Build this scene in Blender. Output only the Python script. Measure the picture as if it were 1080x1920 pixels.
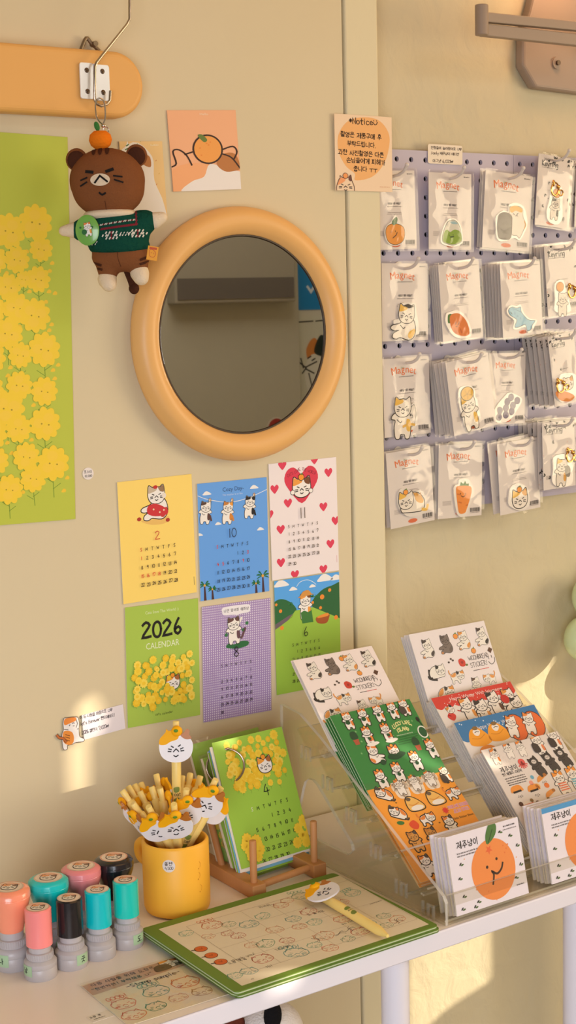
import bpy, bmesh, math, random
from math import sin, cos, pi, radians
from mathutils import Vector as V, Matrix, noise
from mathutils.geometry import tessellate_polygon
from mathutils.bvhtree import BVHTree

for _o in list(bpy.data.objects):
    bpy.data.objects.remove(_o)
C = bpy.context.scene.collection
scene = bpy.context.scene
random.seed(7)

# ------------------------------------------------------------------ camera
CAM = V((-1.0864, -1.5756, 1.4153))
YAW, PITCH, ROLL, FOC = 0.59911, 0.13854, -0.025407, 2800.0
def _basis():
    f = V((sin(YAW) * cos(PITCH), cos(YAW) * cos(PITCH), -sin(PITCH)))
    r = V((cos(YAW), -sin(YAW), 0)); u = r.cross(f)
    return cos(ROLL) * r + sin(ROLL) * u, -sin(ROLL) * r + cos(ROLL) * u, f
CR, CU, CF = _basis()
cd = bpy.data.cameras.new('camera'); cam = bpy.data.objects.new('camera', cd); C.objects.link(cam)
cd.sensor_fit = 'VERTICAL'; cd.sensor_height = 36.0; cd.lens = FOC / 1920 * 36.0
cd.clip_start = 0.02; cd.clip_end = 50
M3 = Matrix((CR, CU, -CF)).transposed()
cam.matrix_world = Matrix.Translation(CAM) @ M3.to_4x4()
scene.camera = cam

# ------------------------------------------------------------------ world, lamps, exposure
scene.view_settings.view_transform = 'Standard'
scene.view_settings.look = 'None'
scene.view_settings.gamma = 1.0
scene.view_settings.use_curve_mapping = False
scene.view_settings.exposure = 0.0
w = bpy.data.worlds.new('world'); scene.world = w; w.use_nodes = True
w.node_tree.nodes['Background'].inputs[0].default_value = (0.75, 0.80, 0.90, 1)
w.node_tree.nodes['Background'].inputs[1].default_value = 0.25

def lamp(name, kind, loc, target, power, col, size=None, size_y=None):
    d = bpy.data.lights.new(name, kind); d.energy = power; d.color = col
    o = bpy.data.objects.new(name, d); C.objects.link(o); o.location = loc
    if target is not None:
        o.rotation_euler = (V(target) - V(loc)).to_track_quat('-Z', 'Y').to_euler()
    if kind == 'AREA':
        d.shape = 'RECTANGLE'; d.size = size; d.size_y = size_y or size
    elif size is not None and kind in ('POINT', 'SPOT'):
        d.shadow_soft_size = size
    return o
# daylight from the shop window, in front of the wall and to the right
l1 = lamp('window_daylight', 'AREA', (2.45, -1.75, 1.35), (0.0, 0.0, 0.85), 20.5, (1.0, 0.82, 0.55), 1.3, 1.2)
# daylight from the open shop front at the left, behind the camera
l2 = lamp('doorway_daylight', 'AREA', (-1.9, -2.5, 1.0), (0.0, 0.0, 0.62), 14.6, (0.88, 0.91, 1.0), 1.4, 1.4)
l2.data.spread = radians(95); l1.data.spread = radians(130)
# added fills, no fixtures: warm wall wash, white one brightening the back wall
lamp('ceiling_fill', 'AREA', (0.2, -1.0, 2.6), (0.2, -0.6, 0.0), 4.8, (1.0, 0.50, 0.15), 1.6, 0.8)
lamp('back_wall_fill', 'AREA', (1.3, -2.6, 2.70), (1.3, -2.7, 0.0), 25, (1.0, 0.97, 0.95), 1.6, 1.0)
# low sun, masked by openings shaped into the unseen right wall
SUN_TO = V((0.80, -0.53, 0.30)).normalized()          # from the room towards the sun
sun = lamp('sun', 'SUN', (3, -3, 3), None, 6.0, (1.0, 0.88, 0.70))
sun.rotation_euler = (-SUN_TO).to_track_quat('-Z', 'Y').to_euler()
sun.data.angle = radians(0.25)

# ------------------------------------------------------------------ pixel to place helpers
def ray(px, py):
    return CF + CR * ((px - 540) / FOC) - CU * ((py - 960) / FOC)
def hit(px, py, p0, n):
    d = ray(px, py); n = V(n); return CAM + d * ((V(p0) - CAM).dot(n) / d.dot(n))
def onY(px, py, y=0.0): return hit(px, py, (0, y, 0), (0, 1, 0))
def onZ(px, py, z=0.74): return hit(px, py, (0, 0, z), (0, 0, 1))
def onX(px, py, x): return hit(px, py, (x, 0, 0), (1, 0, 0))
def depth(p): return (V(p) - CAM).dot(CF)
def pxm(p): return FOC / depth(p)                      # picture pixels per metre at p

# ------------------------------------------------------------------ materials
def lin(c):
    c = c / 255.0
    return c / 12.92 if c <= 0.04045 else ((c + 0.055) / 1.055) ** 2.4
def rgb(h):
    h = h.lstrip('#'); return tuple(lin(int(h[i:i + 2], 16)) for i in (0, 2, 4)) + (1,)
_mats = {}
def mat(name, col, rough=0.6, metal=0.0, spec=0.4, bump=0.0, bscale=60, var=0.0, vscale=8, coat=0.0, sss=0.0):
    if name in _mats: return _mats[name]
    m = bpy.data.materials.new(name); m.use_nodes = True; nt = m.node_tree; b = nt.nodes['Principled BSDF']
    b.inputs['Base Color'].default_value = rgb(col); b.inputs['Roughness'].default_value = rough
    b.inputs['Metallic'].default_value = metal; b.inputs['Specular IOR Level'].default_value = spec
    b.inputs['Coat Weight'].default_value = coat
    if sss:
        b.inputs['Subsurface Weight'].default_value = sss; b.inputs['Subsurface Scale'].default_value = 0.004
    if var or bump:
        tc = nt.nodes.new('ShaderNodeTexCoord')
    if var:
        n = nt.nodes.new('ShaderNodeTexNoise'); n.inputs['Scale'].default_value = vscale; n.inputs['Detail'].default_value = 4
        nt.links.new(tc.outputs['Object'], n.inputs['Vector'])
        mx = nt.nodes.new('ShaderNodeMix'); mx.data_type = 'RGBA'; a = rgb(col)
        mx.inputs[6].default_value = tuple(min(1, x * (1 - var)) for x in a[:3]) + (1,)
        mx.inputs[7].default_value = tuple(min(1, x * (1 + var)) for x in a[:3]) + (1,)
        nt.links.new(n.outputs['Fac'], mx.inputs[0]); nt.links.new(mx.outputs[2], b.inputs['Base Color'])
    if bump:
        n2 = nt.nodes.new('ShaderNodeTexNoise'); n2.inputs['Scale'].default_value = bscale; n2.inputs['Detail'].default_value = 5
        nt.links.new(tc.outputs['Object'], n2.inputs['Vector'])
        bp = nt.nodes.new('ShaderNodeBump'); bp.inputs['Strength'].default_value = bump; bp.inputs['Distance'].default_value = 0.004
        nt.links.new(n2.outputs['Fac'], bp.inputs['Height']); nt.links.new(bp.outputs['Normal'], b.inputs['Normal'])
    _mats[name] = m; return m
def ink(col, rough=0.55):
    return mat('print_' + col.lstrip('#'), col, rough, spec=0.35)
def clear(name, tint='#ffffff', gloss=1.0, rough=0.05, bump=0.0, bscale=20, haze=0.0, ior=1.45):
    """thin clear plastic: see-through with a Fresnel reflection and a little haze"""
    if name in _mats: return _mats[name]
    m = bpy.data.materials.new(name); m.use_nodes = True; nt = m.node_tree; nt.nodes.clear()
    out = nt.nodes.new('ShaderNodeOutputMaterial'); tr = nt.nodes.new('ShaderNodeBsdfTransparent'); gl = nt.nodes.new('ShaderNodeBsdfGlossy')
    tr.inputs[0].default_value = rgb(tint); gl.inputs['Roughness'].default_value = rough
    fr = nt.nodes.new('ShaderNodeLayerWeight'); fr.inputs['Blend'].default_value = .5
    pw_ = nt.nodes.new('ShaderNodeMath'); pw_.operation = 'POWER'; pw_.inputs[1].default_value = 4.0; nt.links.new(fr.outputs['Facing'], pw_.inputs[0])
    mu = nt.nodes.new('ShaderNodeMath'); mu.operation = 'MULTIPLY_ADD'; mu.inputs[1].default_value = .55 * gloss; mu.inputs[2].default_value = .045 * gloss; nt.links.new(pw_.outputs[0], mu.inputs[0])
    mx = nt.nodes.new('ShaderNodeMixShader'); nt.links.new(mu.outputs[0], mx.inputs[0])
    nt.links.new(tr.outputs[0], mx.inputs[1]); nt.links.new(gl.outputs[0], mx.inputs[2]); last = mx
    if haze:
        df = nt.nodes.new('ShaderNodeBsdfDiffuse'); df.inputs[0].default_value = rgb('#f4efe6')
        m2 = nt.nodes.new('ShaderNodeMixShader'); m2.inputs[0].default_value = haze
        nt.links.new(mx.outputs[0], m2.inputs[1]); nt.links.new(df.outputs[0], m2.inputs[2]); last = m2
    if bump:
        tc = nt.nodes.new('ShaderNodeTexCoord'); n2 = nt.nodes.new('ShaderNodeTexNoise'); n2.inputs['Scale'].default_value = bscale
        n2.inputs['Detail'].default_value = 1.0; n2.inputs['Distortion'].default_value = .6
        nt.links.new(tc.outputs['Object'], n2.inputs['Vector']); bp = nt.nodes.new('ShaderNodeBump')
        bp.inputs['Strength'].default_value = bump; bp.inputs['Distance'].default_value = 0.01
        nt.links.new(n2.outputs['Fac'], bp.inputs['Height'])
        for nd in (gl, fr): nt.links.new(bp.outputs['Normal'], nd.inputs['Normal'])
    nt.links.new(last.outputs[0], out.inputs[0]); _mats[name] = m; return m

# ------------------------------------------------------------------ objects
def tag(o, label=None, category=None, group=None, kind=None):
    for k, v in (('label', label), ('category', category), ('group', group), ('kind', kind)):
        if v: o[k] = v
    return o
def thing(name, M, label, cat, group=None):
    o = bpy.data.objects.new(name, None); o.empty_display_size = 0.02; C.objects.link(o)
    o.matrix_world = M if isinstance(M, Matrix) else Matrix.Translation(V(M))
    return tag(o, label, cat, group)
def kids(o): return [c for c in C.objects if c.parent == o]
def dup(o, M, label=None, group=None, parent=None):
    c = o.copy(); C.objects.link(c)
    if parent is None:
        c.matrix_world = M
        if label: c['label'] = label
        if group: c['group'] = group
    else:
        c.parent = parent; c.matrix_parent_inverse = Matrix(); c.matrix_basis = o.matrix_basis.copy()
    for k in o.children: dup(k, None, parent=c)
    return c

class MB:
    """collects shapes into one mesh"""
    def __init__(s): s.v = []; s.f = []; s.fm = []; s.sm = []; s.mats = []
    def mi(s, m):
        if m not in s.mats: s.mats.append(m)
        return s.mats.index(m)
    def add(s, vs, fs, m, smooth=False, M=None):
        k = len(s.v); i = s.mi(m)
        s.v += [tuple(M @ V(p)) if M else tuple(p) for p in vs]
        for f in fs: s.f.append([k + a for a in f]); s.fm.append(i); s.sm.append(smooth)
        return s
    def box(s, c, d, m, M=None):
        x, y, z = (a / 2 for a in d); c = V(c)
        vs = [c + V((i * x, j * y, k * z)) for i in (-1, 1) for j in (-1, 1) for k in (-1, 1)]
        return s.add(vs, [(0, 1, 3, 2), (4, 6, 7, 5), (0, 4, 5, 1), (2, 3, 7, 6), (0, 2, 6, 4), (1, 5, 7, 3)], m, M=M)
    def lathe(s, prof, m, n=32, M=None, smooth=True):
        vs = []; fs = []; rings = []
        for r, z in prof:
            if r < 1e-7: rings.append([len(vs)]); vs.append((0, 0, z))
            else:
                rings.append(list(range(len(vs), len(vs) + n)))
                vs += [(r * cos(2 * pi * i / n), r * sin(2 * pi * i / n), z) for i in range(n)]
        for a, b in zip(rings, rings[1:]):
            for i in range(n):
                j = (i + 1) % n
                if len(a) == 1 and len(b) == 1: break
                if len(a) == 1: fs.append((a[0], b[j], b[i]))
                elif len(b) == 1: fs.append((a[i], a[j], b[0]))
                else: fs.append((a[i], a[j], b[j], b[i]))
        return s.add(vs, fs, m, smooth, M)
    def cyl(s, r, z0, z1, m, n=24, M=None, r2=None):
        r2 = r if r2 is None else r2
        return s.lathe([(0, z0), (r, z0), (r2, z1), (0, z1)], m, n, M)
    def rod(s, a, b, r, m, n=14, r2=None):
        a = V(a); b = V(b); d = b - a
        return s.cyl(r, 0, d.length, m, n, Matrix.Translation(a) @ d.to_track_quat('Z', 'Y').to_matrix().to_4x4(), r2)
    def prism(s, pts, z0, z1, m, M=None, smooth=False):
        n = len(pts); ar = sum(pts[i][0] * pts[(i + 1) % n][1] - pts[(i + 1) % n][0] * pts[i][1] for i in range(n))
        if ar < 0: pts = pts[::-1]
        vs = [(x, y, z0) for x, y in pts] + [(x, y, z1) for x, y in pts]
        s.add(vs, [tuple(range(n - 1, -1, -1)), tuple(range(n, 2 * n))], m, False, M)
        k = len(s.v) - 2 * n; i = s.mi(m)
        for a in range(n):
            b = (a + 1) % n; s.f.append([k + a, k + b, k + n + b, k + n + a]); s.fm.append(i); s.sm.append(smooth)
        return s
    def tube(s, pts, r, m, n=10, closed=False):
        pts = [V(p) for p in pts]; k = len(pts); vs = []; fs = []
        rr = r if isinstance(r, (list, tuple)) else [r] * k
        up = None
        for i, p in enumerate(pts):
            t = (pts[(i + 1) % k] - pts[i - 1]) if closed else (pts[min(i + 1, k - 1)] - pts[max(i - 1, 0)])
            t.normalize()
            if up is None: up = t.orthogonal().normalized()
            up = (up - t * up.dot(t)).normalized(); sd = t.cross(up)
            vs += [p + (up * cos(2 * pi * j / n) + sd * sin(2 * pi * j / n)) * rr[i] for j in range(n)]
        for i in range(k if closed else k - 1):
            a = i * n; b = ((i + 1) % k) * n
            for j in range(n): fs.append((a + j, a + (j + 1) % n, b + (j + 1) % n, b + j))
        if not closed: fs += [tuple(range(n - 1, -1, -1)), tuple(range((k - 1) * n, k * n))]
        return s.add(vs, fs, m, True)
    def ell(s, c, r, m, n=24, M=None):
        k = n // 2; prof = [(sin(pi * i / k), -cos(pi * i / k)) for i in range(k + 1)]
        T = Matrix.Translation(V(c)) @ Matrix.Diagonal((r[0], r[1], r[2], 1))
        prof = [(0 if i in (0, k) else p[0], p[1]) for i, p in enumerate(prof)]
        return s.lathe(prof, m, n, (M @ T) if M else T)
    def art(s, art, sx=1.0, sy=None, z=0.0, step=None, M=None):
        sy = sy or sx; step = step or art.step
        for pts, m, L in art.out():
            q = [(x * sx - art.w * sx / 2, art.h * sy / 2 - y * sy) for x, y in pts]
            n = len(q); ar = sum(q[i][0] * q[(i + 1) % n][1] - q[(i + 1) % n][0] * q[i][1] for i in range(n))
            if ar < 0: q = q[::-1]
            s.add([(x, y, z + step * L) for x, y in q], [tuple(range(n))], m, False, M)
        return s
    def mesh(s, name):
        me = bpy.data.meshes.new(name); me.from_pydata([tuple(p) for p in s.v], [], s.f)
        for m in s.mats: me.materials.append(m)
        me.polygons.foreach_set('material_index', s.fm); me.polygons.foreach_set('use_smooth', s.sm)
        me.update()
        if any(s.sm): me.set_sharp_from_angle(angle=radians(42))
        return me
    def build(s, name, parent=None, M=None, bevel=0.0, seg=2, **tags):
        o = bpy.data.objects.new(name, s.mesh(name)); C.objects.link(o)
        if parent is not None: o.parent = parent
        if M is not None: o.matrix_basis = M
        if bevel:
            b = o.modifiers.new('bevel', 'BEVEL'); b.width = bevel; b.segments = seg; b.limit_method = 'ANGLE'; b.angle_limit = radians(40)
        return tag(o, **tags)

def smooth_closed(p, n=5):
    k = len(p); out = []
    for i in range(k):
        a, b, c, d = p[i - 1], p[i], p[(i + 1) % k], p[(i + 2) % k]
        for j in range(n):
            t = j / n
            out.append(tuple(0.5 * (2 * b[q] + (c[q] - a[q]) * t + (2 * a[q] - 5 * b[q] + 4 * c[q] - d[q]) * t * t + (3 * b[q] - a[q] - 3 * c[q] + d[q]) * t ** 3) for q in range(len(b))))
    return out
def smooth_open(p, n=5):
    if len(p) < 3: return list(p)
    q = [p[0]] + list(p) + [p[-1]]; out = []
    for i in range(1, len(q) - 2):
        a, b, c, d = q[i - 1], q[i], q[i + 1], q[i + 2]
        for j in range(n):
            t = j / n
            out.append(tuple(0.5 * (2 * b[k] + (c[k] - a[k]) * t + (2 * a[k] - 5 * b[k] + 4 * c[k] - d[k]) * t * t + (3 * b[k] - a[k] - 3 * c[k] + d[k]) * t ** 3) for k in range(len(b))))
    return out + [tuple(p[-1])]

_txt = {}
def text_polys(s):
    """flat polygons of a line of type: unit height, starting at x = 0, y up"""
    if s in _txt: return _txt[s]
    cu = bpy.data.curves.new('type', 'FONT'); cu.body = s; cu.resolution_u = 2
    o = bpy.data.objects.new('type', cu); C.objects.link(o)
    dg = bpy.context.evaluated_depsgraph_get(); dg.update(); ev = o.evaluated_get(dg); me = ev.to_mesh()
    pl = [[(me.vertices[i].co.x, me.vertices[i].co.y) for i in p.vertices] for p in me.polygons]
    ev.to_mesh_clear(); bpy.data.objects.remove(o); bpy.data.curves.remove(cu)
    wd = max((x for p in pl for x, y in p), default=0.0)
    _txt[s] = (pl, wd); return _txt[s]

# strokes of a hand lettered alphabet, unit box, y down
def _circ(cx, cy, rx, ry, n=10, a0=0): return [(cx + rx * cos(a0 + 2 * pi * i / n), cy + ry * sin(a0 + 2 * pi * i / n)) for i in range(n + 1)]
HAND = {
 '0': [_circ(.5, .5, .38, .5)], '1': [[(.5, 0), (.5, 1)]], '2': [[(.12, .2), (.45, 0), (.8, .22), (.45, .6), (.1, .98), (.9, .95)]],
 '3': [[(.15, .08), (.6, .02), (.78, .25), (.4, .45), (.82, .68), (.6, .96), (.12, .9)]], '4': [[(.55, 0), (.12, .6), (.9, .58)], [(.65, .3), (.62, 1)]],
 '5': [[(.8, .03), (.25, .05), (.2, .45), (.65, .42), (.85, .7), (.55, .98), (.15, .9)]], '6': [[(.6, 0), (.25, .45), (.2, .8), (.5, 1), (.8, .78), (.55, .55), (.22, .7)]],
 '7': [[(.12, .25), (.15, .05), (.85, .05), (.45, 1)]], '8': [[(.5, .47), (.24, .24), (.5, 0), (.76, .24), (.5, .47), (.18, .74), (.5, 1), (.82, .74), (.52, .49)]],
 '9': [[(.75, .2), (.45, .02), (.2, .28), (.5, .5), (.76, .2), (.7, .6), (.6, 1)]],
 'S': [[(.8, .1), (.45, 0), (.2, .25), (.7, .6), (.65, .95), (.15, .9)]], 'M': [[(.1, 1), (.2, .1), (.5, .7), (.8, .1), (.9, 1)]],
 'T': [[(.08, .05), (.92, .03)], [(.5, .05), (.48, 1)]], 'W': [[(.05, .05), (.28, .95), (.5, .35), (.72, .95), (.95, .05)]],
 'F': [[(.8, .03), (.25, .05), (.22, 1)], [(.24, .48), (.7, .45)]], 'N': [[(.15, 1), (.15, .05), (.8, 1), (.82, 0)]],
 'O': [_circ(.5, .5, .42, .5)], 'G': [[(.82, .15), (.5, 0), (.15, .4), (.3, .95), (.8, .85), (.82, .55), (.55, .55)]], 'D': [[(.2, 0), (.2, 1), (.65, .85), (.8, .45), (.2, 0)]],
 'Y': [[(.1, 0), (.5, .5), (.9, 0)], [(.5, .5), (.45, 1)]], 'B': [[(.2, 1), (.2, 0), (.75, .2), (.2, .48), (.85, .75), (.2, 1)]], 'R': [[(.2, 1), (.2, 0), (.8, .22), (.2, .5), (.85, 1)]],
 'E': [[(.85, 0), (.2, 0), (.2, 1), (.85, 1)], [(.2, .5), (.7, .5)]], 'A': [[(.1, 1), (.5, 0), (.9, 1)], [(.25, .62), (.75, .62)]], 'I': [[(.5, 0), (.5, 1)]], 'C': [[(.85, .12), (.45, 0), (.15, .5), (.45, 1), (.85, .9)]],
 'K': [[(.2, 0), (.2, 1)], [(.8, 0), (.2, .55), (.85, 1)]], 'L': [[(.2, 0), (.2, 1), (.85, 1)]], '!': [[(.5, 0), (.45, .7)], [(.45, .92), (.45, 1)]],
 'a': [_circ(.42, .7, .32, .3, 8), [(.75, .42), (.78, 1)]], 'c': [[(.8, .5), (.4, .4), (.18, .7), (.4, 1), (.8, .92)]], 'e': [[(.18, .7), (.8, .66), (.5, .4), (.18, .7), (.45, 1), (.85, .92)]],
 'f': [[(.75, .1), (.5, 0), (.4, .3), (.38, 1.2)], [(.15, .45), (.75, .42)]], 'i': [[(.5, .4), (.5, 1)], [(.5, .12), (.5, .2)]], 'l': [[(.5, 0), (.48, 1)]], 'm': [[(.05, 1), (.08, .42), (.3, .5), (.45, 1)], [(.45, .7), (.6, .42), (.85, .5), (.9, 1)]],
 'n': [[(.2, 1), (.2, .42)], [(.2, .6), (.55, .4), (.8, .6), (.8, 1)]], 'o': [_circ(.5, .7, .34, .3, 8)], 'p': [[(.2, .42), (.2, 1.35)], _circ(.5, .7, .3, .28, 8, pi)], 'r': [[(.25, .42), (.25, 1)], [(.25, .65), (.5, .42), (.8, .45)]],
 's': [[(.75, .45), (.4, .42), (.25, .58), (.7, .78), (.6, 1), (.2, .95)]], 't': [[(.5, .05), (.48, .9), (.75, 1)], [(.15, .4), (.85, .38)]], 'v': [[(.1, .42), (.45, 1), (.85, .42)]], 'y': [[(.15, .42), (.45, .9)], [(.85, .42), (.4, 1.35)]], 'k': [[(.2, 0), (.2, 1)], [(.75, .42), (.22, .72), (.8, 1)]], 'u': [[(.15, .42), (.2, .9), (.6, 1), (.8, .42), (.82, 1)]], 'd': [_circ(.42, .7, .32, .3, 8), [(.76, 0), (.78, 1)]],
 "'": [[(.5, 0), (.4, .25)]], ',': [[(.3, .9), (.15, 1.2)]], '.': [[(.25, .93), (.3, 1)]], '~': [[(0, .6), (.3, .45), (.6, .62), (.95, .48)]], '-': [[(.1, .55), (.9, .52)]], '/': [[(.6, 0), (.3, 1)]], '"': [[(.3, 0), (.25, .3)], [(.65, 0), (.6, .3)]], '?': [[(.2, .15), (.55, 0), (.75, .3), (.45, .65)], [(.42, .92), (.42, 1)]],
 'g': [_circ(.45, .68, .3, .27, 8), [(.76, .42), (.76, 1.15), (.5, 1.38), (.2, 1.25)]], 'h': [[(.2, 0), (.2, 1)], [(.2, .62), (.55, .42), (.8, .6), (.8, 1)]], 'b': [[(.2, 0), (.2, 1)], _circ(.5, .7, .3, .28, 8)], 'w': [[(.08, .42), (.28, 1), (.5, .55), (.72, 1), (.92, .42)]], 'j': [[(.5, .42), (.5, 1.15), (.25, 1.3)], [(.5, .12), (.5, .2)]], 'z': [[(.2, .42), (.8, .42), (.2, 1), (.8, 1)]], 'H': [[(.2, 0), (.2, 1)], [(.82, 0), (.82, 1)], [(.2, .5), (.82, .48)]], 'U': [[(.15, 0), (.2, .8), (.5, 1), (.8, .8), (.85, 0)]], 'J': [[(.7, 0), (.68, .8), (.4, 1), (.15, .8)]], 'P': [[(.2, 1), (.2, 0), (.8, .2), (.7, .5), (.2, .55)]], 'V': [[(.1, 0), (.5, 1), (.9, 0)]],
 '☺': [[(.2, .25), (.22, .38)], [(.75, .22), (.77, .36)], [(.1, .6), (.4, .95), (.75, .85), (.92, .5)]], '♥': [[(.5, .95), (.1, .4), (.3, .15), (.5, .4), (.75, .12), (.92, .4), (.5, .95), (.45, .5), (.6, .5)]], '₩': [[(.05, .05), (.28, .95), (.5, .35), (.72, .95), (.95, .05)], [(0, .4), (1, .38)], [(0, .6), (1, .58)]], '✦': [[(.5, .2), (.5, .8)], [(.15, .5), (.85, .5)], [(.3, .32), (.7, .7)], [(.7, .3), (.3, .7)]], ':': [[(.4, .5), (.45, .55)], [(.4, .9), (.45, .95)]],
}
_J = {'ㄱ': [[(.1, .15), (.9, .12), (.7, .95)]], 'ㄴ': [[(.15, .1), (.15, .85), (.95, .8)]], 'ㄷ': [[(.9, .12), (.15, .15), (.15, .85), (.95, .82)]], 'ㄹ': [[(.1, .1), (.85, .08), (.8, .46), (.15, .48), (.15, .9), (.95, .88)]],
 'ㅁ': [[(.15, .12), (.15, .88), (.85, .88), (.88, .1), (.15, .12)]], 'ㅂ': [[(.15, .05), (.15, .9), (.85, .9), (.85, .05)], [(.15, .48), (.85, .48)]], 'ㅅ': [[(.5, .05), (.05, .95)], [(.42, .3), (.95, .92)]], 'ㅇ': [_circ(.5, .5, .42, .42, 9)],
 'ㅈ': [[(.08, .1), (.92, .1), (.08, .95)], [(.5, .45), (.95, .92)]], 'ㅊ': [[(.4, -.12), (.62, -.1)], [(.08, .2), (.92, .18), (.08, .98)], [(.5, .5), (.95, .95)]], 'ㅋ': [[(.1, .1), (.9, .1), (.7, .95)], [(.1, .5), (.82, .48)]], 'ㅌ': [[(.9, .1), (.15, .12), (.15, .9), (.95, .88)], [(.15, .5), (.85, .48)]],
 'ㅍ': [[(.05, .1), (.95, .08)], [(.3, .1), (.32, .9)], [(.7, .1), (.68, .9)], [(.02, .92), (.98, .9)]], 'ㅎ': [[(.4, -.1), (.62, -.1)], [(.1, .15), (.9, .13)], _circ(.5, .65, .35, .32, 8)]}
_CHO = 'ㄱ ㄱㄱ ㄴ ㄷ ㄷㄷ ㄹ ㅁ ㅂ ㅂㅂ ㅅ ㅅㅅ ㅇ ㅈ ㅈㅈ ㅊ ㅋ ㅌ ㅍ ㅎ'.split()
_JONG = '- ㄱ ㄱㄱ ㄱㅅ ㄴ ㄴㅈ ㄴㅎ ㄷ ㄹ ㄹㄱ ㄹㅁ ㄹㅂ ㄹㅅ ㄹㅌ ㄹㅍ ㄹㅎ ㅁ ㅂ ㅂㅅ ㅅ ㅅㅅ ㅇ ㅈ ㅊ ㅋ ㅌ ㅍ ㅎ'.split()
_VV = {0: [[(.4, 0), (.4, 1)], [(.4, .5), (.9, .48)]], 2: [[(.4, 0), (.4, 1)], [(.4, .36), (.9, .34)], [(.4, .64), (.9, .62)]], 4: [[(.6, 0), (.6, 1)], [(.05, .5), (.6, .48)]], 6: [[(.6, 0), (.6, 1)], [(.05, .36), (.6, .34)], [(.05, .64), (.6, .62)]],
 20: [[(.5, 0), (.5, 1)]], 1: [[(.25, 0), (.25, 1)], [(.25, .5), (.75, .48)], [(.78, 0), (.78, 1)]], 5: [[(.55, 0), (.55, 1)], [(0, .5), (.55, .48)], [(.85, 0), (.85, 1)]], 3: [[(.25, 0), (.25, 1)], [(.25, .4), (.75, .4)], [(.25, .6), (.75, .6)], [(.78, 0), (.78, 1)]], 7: [[(.55, 0), (.55, 1)], [(0, .4), (.55, .4)], [(0, .6), (.55, .6)], [(.85, 0), (.85, 1)]]}
_VH = {8: [[(0, .8), (1, .75)], [(.5, .1), (.5, .8)]], 12: [[(0, .8), (1, .75)], [(.33, .1), (.33, .8)], [(.66, .1), (.66, .8)]], 13: [[(0, .25), (1, .2)], [(.5, .25), (.48, 1)]], 17: [[(0, .25), (1, .2)], [(.33, .25), (.3, 1)], [(.66, .25), (.66, 1)]], 18: [[(0, .5), (1, .45)]]}
_VC = {9: (8, 0), 10: (8, 1), 11: (8, 20), 14: (13, 4), 15: (13, 5), 16: (13, 20), 19: (18, 20)}
def _put(st, x, y, w, h): return [[(x + a * w, y + b * h) for a, b in s] for s in st]
def _jm(j, x, y, w, h):
    o = []
    for i, c in enumerate(j): o += _put(_J[c], x + i * w / len(j), y, w / len(j), h)
    return o
def glyph(ch):
    if ch in HAND: return HAND[ch], (0.45 if ch in "1Iil.,!':;" else 0.7 if ch not in 'MW~☺♥₩' else 0.95)
    k = ord(ch) - 0xAC00
    if 0 <= k < 11172:
        c, v, j = k // 588, (k % 588) // 28, k % 28; o = []; H = 1.0 if j == 0 else .6
        if j: o += _jm(_JONG[j], .12, .66, .76, .34)
        if v in _VV: o += _jm(_CHO[c], .02, .08 * H, .55, .8 * H) + _put(_VV[v], .6, 0, .4, H)
        elif v in _VH: o += _jm(_CHO[c], .15, 0, .7, .55 * H) + _put(_VH[v], .02, .58 * H, .96, .42 * H)
        else:
            a, b = _VC[v]; o += _jm(_CHO[c], .05, 0, .5, .5 * H) + _put(_VH[a], 0, .55 * H, .6, .4 * H) + _put(_VV[b], .62, 0, .38, H)
        return o, 1.08
    if ch in 'ㅜㅠ': return _put(_VH[13 if ch == 'ㅜ' else 17], .05, .2, .8, .8), .95
    return [], 0.5

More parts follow.
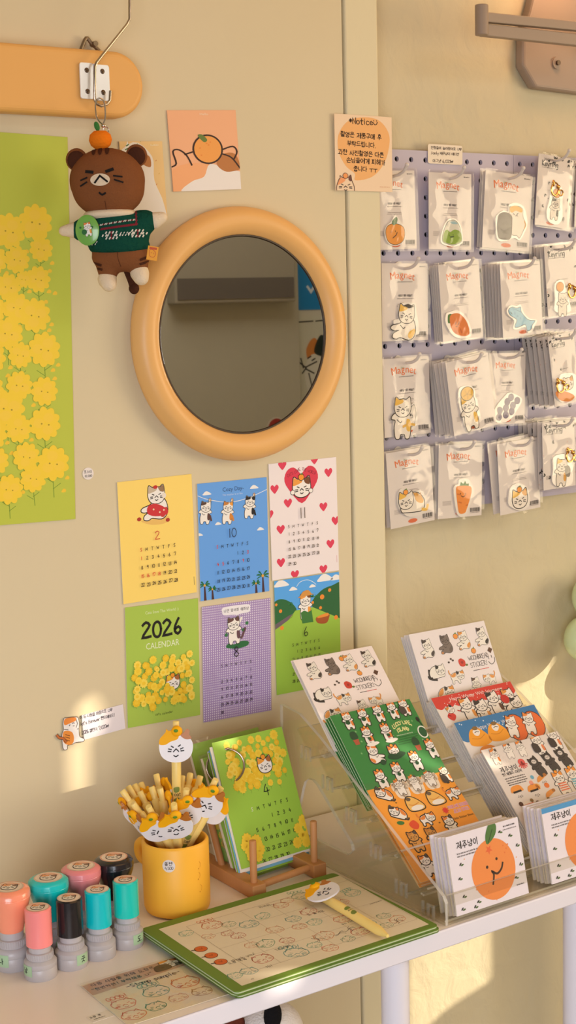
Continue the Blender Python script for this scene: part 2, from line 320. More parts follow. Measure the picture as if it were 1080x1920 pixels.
class Art:
    """flat print for a sheet of w x h units (origin top left, y down)"""
    def __init__(s, w, h, clip=True, frame=None, border=0.0):
        s.w = w; s.h = h; s.p = []; s.step = .00006; s.clip = clip; s.fr = frame; s.off = (0, 0, 1.0); s.bd = border
    def view(s, ox, oy, sc): s.off = (ox, oy, sc); return s
    def P(s, zx, zy):
        """a spot read off the photograph, brought back onto the sheet"""
        px, py = s.off[0] + zx / s.off[2], s.off[1] + zy / s.off[2]
        M = s.fr['M']; p = M.inverted() @ hit(px, py, M.translation, M.to_3x3() @ V((0, 0, 1)))
        return ((p.x / s.fr['W'] + .5) * s.w, (.5 - p.y / s.fr['H']) * s.h)
    def poly(s, pts, col, L=1):
        s.p.append(([tuple(q) for q in pts], col if not isinstance(col, str) else ink(col), L)); return s
    def blob(s, pts, col, L=1, n=4): return s.poly(smooth_closed(pts, n), col, L)
    def ell(s, x, y, rx, ry, col, L=1, rot=0, n=20):
        c, q = cos(rot), sin(rot)
        return s.poly([(x + rx * cos(t) * c - ry * sin(t) * q, y + rx * cos(t) * q + ry * sin(t) * c) for t in (2 * pi * i / n for i in range(n))], col, L)
    def line(s, pts, w, col, L=1, sm=0, closed=False, cap=True):
        if sm: pts = smooth_closed(pts, sm) if closed else smooth_open(pts, sm)
        q = [pts[0]]
        for p in pts[1:]:
            if abs(p[0] - q[-1][0]) + abs(p[1] - q[-1][1]) > 1e-6: q.append(p)
        if len(q) < 2: return s
        if closed: q.append(q[0])
        n = len(q); L_, R_ = [], []
        for i in range(n):
            a = q[i - 1] if i else (q[-2] if closed else None); b = q[i + 1] if i < n - 1 else (q[1] if closed else None)
            d1 = V((q[i][0] - a[0], q[i][1] - a[1])).normalized() if a else None
            d2 = V((b[0] - q[i][0], b[1] - q[i][1])).normalized() if b else None
            d = (d1 + d2) if (d1 and d2) else (d1 or d2)
            if d.length < .3: d = d1
            d = d.normalized(); k = 1.0
            if d1 and d2: k = 1 / max(.55, d.dot(d1))
            e = w / 2 * k; x, y = q[i]
            if cap and not closed:
                if i == 0: x -= d.x * w * .3; y -= d.y * w * .3
                if i == n - 1: x += d.x * w * .3; y += d.y * w * .3
            L_.append((x - d.y * e, y + d.x * e)); R_.append((x + d.y * e, y - d.x * e))
        m = col if not isinstance(col, str) else ink(col)
        for i in range(n - 1): s.p.append(([L_[i], L_[i + 1], R_[i + 1], R_[i]], m, L))
        return s
    def type(s, t, x, y, size, col, L=2, align='c', rot=0.0, wx=1.0, arch=0.0):
        pl, wd = text_polys(t); c, q = cos(rot), sin(rot); dx = {'c': -wd / 2, 'l': 0, 'r': -wd}[align]
        for p in pl:
            o = []
            for a, b in p:
                a2 = (a + dx) * size * wx; b2 = -b * size + arch * a2 * a2
                o.append((x + a2 * c - b2 * q, y + a2 * q + b2 * c))
            s.poly(o, col, L)
        return s
    def hand(s, t, x, y, size, col, w=None, L=2, align='l', rot=0.0, sp=1.0, jit=0.04, arch=0.0):
        w = w or size * .13; rn = random.Random(hash_of(t)); wd = sum(glyph(ch)[1] * sp for ch in t) * size
        u = {'l': 0, 'c': -wd / 2, 'r': -wd}[align]; c, q = cos(rot), sin(rot)
        for ch in t:
            st, ad = glyph(ch); jy = rn.uniform(-jit, jit) * size; k = size * (ad / .9 if ad < .9 else .92)
            for g in st:
                o = []
                for a, b in g:
                    a2 = u + a * k + rn.uniform(-jit, jit) * size * .3; b2 = (b - 1) * size + jy + rn.uniform(-jit, jit) * size * .3 + arch * (u + k / 2) ** 2
                    o.append((x + a2 * c - b2 * q, y + a2 * q + b2 * c))
                s.line(o, w, col, L, sm=2 if len(o) > 2 else 0)
            u += ad * sp * size
        return s
    def fine(s, x, y, wd, size, col, L=2, seed=1):
        """a line of type too small to read: short dashes of word length"""
        rn = random.Random(seed); u = x
        while u < x + wd:
            k = min(size * rn.uniform(.5, 2.2), x + wd - u); a = u
            while a < u + k:
                b = min(a + size * .35, u + k); s.poly([(a, y - size * rn.uniform(.55, .9)), (b, y - size * rn.uniform(.55, .9)), (b, y), (a, y)], col, L); a = b + size * .15
            u += k + size * .4
        return s
    def out(s):
        if not s.clip: return s.p
        r = []; b = s.bd; lo = (b, b); hi = (s.w - b, s.h - b)
        for pts, m, L in s.p:
            q = pts
            for ax in (0, 1):
                for sg, lim in ((1, lo[ax]), (-1, hi[ax])):
                    if all(sg * (p[ax] - lim) >= 0 for p in q): continue
                    o = []
                    for i in range(len(q)):
                        a, c = q[i - 1], q[i]; da, dc = sg * (a[ax] - lim), sg * (c[ax] - lim)
                        if (da >= 0) != (dc >= 0):
                            t = da / (da - dc); o.append((a[0] + (c[0] - a[0]) * t, a[1] + (c[1] - a[1]) * t))
                        if dc >= 0: o.append(c)
                    q = o
                    if len(q) < 3: break
                if len(q) < 3: break
            if len(q) >= 3: r.append((q, m, L))
        return r
def hash_of(t): return sum((i + 1) * ord(c) for i, c in enumerate(t))

def frame(q, p0, n, up=V((0, 0, 1))):
    """best rectangle for four picture corners (tl, tr, br, bl) on the plane p0, n"""
    P = [hit(x, y, p0, n) for x, y in q]; return frame3(P, n)
def frame3(P, n):
    P = [V(p) for p in P]; n = V(n).normalized()
    if n.dot(CAM - P[0]) < 0: n = -n
    c = sum(P, V()) / 4
    ex = ((P[1] - P[0]) + (P[2] - P[3])).normalized(); ey = ((P[0] - P[3]) + (P[1] - P[2])).normalized()
    ex2 = (ex + ey.cross(n)).normalized(); ex2 = (ex2 - n * ex2.dot(n)).normalized(); ey2 = n.cross(ex2)
    W = ((P[1] - P[0]).dot(ex2) + (P[2] - P[3]).dot(ex2)) / 2; H = ((P[0] - P[3]).dot(ey2) + (P[1] - P[2]).dot(ey2)) / 2
    M = Matrix((ex2, ey2, n)).transposed().to_4x4(); M.translation = c
    return dict(M=M, W=W, H=H)
def shift(M, x=0, y=0, z=0, rot=0): return M @ Matrix.Translation((x, y, z)) @ Matrix.Rotation(rot, 4, 'Z')
def rrect(w, h, r, n=4):
    o = []
    for cx, cy, a in ((w / 2 - r, h / 2 - r, 0), (-w / 2 + r, h / 2 - r, pi / 2), (-w / 2 + r, -h / 2 + r, pi), (w / 2 - r, -h / 2 + r, 3 * pi / 2)):
        o += [(cx + r * cos(a + pi / 2 * i / n), cy + r * sin(a + pi / 2 * i / n)) for i in range(n + 1)]
    return o

# ================================================================== PRINTED MOTIFS
DK = '#2c2320'
def tf(x, y, s, rot=0.0, fl=1):
    c, q = cos(rot), sin(rot)
    return lambda *pts: [(x + s * (fl * a * c - b * q), y + s * (fl * a * q + b * c)) for a, b in pts]
HEADP = [(-1, .15), (-.97, -.4), (-.86, -.98), (-.46, -.76), (0, -.8), (.46, -.76), (.86, -.98), (.97, -.4), (1, .15), (.78, .66), (.3, .9), (-.3, .9), (-.78, .66)]
def orange_fruit(A, x, y, r, L=2, col='#f59a2d', ol=None, leaf='#4f8a33'):
    if ol: A.ell(x, y, r + ol, r * .93 + ol, DK, L)
    A.ell(x, y, r, r * .93, col, L + 1)
    A.blob([(x - r * .1, y - r * .75), (x + r * .25, y - r * 1.35), (x + r * .6, y - r * 1.25), (x + r * .35, y - r * .8)], leaf, L + 2)
def face(A, t, s, L, col=DK, k=.085, smile=True):
    l = lambda *p: A.line(t(*p), s * k, col, L)
    l((-.52, -.08), (-.28, .02)); l((.52, -.08), (.28, .02))
    l((-.2, .3), (0, .12), (.2, .3))
    for d in (0, .17): l((-.75, .2 + d), (-.45, .2 + d * .8)); l((.75, .2 + d), (.45, .2 + d * .8))
    if smile: A.line(t((-.16, .52), (0, .62), (.16, .52)), s * k, col, L, 3)
def cat_head(A, x, y, s, rot=0, L=2, lc='#f2a23a', rc='#b06a34', hat=True, fill='#f6efe6', ol=.09, fl=1, look=True, edge=DK):
    t = tf(x, y, s, rot, fl); o = smooth_closed(t(*HEADP), 4)
    if ol: A.line(o, s * ol * 2, edge, L, closed=True)
    A.poly(o, fill, L + 1)
    if lc: A.blob(t((-.96, -.2), (-.95, -.5), (-.86, -.95), (-.46, -.75), (0, -.78), (.05, -.5), (-.4, -.3)), lc, L + 2)
    if rc: A.blob(t((.96, -.3), (.86, -.95), (.46, -.75), (.25, -.76), (.4, -.4), (.7, -.25)), rc, L + 2)
    if hat: h = t((-.02, -.95))[0]; orange_fruit(A, h[0], h[1], s * .3, L + 3, ol=s * ol * .7 if ol else None)
    if look: face(A, t, s, L + 4)
BODY = {
 'stand': ([(-.6, .5), (-1.2, .75), (-1.35, 1.1), (-.9, 1.25), (-1.0, 1.9), (-.95, 2.6), (-.8, 3.05), (-.4, 3.05), (-.25, 2.65), (.25, 2.65), (.4, 3.05), (.8, 3.05), (.95, 2.6), (1.0, 1.9), (.9, 1.25), (1.3, 1.0), (1.15, .7), (.6, .5)], [(.5, 1.2), (.95, 1.3), (1.0, 2.0), (.9, 2.4), (.5, 2.2)]),
 'sit': ([(-.4, .5), (-.7, 1.0), (-1.7, 1.3), (-1.9, 1.6), (-1.5, 1.75), (-.8, 1.7), (-1.5, 2.1), (-1.6, 2.5), (-1.1, 2.6), (-.6, 2.4), (.5, 2.6), (1.15, 2.2), (1.3, 1.5), (1.05, .7), (.6, .4)], [(.5, 1.8), (1.2, 1.4), (1.25, 1.9), (.8, 2.45), (.4, 2.3)]),
 'loaf': ([(-.3, -.3), (.6, -.8), (1.7, -.7), (2.5, 0), (2.6, .8), (2.2, 1.3), (1.2, 1.35), (0, 1.3), (-.6, 1.2), (-.7, .5)], [(1.2, -.7), (1.8, -.6), (2.5, .1), (2.3, .5), (1.5, .2)]),
 'walk': ([(.1, -.5), (1.2, -.75), (2.3, -.5), (2.7, .2), (2.5, .9), (2.6, 1.5), (2.2, 1.55), (2.0, .95), (1.2, 1.05), (.9, 1.65), (.5, 1.6), (.5, .9), (0, .7)], [(1.2, -.7), (2.2, -.45), (2.5, .1), (1.8, .2), (1.3, -.1)]),
}
def cat(A, x, y, s, pose='stand', rot=0, fl=1, L=2, lc='#f2a23a', rc='#6b4a34', patch='#f2a23a', fill='#f6efe6', hat=True, ol=.1, edge=DK, halo=None, legs=None, look=True):
    t = tf(x, y, s, rot, fl); b, p = BODY[pose]; o = smooth_closed(t(*b), 3); h = smooth_closed(t(*HEADP), 4)
    if halo:
        for q in (o, h): A.line(q, s * (ol * 2 + halo[1]), halo[0], L - 1, closed=True)
    A.line(o, s * ol * 2, edge, L, closed=True); A.poly(o, fill, L + 1)
    if patch: A.blob(t(*p), patch, L + 2)
    if pose in ('stand', 'sit'): A.line(t((-.7, 1.2), (-.3, 1.5), (-.1, 1.35)), s * .09, edge, L + 3, 3)
    if pose == 'loaf': A.line(t((2.3, 1.2), (2.9, 1.25), (3.1, .8)), s * .35, lc or edge, L + 2, 3)
    if pose == 'walk': A.line(t((2.5, -.2), (2.9, -.9), (2.85, -1.4)), s * .3, lc or edge, L + 2, 3)
    if legs:
        for q in ((-.6, 2.9), (.6, 2.9)) if pose == 'stand' else ((-1.35, 2.4),): e = t(q)[0]; A.ell(e[0], e[1], s * .28, s * .2, legs, L + 2)
    cat_head(A, x, y, s, rot, L + 3, lc, rc, hat, fill, ol * .8, fl, look, edge)
def flower(A, x, y, r, L=2, col='#f8d23c', dark='#eab32c', dots=True, n=30, ph=0.0):
    if r > 9: n = 60
    A.poly([(x + r * (.86 + .2 * abs(sin(5 * a))) * cos(a + ph), y + r * (.86 + .2 * abs(sin(5 * a))) * sin(a + ph)) for a in (2 * pi * i / n for i in range(n))], col, L)
    if dots:
        for k in range(3):
            a = ph + k * 2.1 + .4; A.ell(x + r * .42 * cos(a), y + r * .42 * sin(a), r * .36, r * .3, '#f9d146', L + 1, n=10)
        A.ell(x - r * .22, y, r * .06, r * .05, '#a8902a', L + 2, n=6); A.ell(x + r * .25, y + r * .08, r * .06, r * .05, '#a8902a', L + 2, n=6)
def stem(A, x, y, h, L=1, col='#6c9a32', w=.6, br=True, rn=random):
    A.line([(x, y), (x + rn.uniform(-.1, .1) * h, y + h)], w, col, L)
    if br:
        for s_ in (-1, 1):
            k = rn.uniform(.3, .7); A.line([(x, y + h * k), (x + s_ * h * .35, y + h * (k - .22))], w * .8, col, L)
def heart(A, x, y, r, col='#e0394f', L=1, rot=0):
    t = tf(x, y, r, rot); A.poly(smooth_closed(t((0, 1), (-.6, .45), (-1, -.15), (-.85, -.65), (-.45, -.8), (-.08, -.5), (0, -.38), (.08, -.5), (.45, -.8), (.85, -.65), (1, -.15), (.6, .45)), 3), col, L)
def cloud(A, x, y, r, L=2, col='#f3f0ec'):
    A.blob([(x - r, y + r * .3), (x - r * .8, y - .1 * r), (x - r * .3, y - r * .45), (x + r * .2, y - r * .4), (x + r * .8, y - .05 * r), (x + r, y + r * .3)], col, L)
ML = 30
def month(A, num, x, y, cw, rh, start, days, col, red=(), sun=True, size=None, ncol=None, nsize=12, hcol=None, nw=None):
    """hand lettered month: number, weekday letters, day grid"""
    s = size or rh * .37; rn = random.Random(days + start)
    A.hand(num, x + 3 * cw, y - rh * 1.12, nsize, ncol or col, nw or nsize * .09, ML, align='c', jit=.02)
    for i, ch in enumerate('SMTWTFS'): A.hand(ch, x + i * cw, y, s, hcol if (hcol and i == 0) else col, s * .15, ML, align='c')
    for d in range(1, days + 1):
        k = start + d - 1; A.hand(str(d), x + (k % 7) * cw + rn.uniform(-.2, .2), y + (1 + k // 7) * rh + rn.uniform(-.3, .3), s, '#d8443c' if d in red else col, s * .16, ML, align='c', sp=.8)
def stamp_mark(A, x, y, r, col, seed, word=False, rot=0, L=1):
    """line drawing left by a rubber stamp"""
    rn = random.Random(seed); t = tf(x, y, r, rot)
    A.line(t(*[(cos(a) * (1 + rn.uniform(-.08, .08)), .8 * sin(a) * (1 + rn.uniform(-.08, .08))) for a in (2 * pi * i / 12 for i in range(12))]), r * .07, col, L, 3, closed=True)
    A.line(t((-.85, -.3), (-.6, -.85), (-.3, -.6)), r * .07, col, L); A.line(t((.3, -.6), (.6, -.85), (.85, -.3)), r * .07, col, L)
    face(A, t, r * .9, L, col, .07)
    for k in range(rn.randint(1, 4)): a = rn.uniform(0, 6.28); A.line(t((.5 * cos(a), .4 * sin(a)), (.9 * cos(a + .2), .75 * sin(a + .2))), r * .06, col, L)
    if word: A.hand('GOOD!', x, y - r * .95, r * .55, col, r * .07, L, align='c', rot=rot)

# ================================================================== THE SETTING
def plaster(name, col, bump, scale, col2=None):
    m = bpy.data.materials.new(name); m.use_nodes = True; nt = m.node_tree; b = nt.nodes['Principled BSDF']; b.inputs['Roughness'].default_value = .62
    b.inputs['Specular IOR Level'].default_value = .3
    tc = nt.nodes.new('ShaderNodeTexCoord'); n1 = nt.nodes.new('ShaderNodeTexNoise'); n1.inputs['Scale'].default_value = 3.0; n1.inputs['Detail'].default_value = 6
    mp = nt.nodes.new('ShaderNodeMapping'); mp.inputs['Scale'].default_value = (1, 1, .8); nt.links.new(tc.outputs['Object'], mp.inputs['Vector'])
    nt.links.new(mp.outputs[0], n1.inputs['Vector']); mx = nt.nodes.new('ShaderNodeMix'); mx.data_type = 'RGBA'
    mx.inputs[6].default_value = rgb(col); mx.inputs[7].default_value = rgb(col2 or col); nt.links.new(n1.outputs['Fac'], mx.inputs[0]); nt.links.new(mx.outputs[2], b.inputs['Base Color'])
    n2 = nt.nodes.new('ShaderNodeTexNoise'); n2.inputs['Scale'].default_value = scale; n2.inputs['Detail'].default_value = 8; n2.inputs['Distortion'].default_value = .6
    nt.links.new(mp.outputs[0], n2.inputs['Vector']); bp = nt.nodes.new('ShaderNodeBump'); bp.inputs['Strength'].default_value = bump; bp.inputs['Distance'].default_value = .006
    nt.links.new(n2.outputs['Fac'], bp.inputs['Height']); nt.links.new(bp.outputs['Normal'], b.inputs['Normal']); return m
m_wall = plaster('painted_board', '#deceac', .10, 25, '#d7c69f')
m_trim = plaster('cream_gloss_paint', '#e2d6b4', .10, 40, '#ddcfa8')
m_rough = plaster('rough_plaster', '#d3c6a6', .7, 26, '#c9ba95')
m_room = plaster('room_paint', '#d8d0bc', .1, 20)
m_floor = plaster('grey_floor', '#a99c88', .15, 12, '#9b8e7a')
X0, X1, YB, ZC, YR = -2.6, 3.0, -3.4, 2.75, 0.045
def st(name, mb, **k): return mb.build(name, kind='structure', **k)
st('wall_left', MB().box(((X0 + .091) / 2, .06, ZC / 2), (.091 - X0, .12, ZC), m_wall))
st('wall_front', MB().box(((.112 + X1) / 2, YR + .05, ZC / 2), (X1 - .112, .10, ZC), m_rough))
m_dark = mat('gap_shadow', '#4a3a20', .9)
st('trim_1', MB().box(((.0945 + .1475) / 2, .004, ZC / 2), (.053, .012, ZC), m_trim), bevel=.0025)
st('trim_2', MB().box((.106, .030, ZC / 2), (.022, .040, ZC), m_trim))
st('seam_shade', MB().box((.094, .030, ZC / 2), (.010, .020, ZC), m_dark))  # dark strip added in place of the shade inside the casing seam
st('floor', MB().box(((X0 + X1) / 2, YB / 2, -.05), (X1 - X0, -YB + .3, .1), m_floor))
st('ceiling', MB().box(((X0 + X1) / 2, YB / 2, ZC + .05), (X1 - X0, -YB + .3, .1), m_room))
st('wall_back', MB().box(((X0 + X1) / 2, YB - .05, ZC / 2), (X1 - X0, .1, ZC), m_room))
# unseen right wall as a gobo: openings projected back from the sun patches
XW = 2.75
def gobo_hole(pts3):
    o = []
    for p in pts3:
        p = V(p); t = (XW - p.x) / SUN_TO.x; q = p + SUN_TO * t; o.append((q.y, q.z))
    return o
def circ3(c, r, ry=None, n=18): return [(c[0] + r * cos(2 * pi * i / n), c[1], c[2] + (ry or r) * sin(2 * pi * i / n)) for i in range(n)]
def pw(pts, y): return [tuple(onY(a, b, y)) for a, b in pts]
GOBO_HOLES = [gobo_hole(circ3(onY(167, 1347, 0), .017, .027)),
        gobo_hole(pw([(128, 1395), (164, 1392), (166, 1492), (148, 1500), (140, 1484), (130, 1492)], 0)),
        gobo_hole(pw([(140, 1566), (152, 1596), (166, 1588), (170, 1700), (140, 1700)], 0)),
        gobo_hole(pw([(1030, 1195), (1040, 1190), (1033, 1300), (1022, 1420), (970, 1440), (900, 1380), (860, 1312), (955, 1296), (1000, 1268), (1024, 1232)], YR)),
        gobo_hole(pw([(768, 1760), (918, 1730), (920, 1838), (842, 1888), (790, 1935), (764, 1935)], YR)),
        gobo_hole(pw([(945, 1735), (958, 1730), (952, 1824), (946, 1824)], YR)),
        gobo_hole([tuple(onY(a, b, -.395)) for a, b in [(508, 1822), (560, 1806), (566, 1850), (514, 1862)]])]
mbw = MB(); k_out = [(YB - 3.0, 0.0), (0.3, 0.0), (0.3, ZC + 2.0), (YB - 3.0, ZC + 2.0)]
loops = [[V((a, b, 0)) for a, b in k_out]] + [[V((a, b, 0)) for a, b in g] for g in GOBO_HOLES]
tri = tessellate_polygon(loops); flat = [p for l in loops for p in l]
mbw.add([(XW, p.x, p.y) for p in flat], [tuple(t) for t in tri], m_room)
st('gobo_wall_right', mbw)

# what the mirror sees on the far wall
yb = YB + .004
m_panel = mat('pale_door_panel', '#b9b09c', .5, bump=.05); m_grey = mat('air_conditioner_grey', '#6f6459', .45)
dr = st('door_1', MB().box((1.92, YB + .02, 1.05), (.84, .04, 2.1), mat('door_paint', '#c6bca4', .5, var=.03)), bevel=.004)

# ================================================================== ON THE LEFT WALL
def sheet(name, fr, art, col, label, cat_, group=None, t=.0006, side=None, M=None):
    mb = MB(); W, H = fr['W'], fr['H']
    mb.box((0, 0, t / 2), (W, H, t), ink(side or col)); mb.box((0, 0, t + .00003), (W, H, .00006), ink(col))
    mb.art(art, W / art.w, H / art.h, t + .00008)
    return mb.build(name, M=M or fr['M'], label=label, category=cat_, group=group)
NW = (0, 1, 0)

# --- tall flower poster at the left edge
fr = frame([(-90, 240), (120, 258), (147, 970), (-90, 995)], (0, -.0012, 0), NW)
A = Art(fr['W'] * 1000, fr['H'] * 1000, frame=fr).view(0, 380, 3.097); rn = random.Random(3)
FL = [(205, 115, 88), (50, 165, 85), (237, 270, 62), (97, 332, 66), (220, 445, 65), (135, 445, 42), (45, 490, 66), (95, 610, 74), (200, 655, 84), (45, 760, 78), (255, 852, 86), (115, 885, 64), (110, 1060, 70), (255, 1095, 72), (40, 1195, 92), (105, 1312, 70), (258, 1283, 84), (150, 1475, 72), (305, 1512, 88), (190, 1600, 70), (50, 1665, 74), (-40, 330, 70), (-50, 620, 70), (-60, 900, 80), (-60, 1080, 70), (-50, 1340, 80), (-30, 1500, 70), (-140, 250, 80), (-150, 480, 80), (-140, 760, 80), (-150, 1000, 80), (-140, 1250, 80), (-130, 1560, 80)]
k = 1 / 3.097 / 1.55
for x, y, r in FL:
    a = A.P(x, y + r * .7); stem(A, a[0], a[1], r * k * 1.5, 1, '#7d9a35', .9, rn=rn)
for x, y in [(300, 352), (285, 398), (317, 527), (282, 517), (263, 577), (297, 708), (283, 742), (335, 943), (305, 973), (315, 1022), (192, 1176), (58, 958), (43, 1005), (110, 720), (388, 1598), (368, 1673), (130, 1682), (180, 1378), (40, 1395), (65, 1455), (152, 285), (168, 517), (35, 410)]:
    a = A.P(x, y); A.blob([(a[0] - 2.6, a[1] + 1.5), (a[0] - 1.8, a[1] - 1), (a[0] + .6, a[1] - 2.6), (a[0] + 3, a[1] - 1), (a[0] + 2.2, a[1] + 1.6)], '#f5c93c', 2)
for i, (x, y, r) in enumerate(FL):
    a = A.P(x, y); flower(A, a[0], a[1], r * k * 1.08, 20 + 4 * i, ph=i * .7)
A.step = .00001
sheet('flower_poster', fr, A, '#c0c84a', 'tall green poster covered in big yellow blossoms at the left edge', 'poster')

# --- cream postcard with a party cat, half behind the plush
fr = frame([(225, 268), (306, 262), (311, 411), (232, 415)], (0, -.001, 0), NW)
A = Art(100, 148, frame=fr).view(0, 0, 2.25)
Q = lambda *p: [A.P(*q) for q in p]
A.blob(Q((560, 600), (640, 660), (650, 760), (690, 860), (690, 960), (500, 960), (480, 700)), '#efe6da', 2)
A.blob(Q((600, 690), (612, 655), (632, 665), (634, 705)), '#b9783c', 3)
A.poly(Q((522, 640), (536, 596), (551, 636)), '#f3ede2', 3); A.line(Q((527, 632), (547, 622)), 2.2, '#4e7a44', 4); A.line(Q((531, 616), (541, 610)), 2.2, '#4e7a44', 4)
for x, y, c in [(655, 680, '#c9622e'), (590, 598, '#8aa84a'), (668, 735, '#d9a441'), (658, 780, '#c9622e'), (640, 612, '#e3c24a'), (575, 610, '#8aa84a')]: a = A.P(x, y); A.line([a, (a[0] + 2, a[1] - 2)], 1, c, 3)
A.fine(72, 8, 18, 2.5, '#f6ead0', 2)
sheet('postcard', fr, A, '#eec98a', 'cream yellow postcard of a party hat cat, half hidden behind the plush', 'postcard', 'postcards above the mirror')

# --- orange postcard
fr = frame([(313, 206.5), (440, 207), (453, 355), (324, 359)], (0, -.001, 0), NW)
A = Art(105, 148, frame=fr).view(0, 0, 2.25); Q = lambda *p: [A.P(*q) for q in p]
A.blob(Q((700, 780), (730, 715), (790, 690), (850, 690), (900, 700), (870, 760), (800, 790), (765, 830), (690, 840)), '#f4ae78', 1)
A.blob(Q((765, 812), (810, 765), (860, 745), (885, 692), (960, 715), (1030, 735), (1040, 830), (900, 820)), '#efe7df', 2)
A.blob(Q((912, 690), (940, 650), (990, 650), (1012, 708), (985, 722), (945, 722)), '#bd7a43', 3)
A.line(Q((722, 705), (742, 690), (728, 640), (752, 632), (785, 655), (808, 697)), 2.6, '#3a231c', 4, 4); A.line(Q((778, 652), (815, 640)), 2.6, '#3a231c', 4)
A.line(Q((935, 632), (980, 618), (998, 640), (985, 672)), 2.6, '#3a231c', 4, 4); A.line(Q((938, 650), (975, 665), (1010, 708)), 2.6, '#3a231c', 4, 4)
a = A.P(875, 630); A.ell(a[0], a[1], 23.5, 27.5, '#3a231c', 5, n=36); A.ell(a[0], a[1], 20.8, 24.5, '#f2a452', 6, n=36)
for x, y in [(870, 605), (885, 600), (878, 612), (842, 625), (848, 655)]: b = A.P(x, y); A.ell(b[0], b[1], 1.4, 1.2, '#e98a3c', 7, n=8)
A.blob(Q((832, 572), (850, 568), (872, 590), (858, 600)), '#6a7f3c', 8); A.type('Hello', 55, 9, 6, '#f6e3c8', 2)
sheet('postcard', fr, A, '#f3b487', 'orange postcard with a big tangerine between two cat ears', 'postcard', 'postcards above the mirror')

# --- round price dot
fr = frame([(154, 877), (175, 876), (176, 899), (155, 900)], (0, -.0004, 0), NW)
A = Art(14, 15); A.hand('포스터', 7, 7, 3.4, DK, .35, align='c'); A.hand('10,000', 7, 11.5, 2.6, DK, .35, align='c')
mb = MB(); mb.cyl(.0072, 0, .0004, ink('#efe4dc'), 28); mb.art(A, .001, .001, .0005)
mb.build('price_sticker', M=fr['M'], label='small round white price sticker below the flower poster', category='sticker')

# --- six calendar pages
def page(q, label, col, draw, side='#efe8dc'):
    fr = frame(q, (0, -.0008, 0), NW); A = Art(105, 148, frame=fr).view(200, 840, 2.348); draw(A)
    sheet('calendar_page', fr, A, col, label, 'calendar page', 'calendar pages taped below the mirror', .0005, side)
def d2(A):
    Q = lambda *p: [A.P(*q) for q in p]
    A.blob(Q((150, 322), (200, 315), (270, 300), (262, 328), (200, 338)), '#eec06a', 1)
    x, y = A.P(217, 205); cat(A, x, y, 11.5, 'sit', 0, 1, 2, '#cbb79c', '#9b7a5a', '#c8413a', hat=False)
    A.blob(Q((180, 258), (215, 245), (265, 268), (262, 292), (215, 300), (180, 290)), '#d2363c', 7); A.ell(*A.P(212, 172), 3.2, 2.2, '#c8332f', 12)
    A.ell(*A.P(250, 208), 3, 3.4, '#efe3d4', 12)
    for q in ((205, 270), (232, 282), (250, 272)): A.ell(*A.P(*q), 1.2, 1.2, '#f0d9b0', 8, n=8)
    for q in ((142, 314), (268, 316)): A.ell(*A.P(*q), 3, 2.4, '#b23a2c', 2)
    x, y = A.P(146, 455); month(A, '2', x + .5, y, 7.9, 10.8, 0, 28, '#39302b', (1, 15, 16, 17, 18), ncol='#c8463a', hcol='#c8463a', nsize=10)
    A.line([(102, 128), (102, 138)], .7, '#8a7a50', 1)
def d10(A):
    Q = lambda *p: [A.P(*q) for q in p]
    A.type('Cozy Day-', 53, 13, 7.5, '#2b4a78', 2); A.type('The weather is so fine', 52, 18.4, 3.4, '#cfe0f2', 2)
    for x, y, r in ((440, 200, 6), (648, 172, 6), (490, 333, 4.5), (676, 356, 5), (408, 382, 4.5)): c = A.P(x, y); cloud(A, c[0], c[1], r)
    A.line(Q((398, 210), (450, 228), (540, 238), (620, 220), (704, 182)), .8, '#e8edf2', 3, 4)
    for x, y, lc, rc, pt in ((435, 262, '#5a4038', None, '#5d3d3a'), (533, 262, '#c9823f', '#efa042', '#d98a3a'), (630, 238, '#211d1f', '#211d1f', '#211d1f')):
        c = A.P(x, y); A.line([(c[0] + 5, c[1] + 2), (c[0] + 6.5, c[1] - 9)], 4.4, DK, 3); A.line([(c[0] + 5, c[1] + 2), (c[0] + 6.5, c[1] - 9)], 3.2, '#f3ece2', 4)
        A.line([(c[0] + 6.5, c[1] - 11), (c[0] + 6.8, c[1] - 8)], 1.6, '#c99a6a', 6)
        c = (c[0], c[1] - 1); cat(A, c[0], c[1], 7.0, 'stand', .12, 1, 4, lc, rc, pt, hat=False); A.line([(c[0] + 6, c[1] + 12), (c[0] + 7.5, c[1] + 18)], 2.6, pt, 5)
    x, y = A.P(483, 442); month(A, '10', x, y, 7.6, 10.9, 4, 31, '#23395c', (3, 4, 5, 9), hcol='#d8443c', nsize=11)
    for x, y, h in ((430, 605, 17), (464, 622, 13), (686, 562, 21), (656, 596, 14)):
        c = A.P(x, y); A.poly([(c[0] - .9, c[1]), (c[0] + .9, c[1]), (c[0] + 2.6, 150), (c[0] - 1.6, 150)], '#4c2f33', 2)
        for a in (-2.9, -2.3, -.8, -.2, .35, 2.8): A.blob([(c[0], c[1]), (c[0] + h * .3 * cos(a), c[1] + h * .3 * sin(a) - 1.6), (c[0] + h * .5 * cos(a), c[1] + h * .42 * sin(a) + .6), (c[0] + h * .25 * cos(a), c[1] + h * .2 * sin(a) + .4)], '#1f6e3d', 3)
        A.ell(c[0], c[1], h * .1, h * .1, '#e2a64a', 4, n=10)
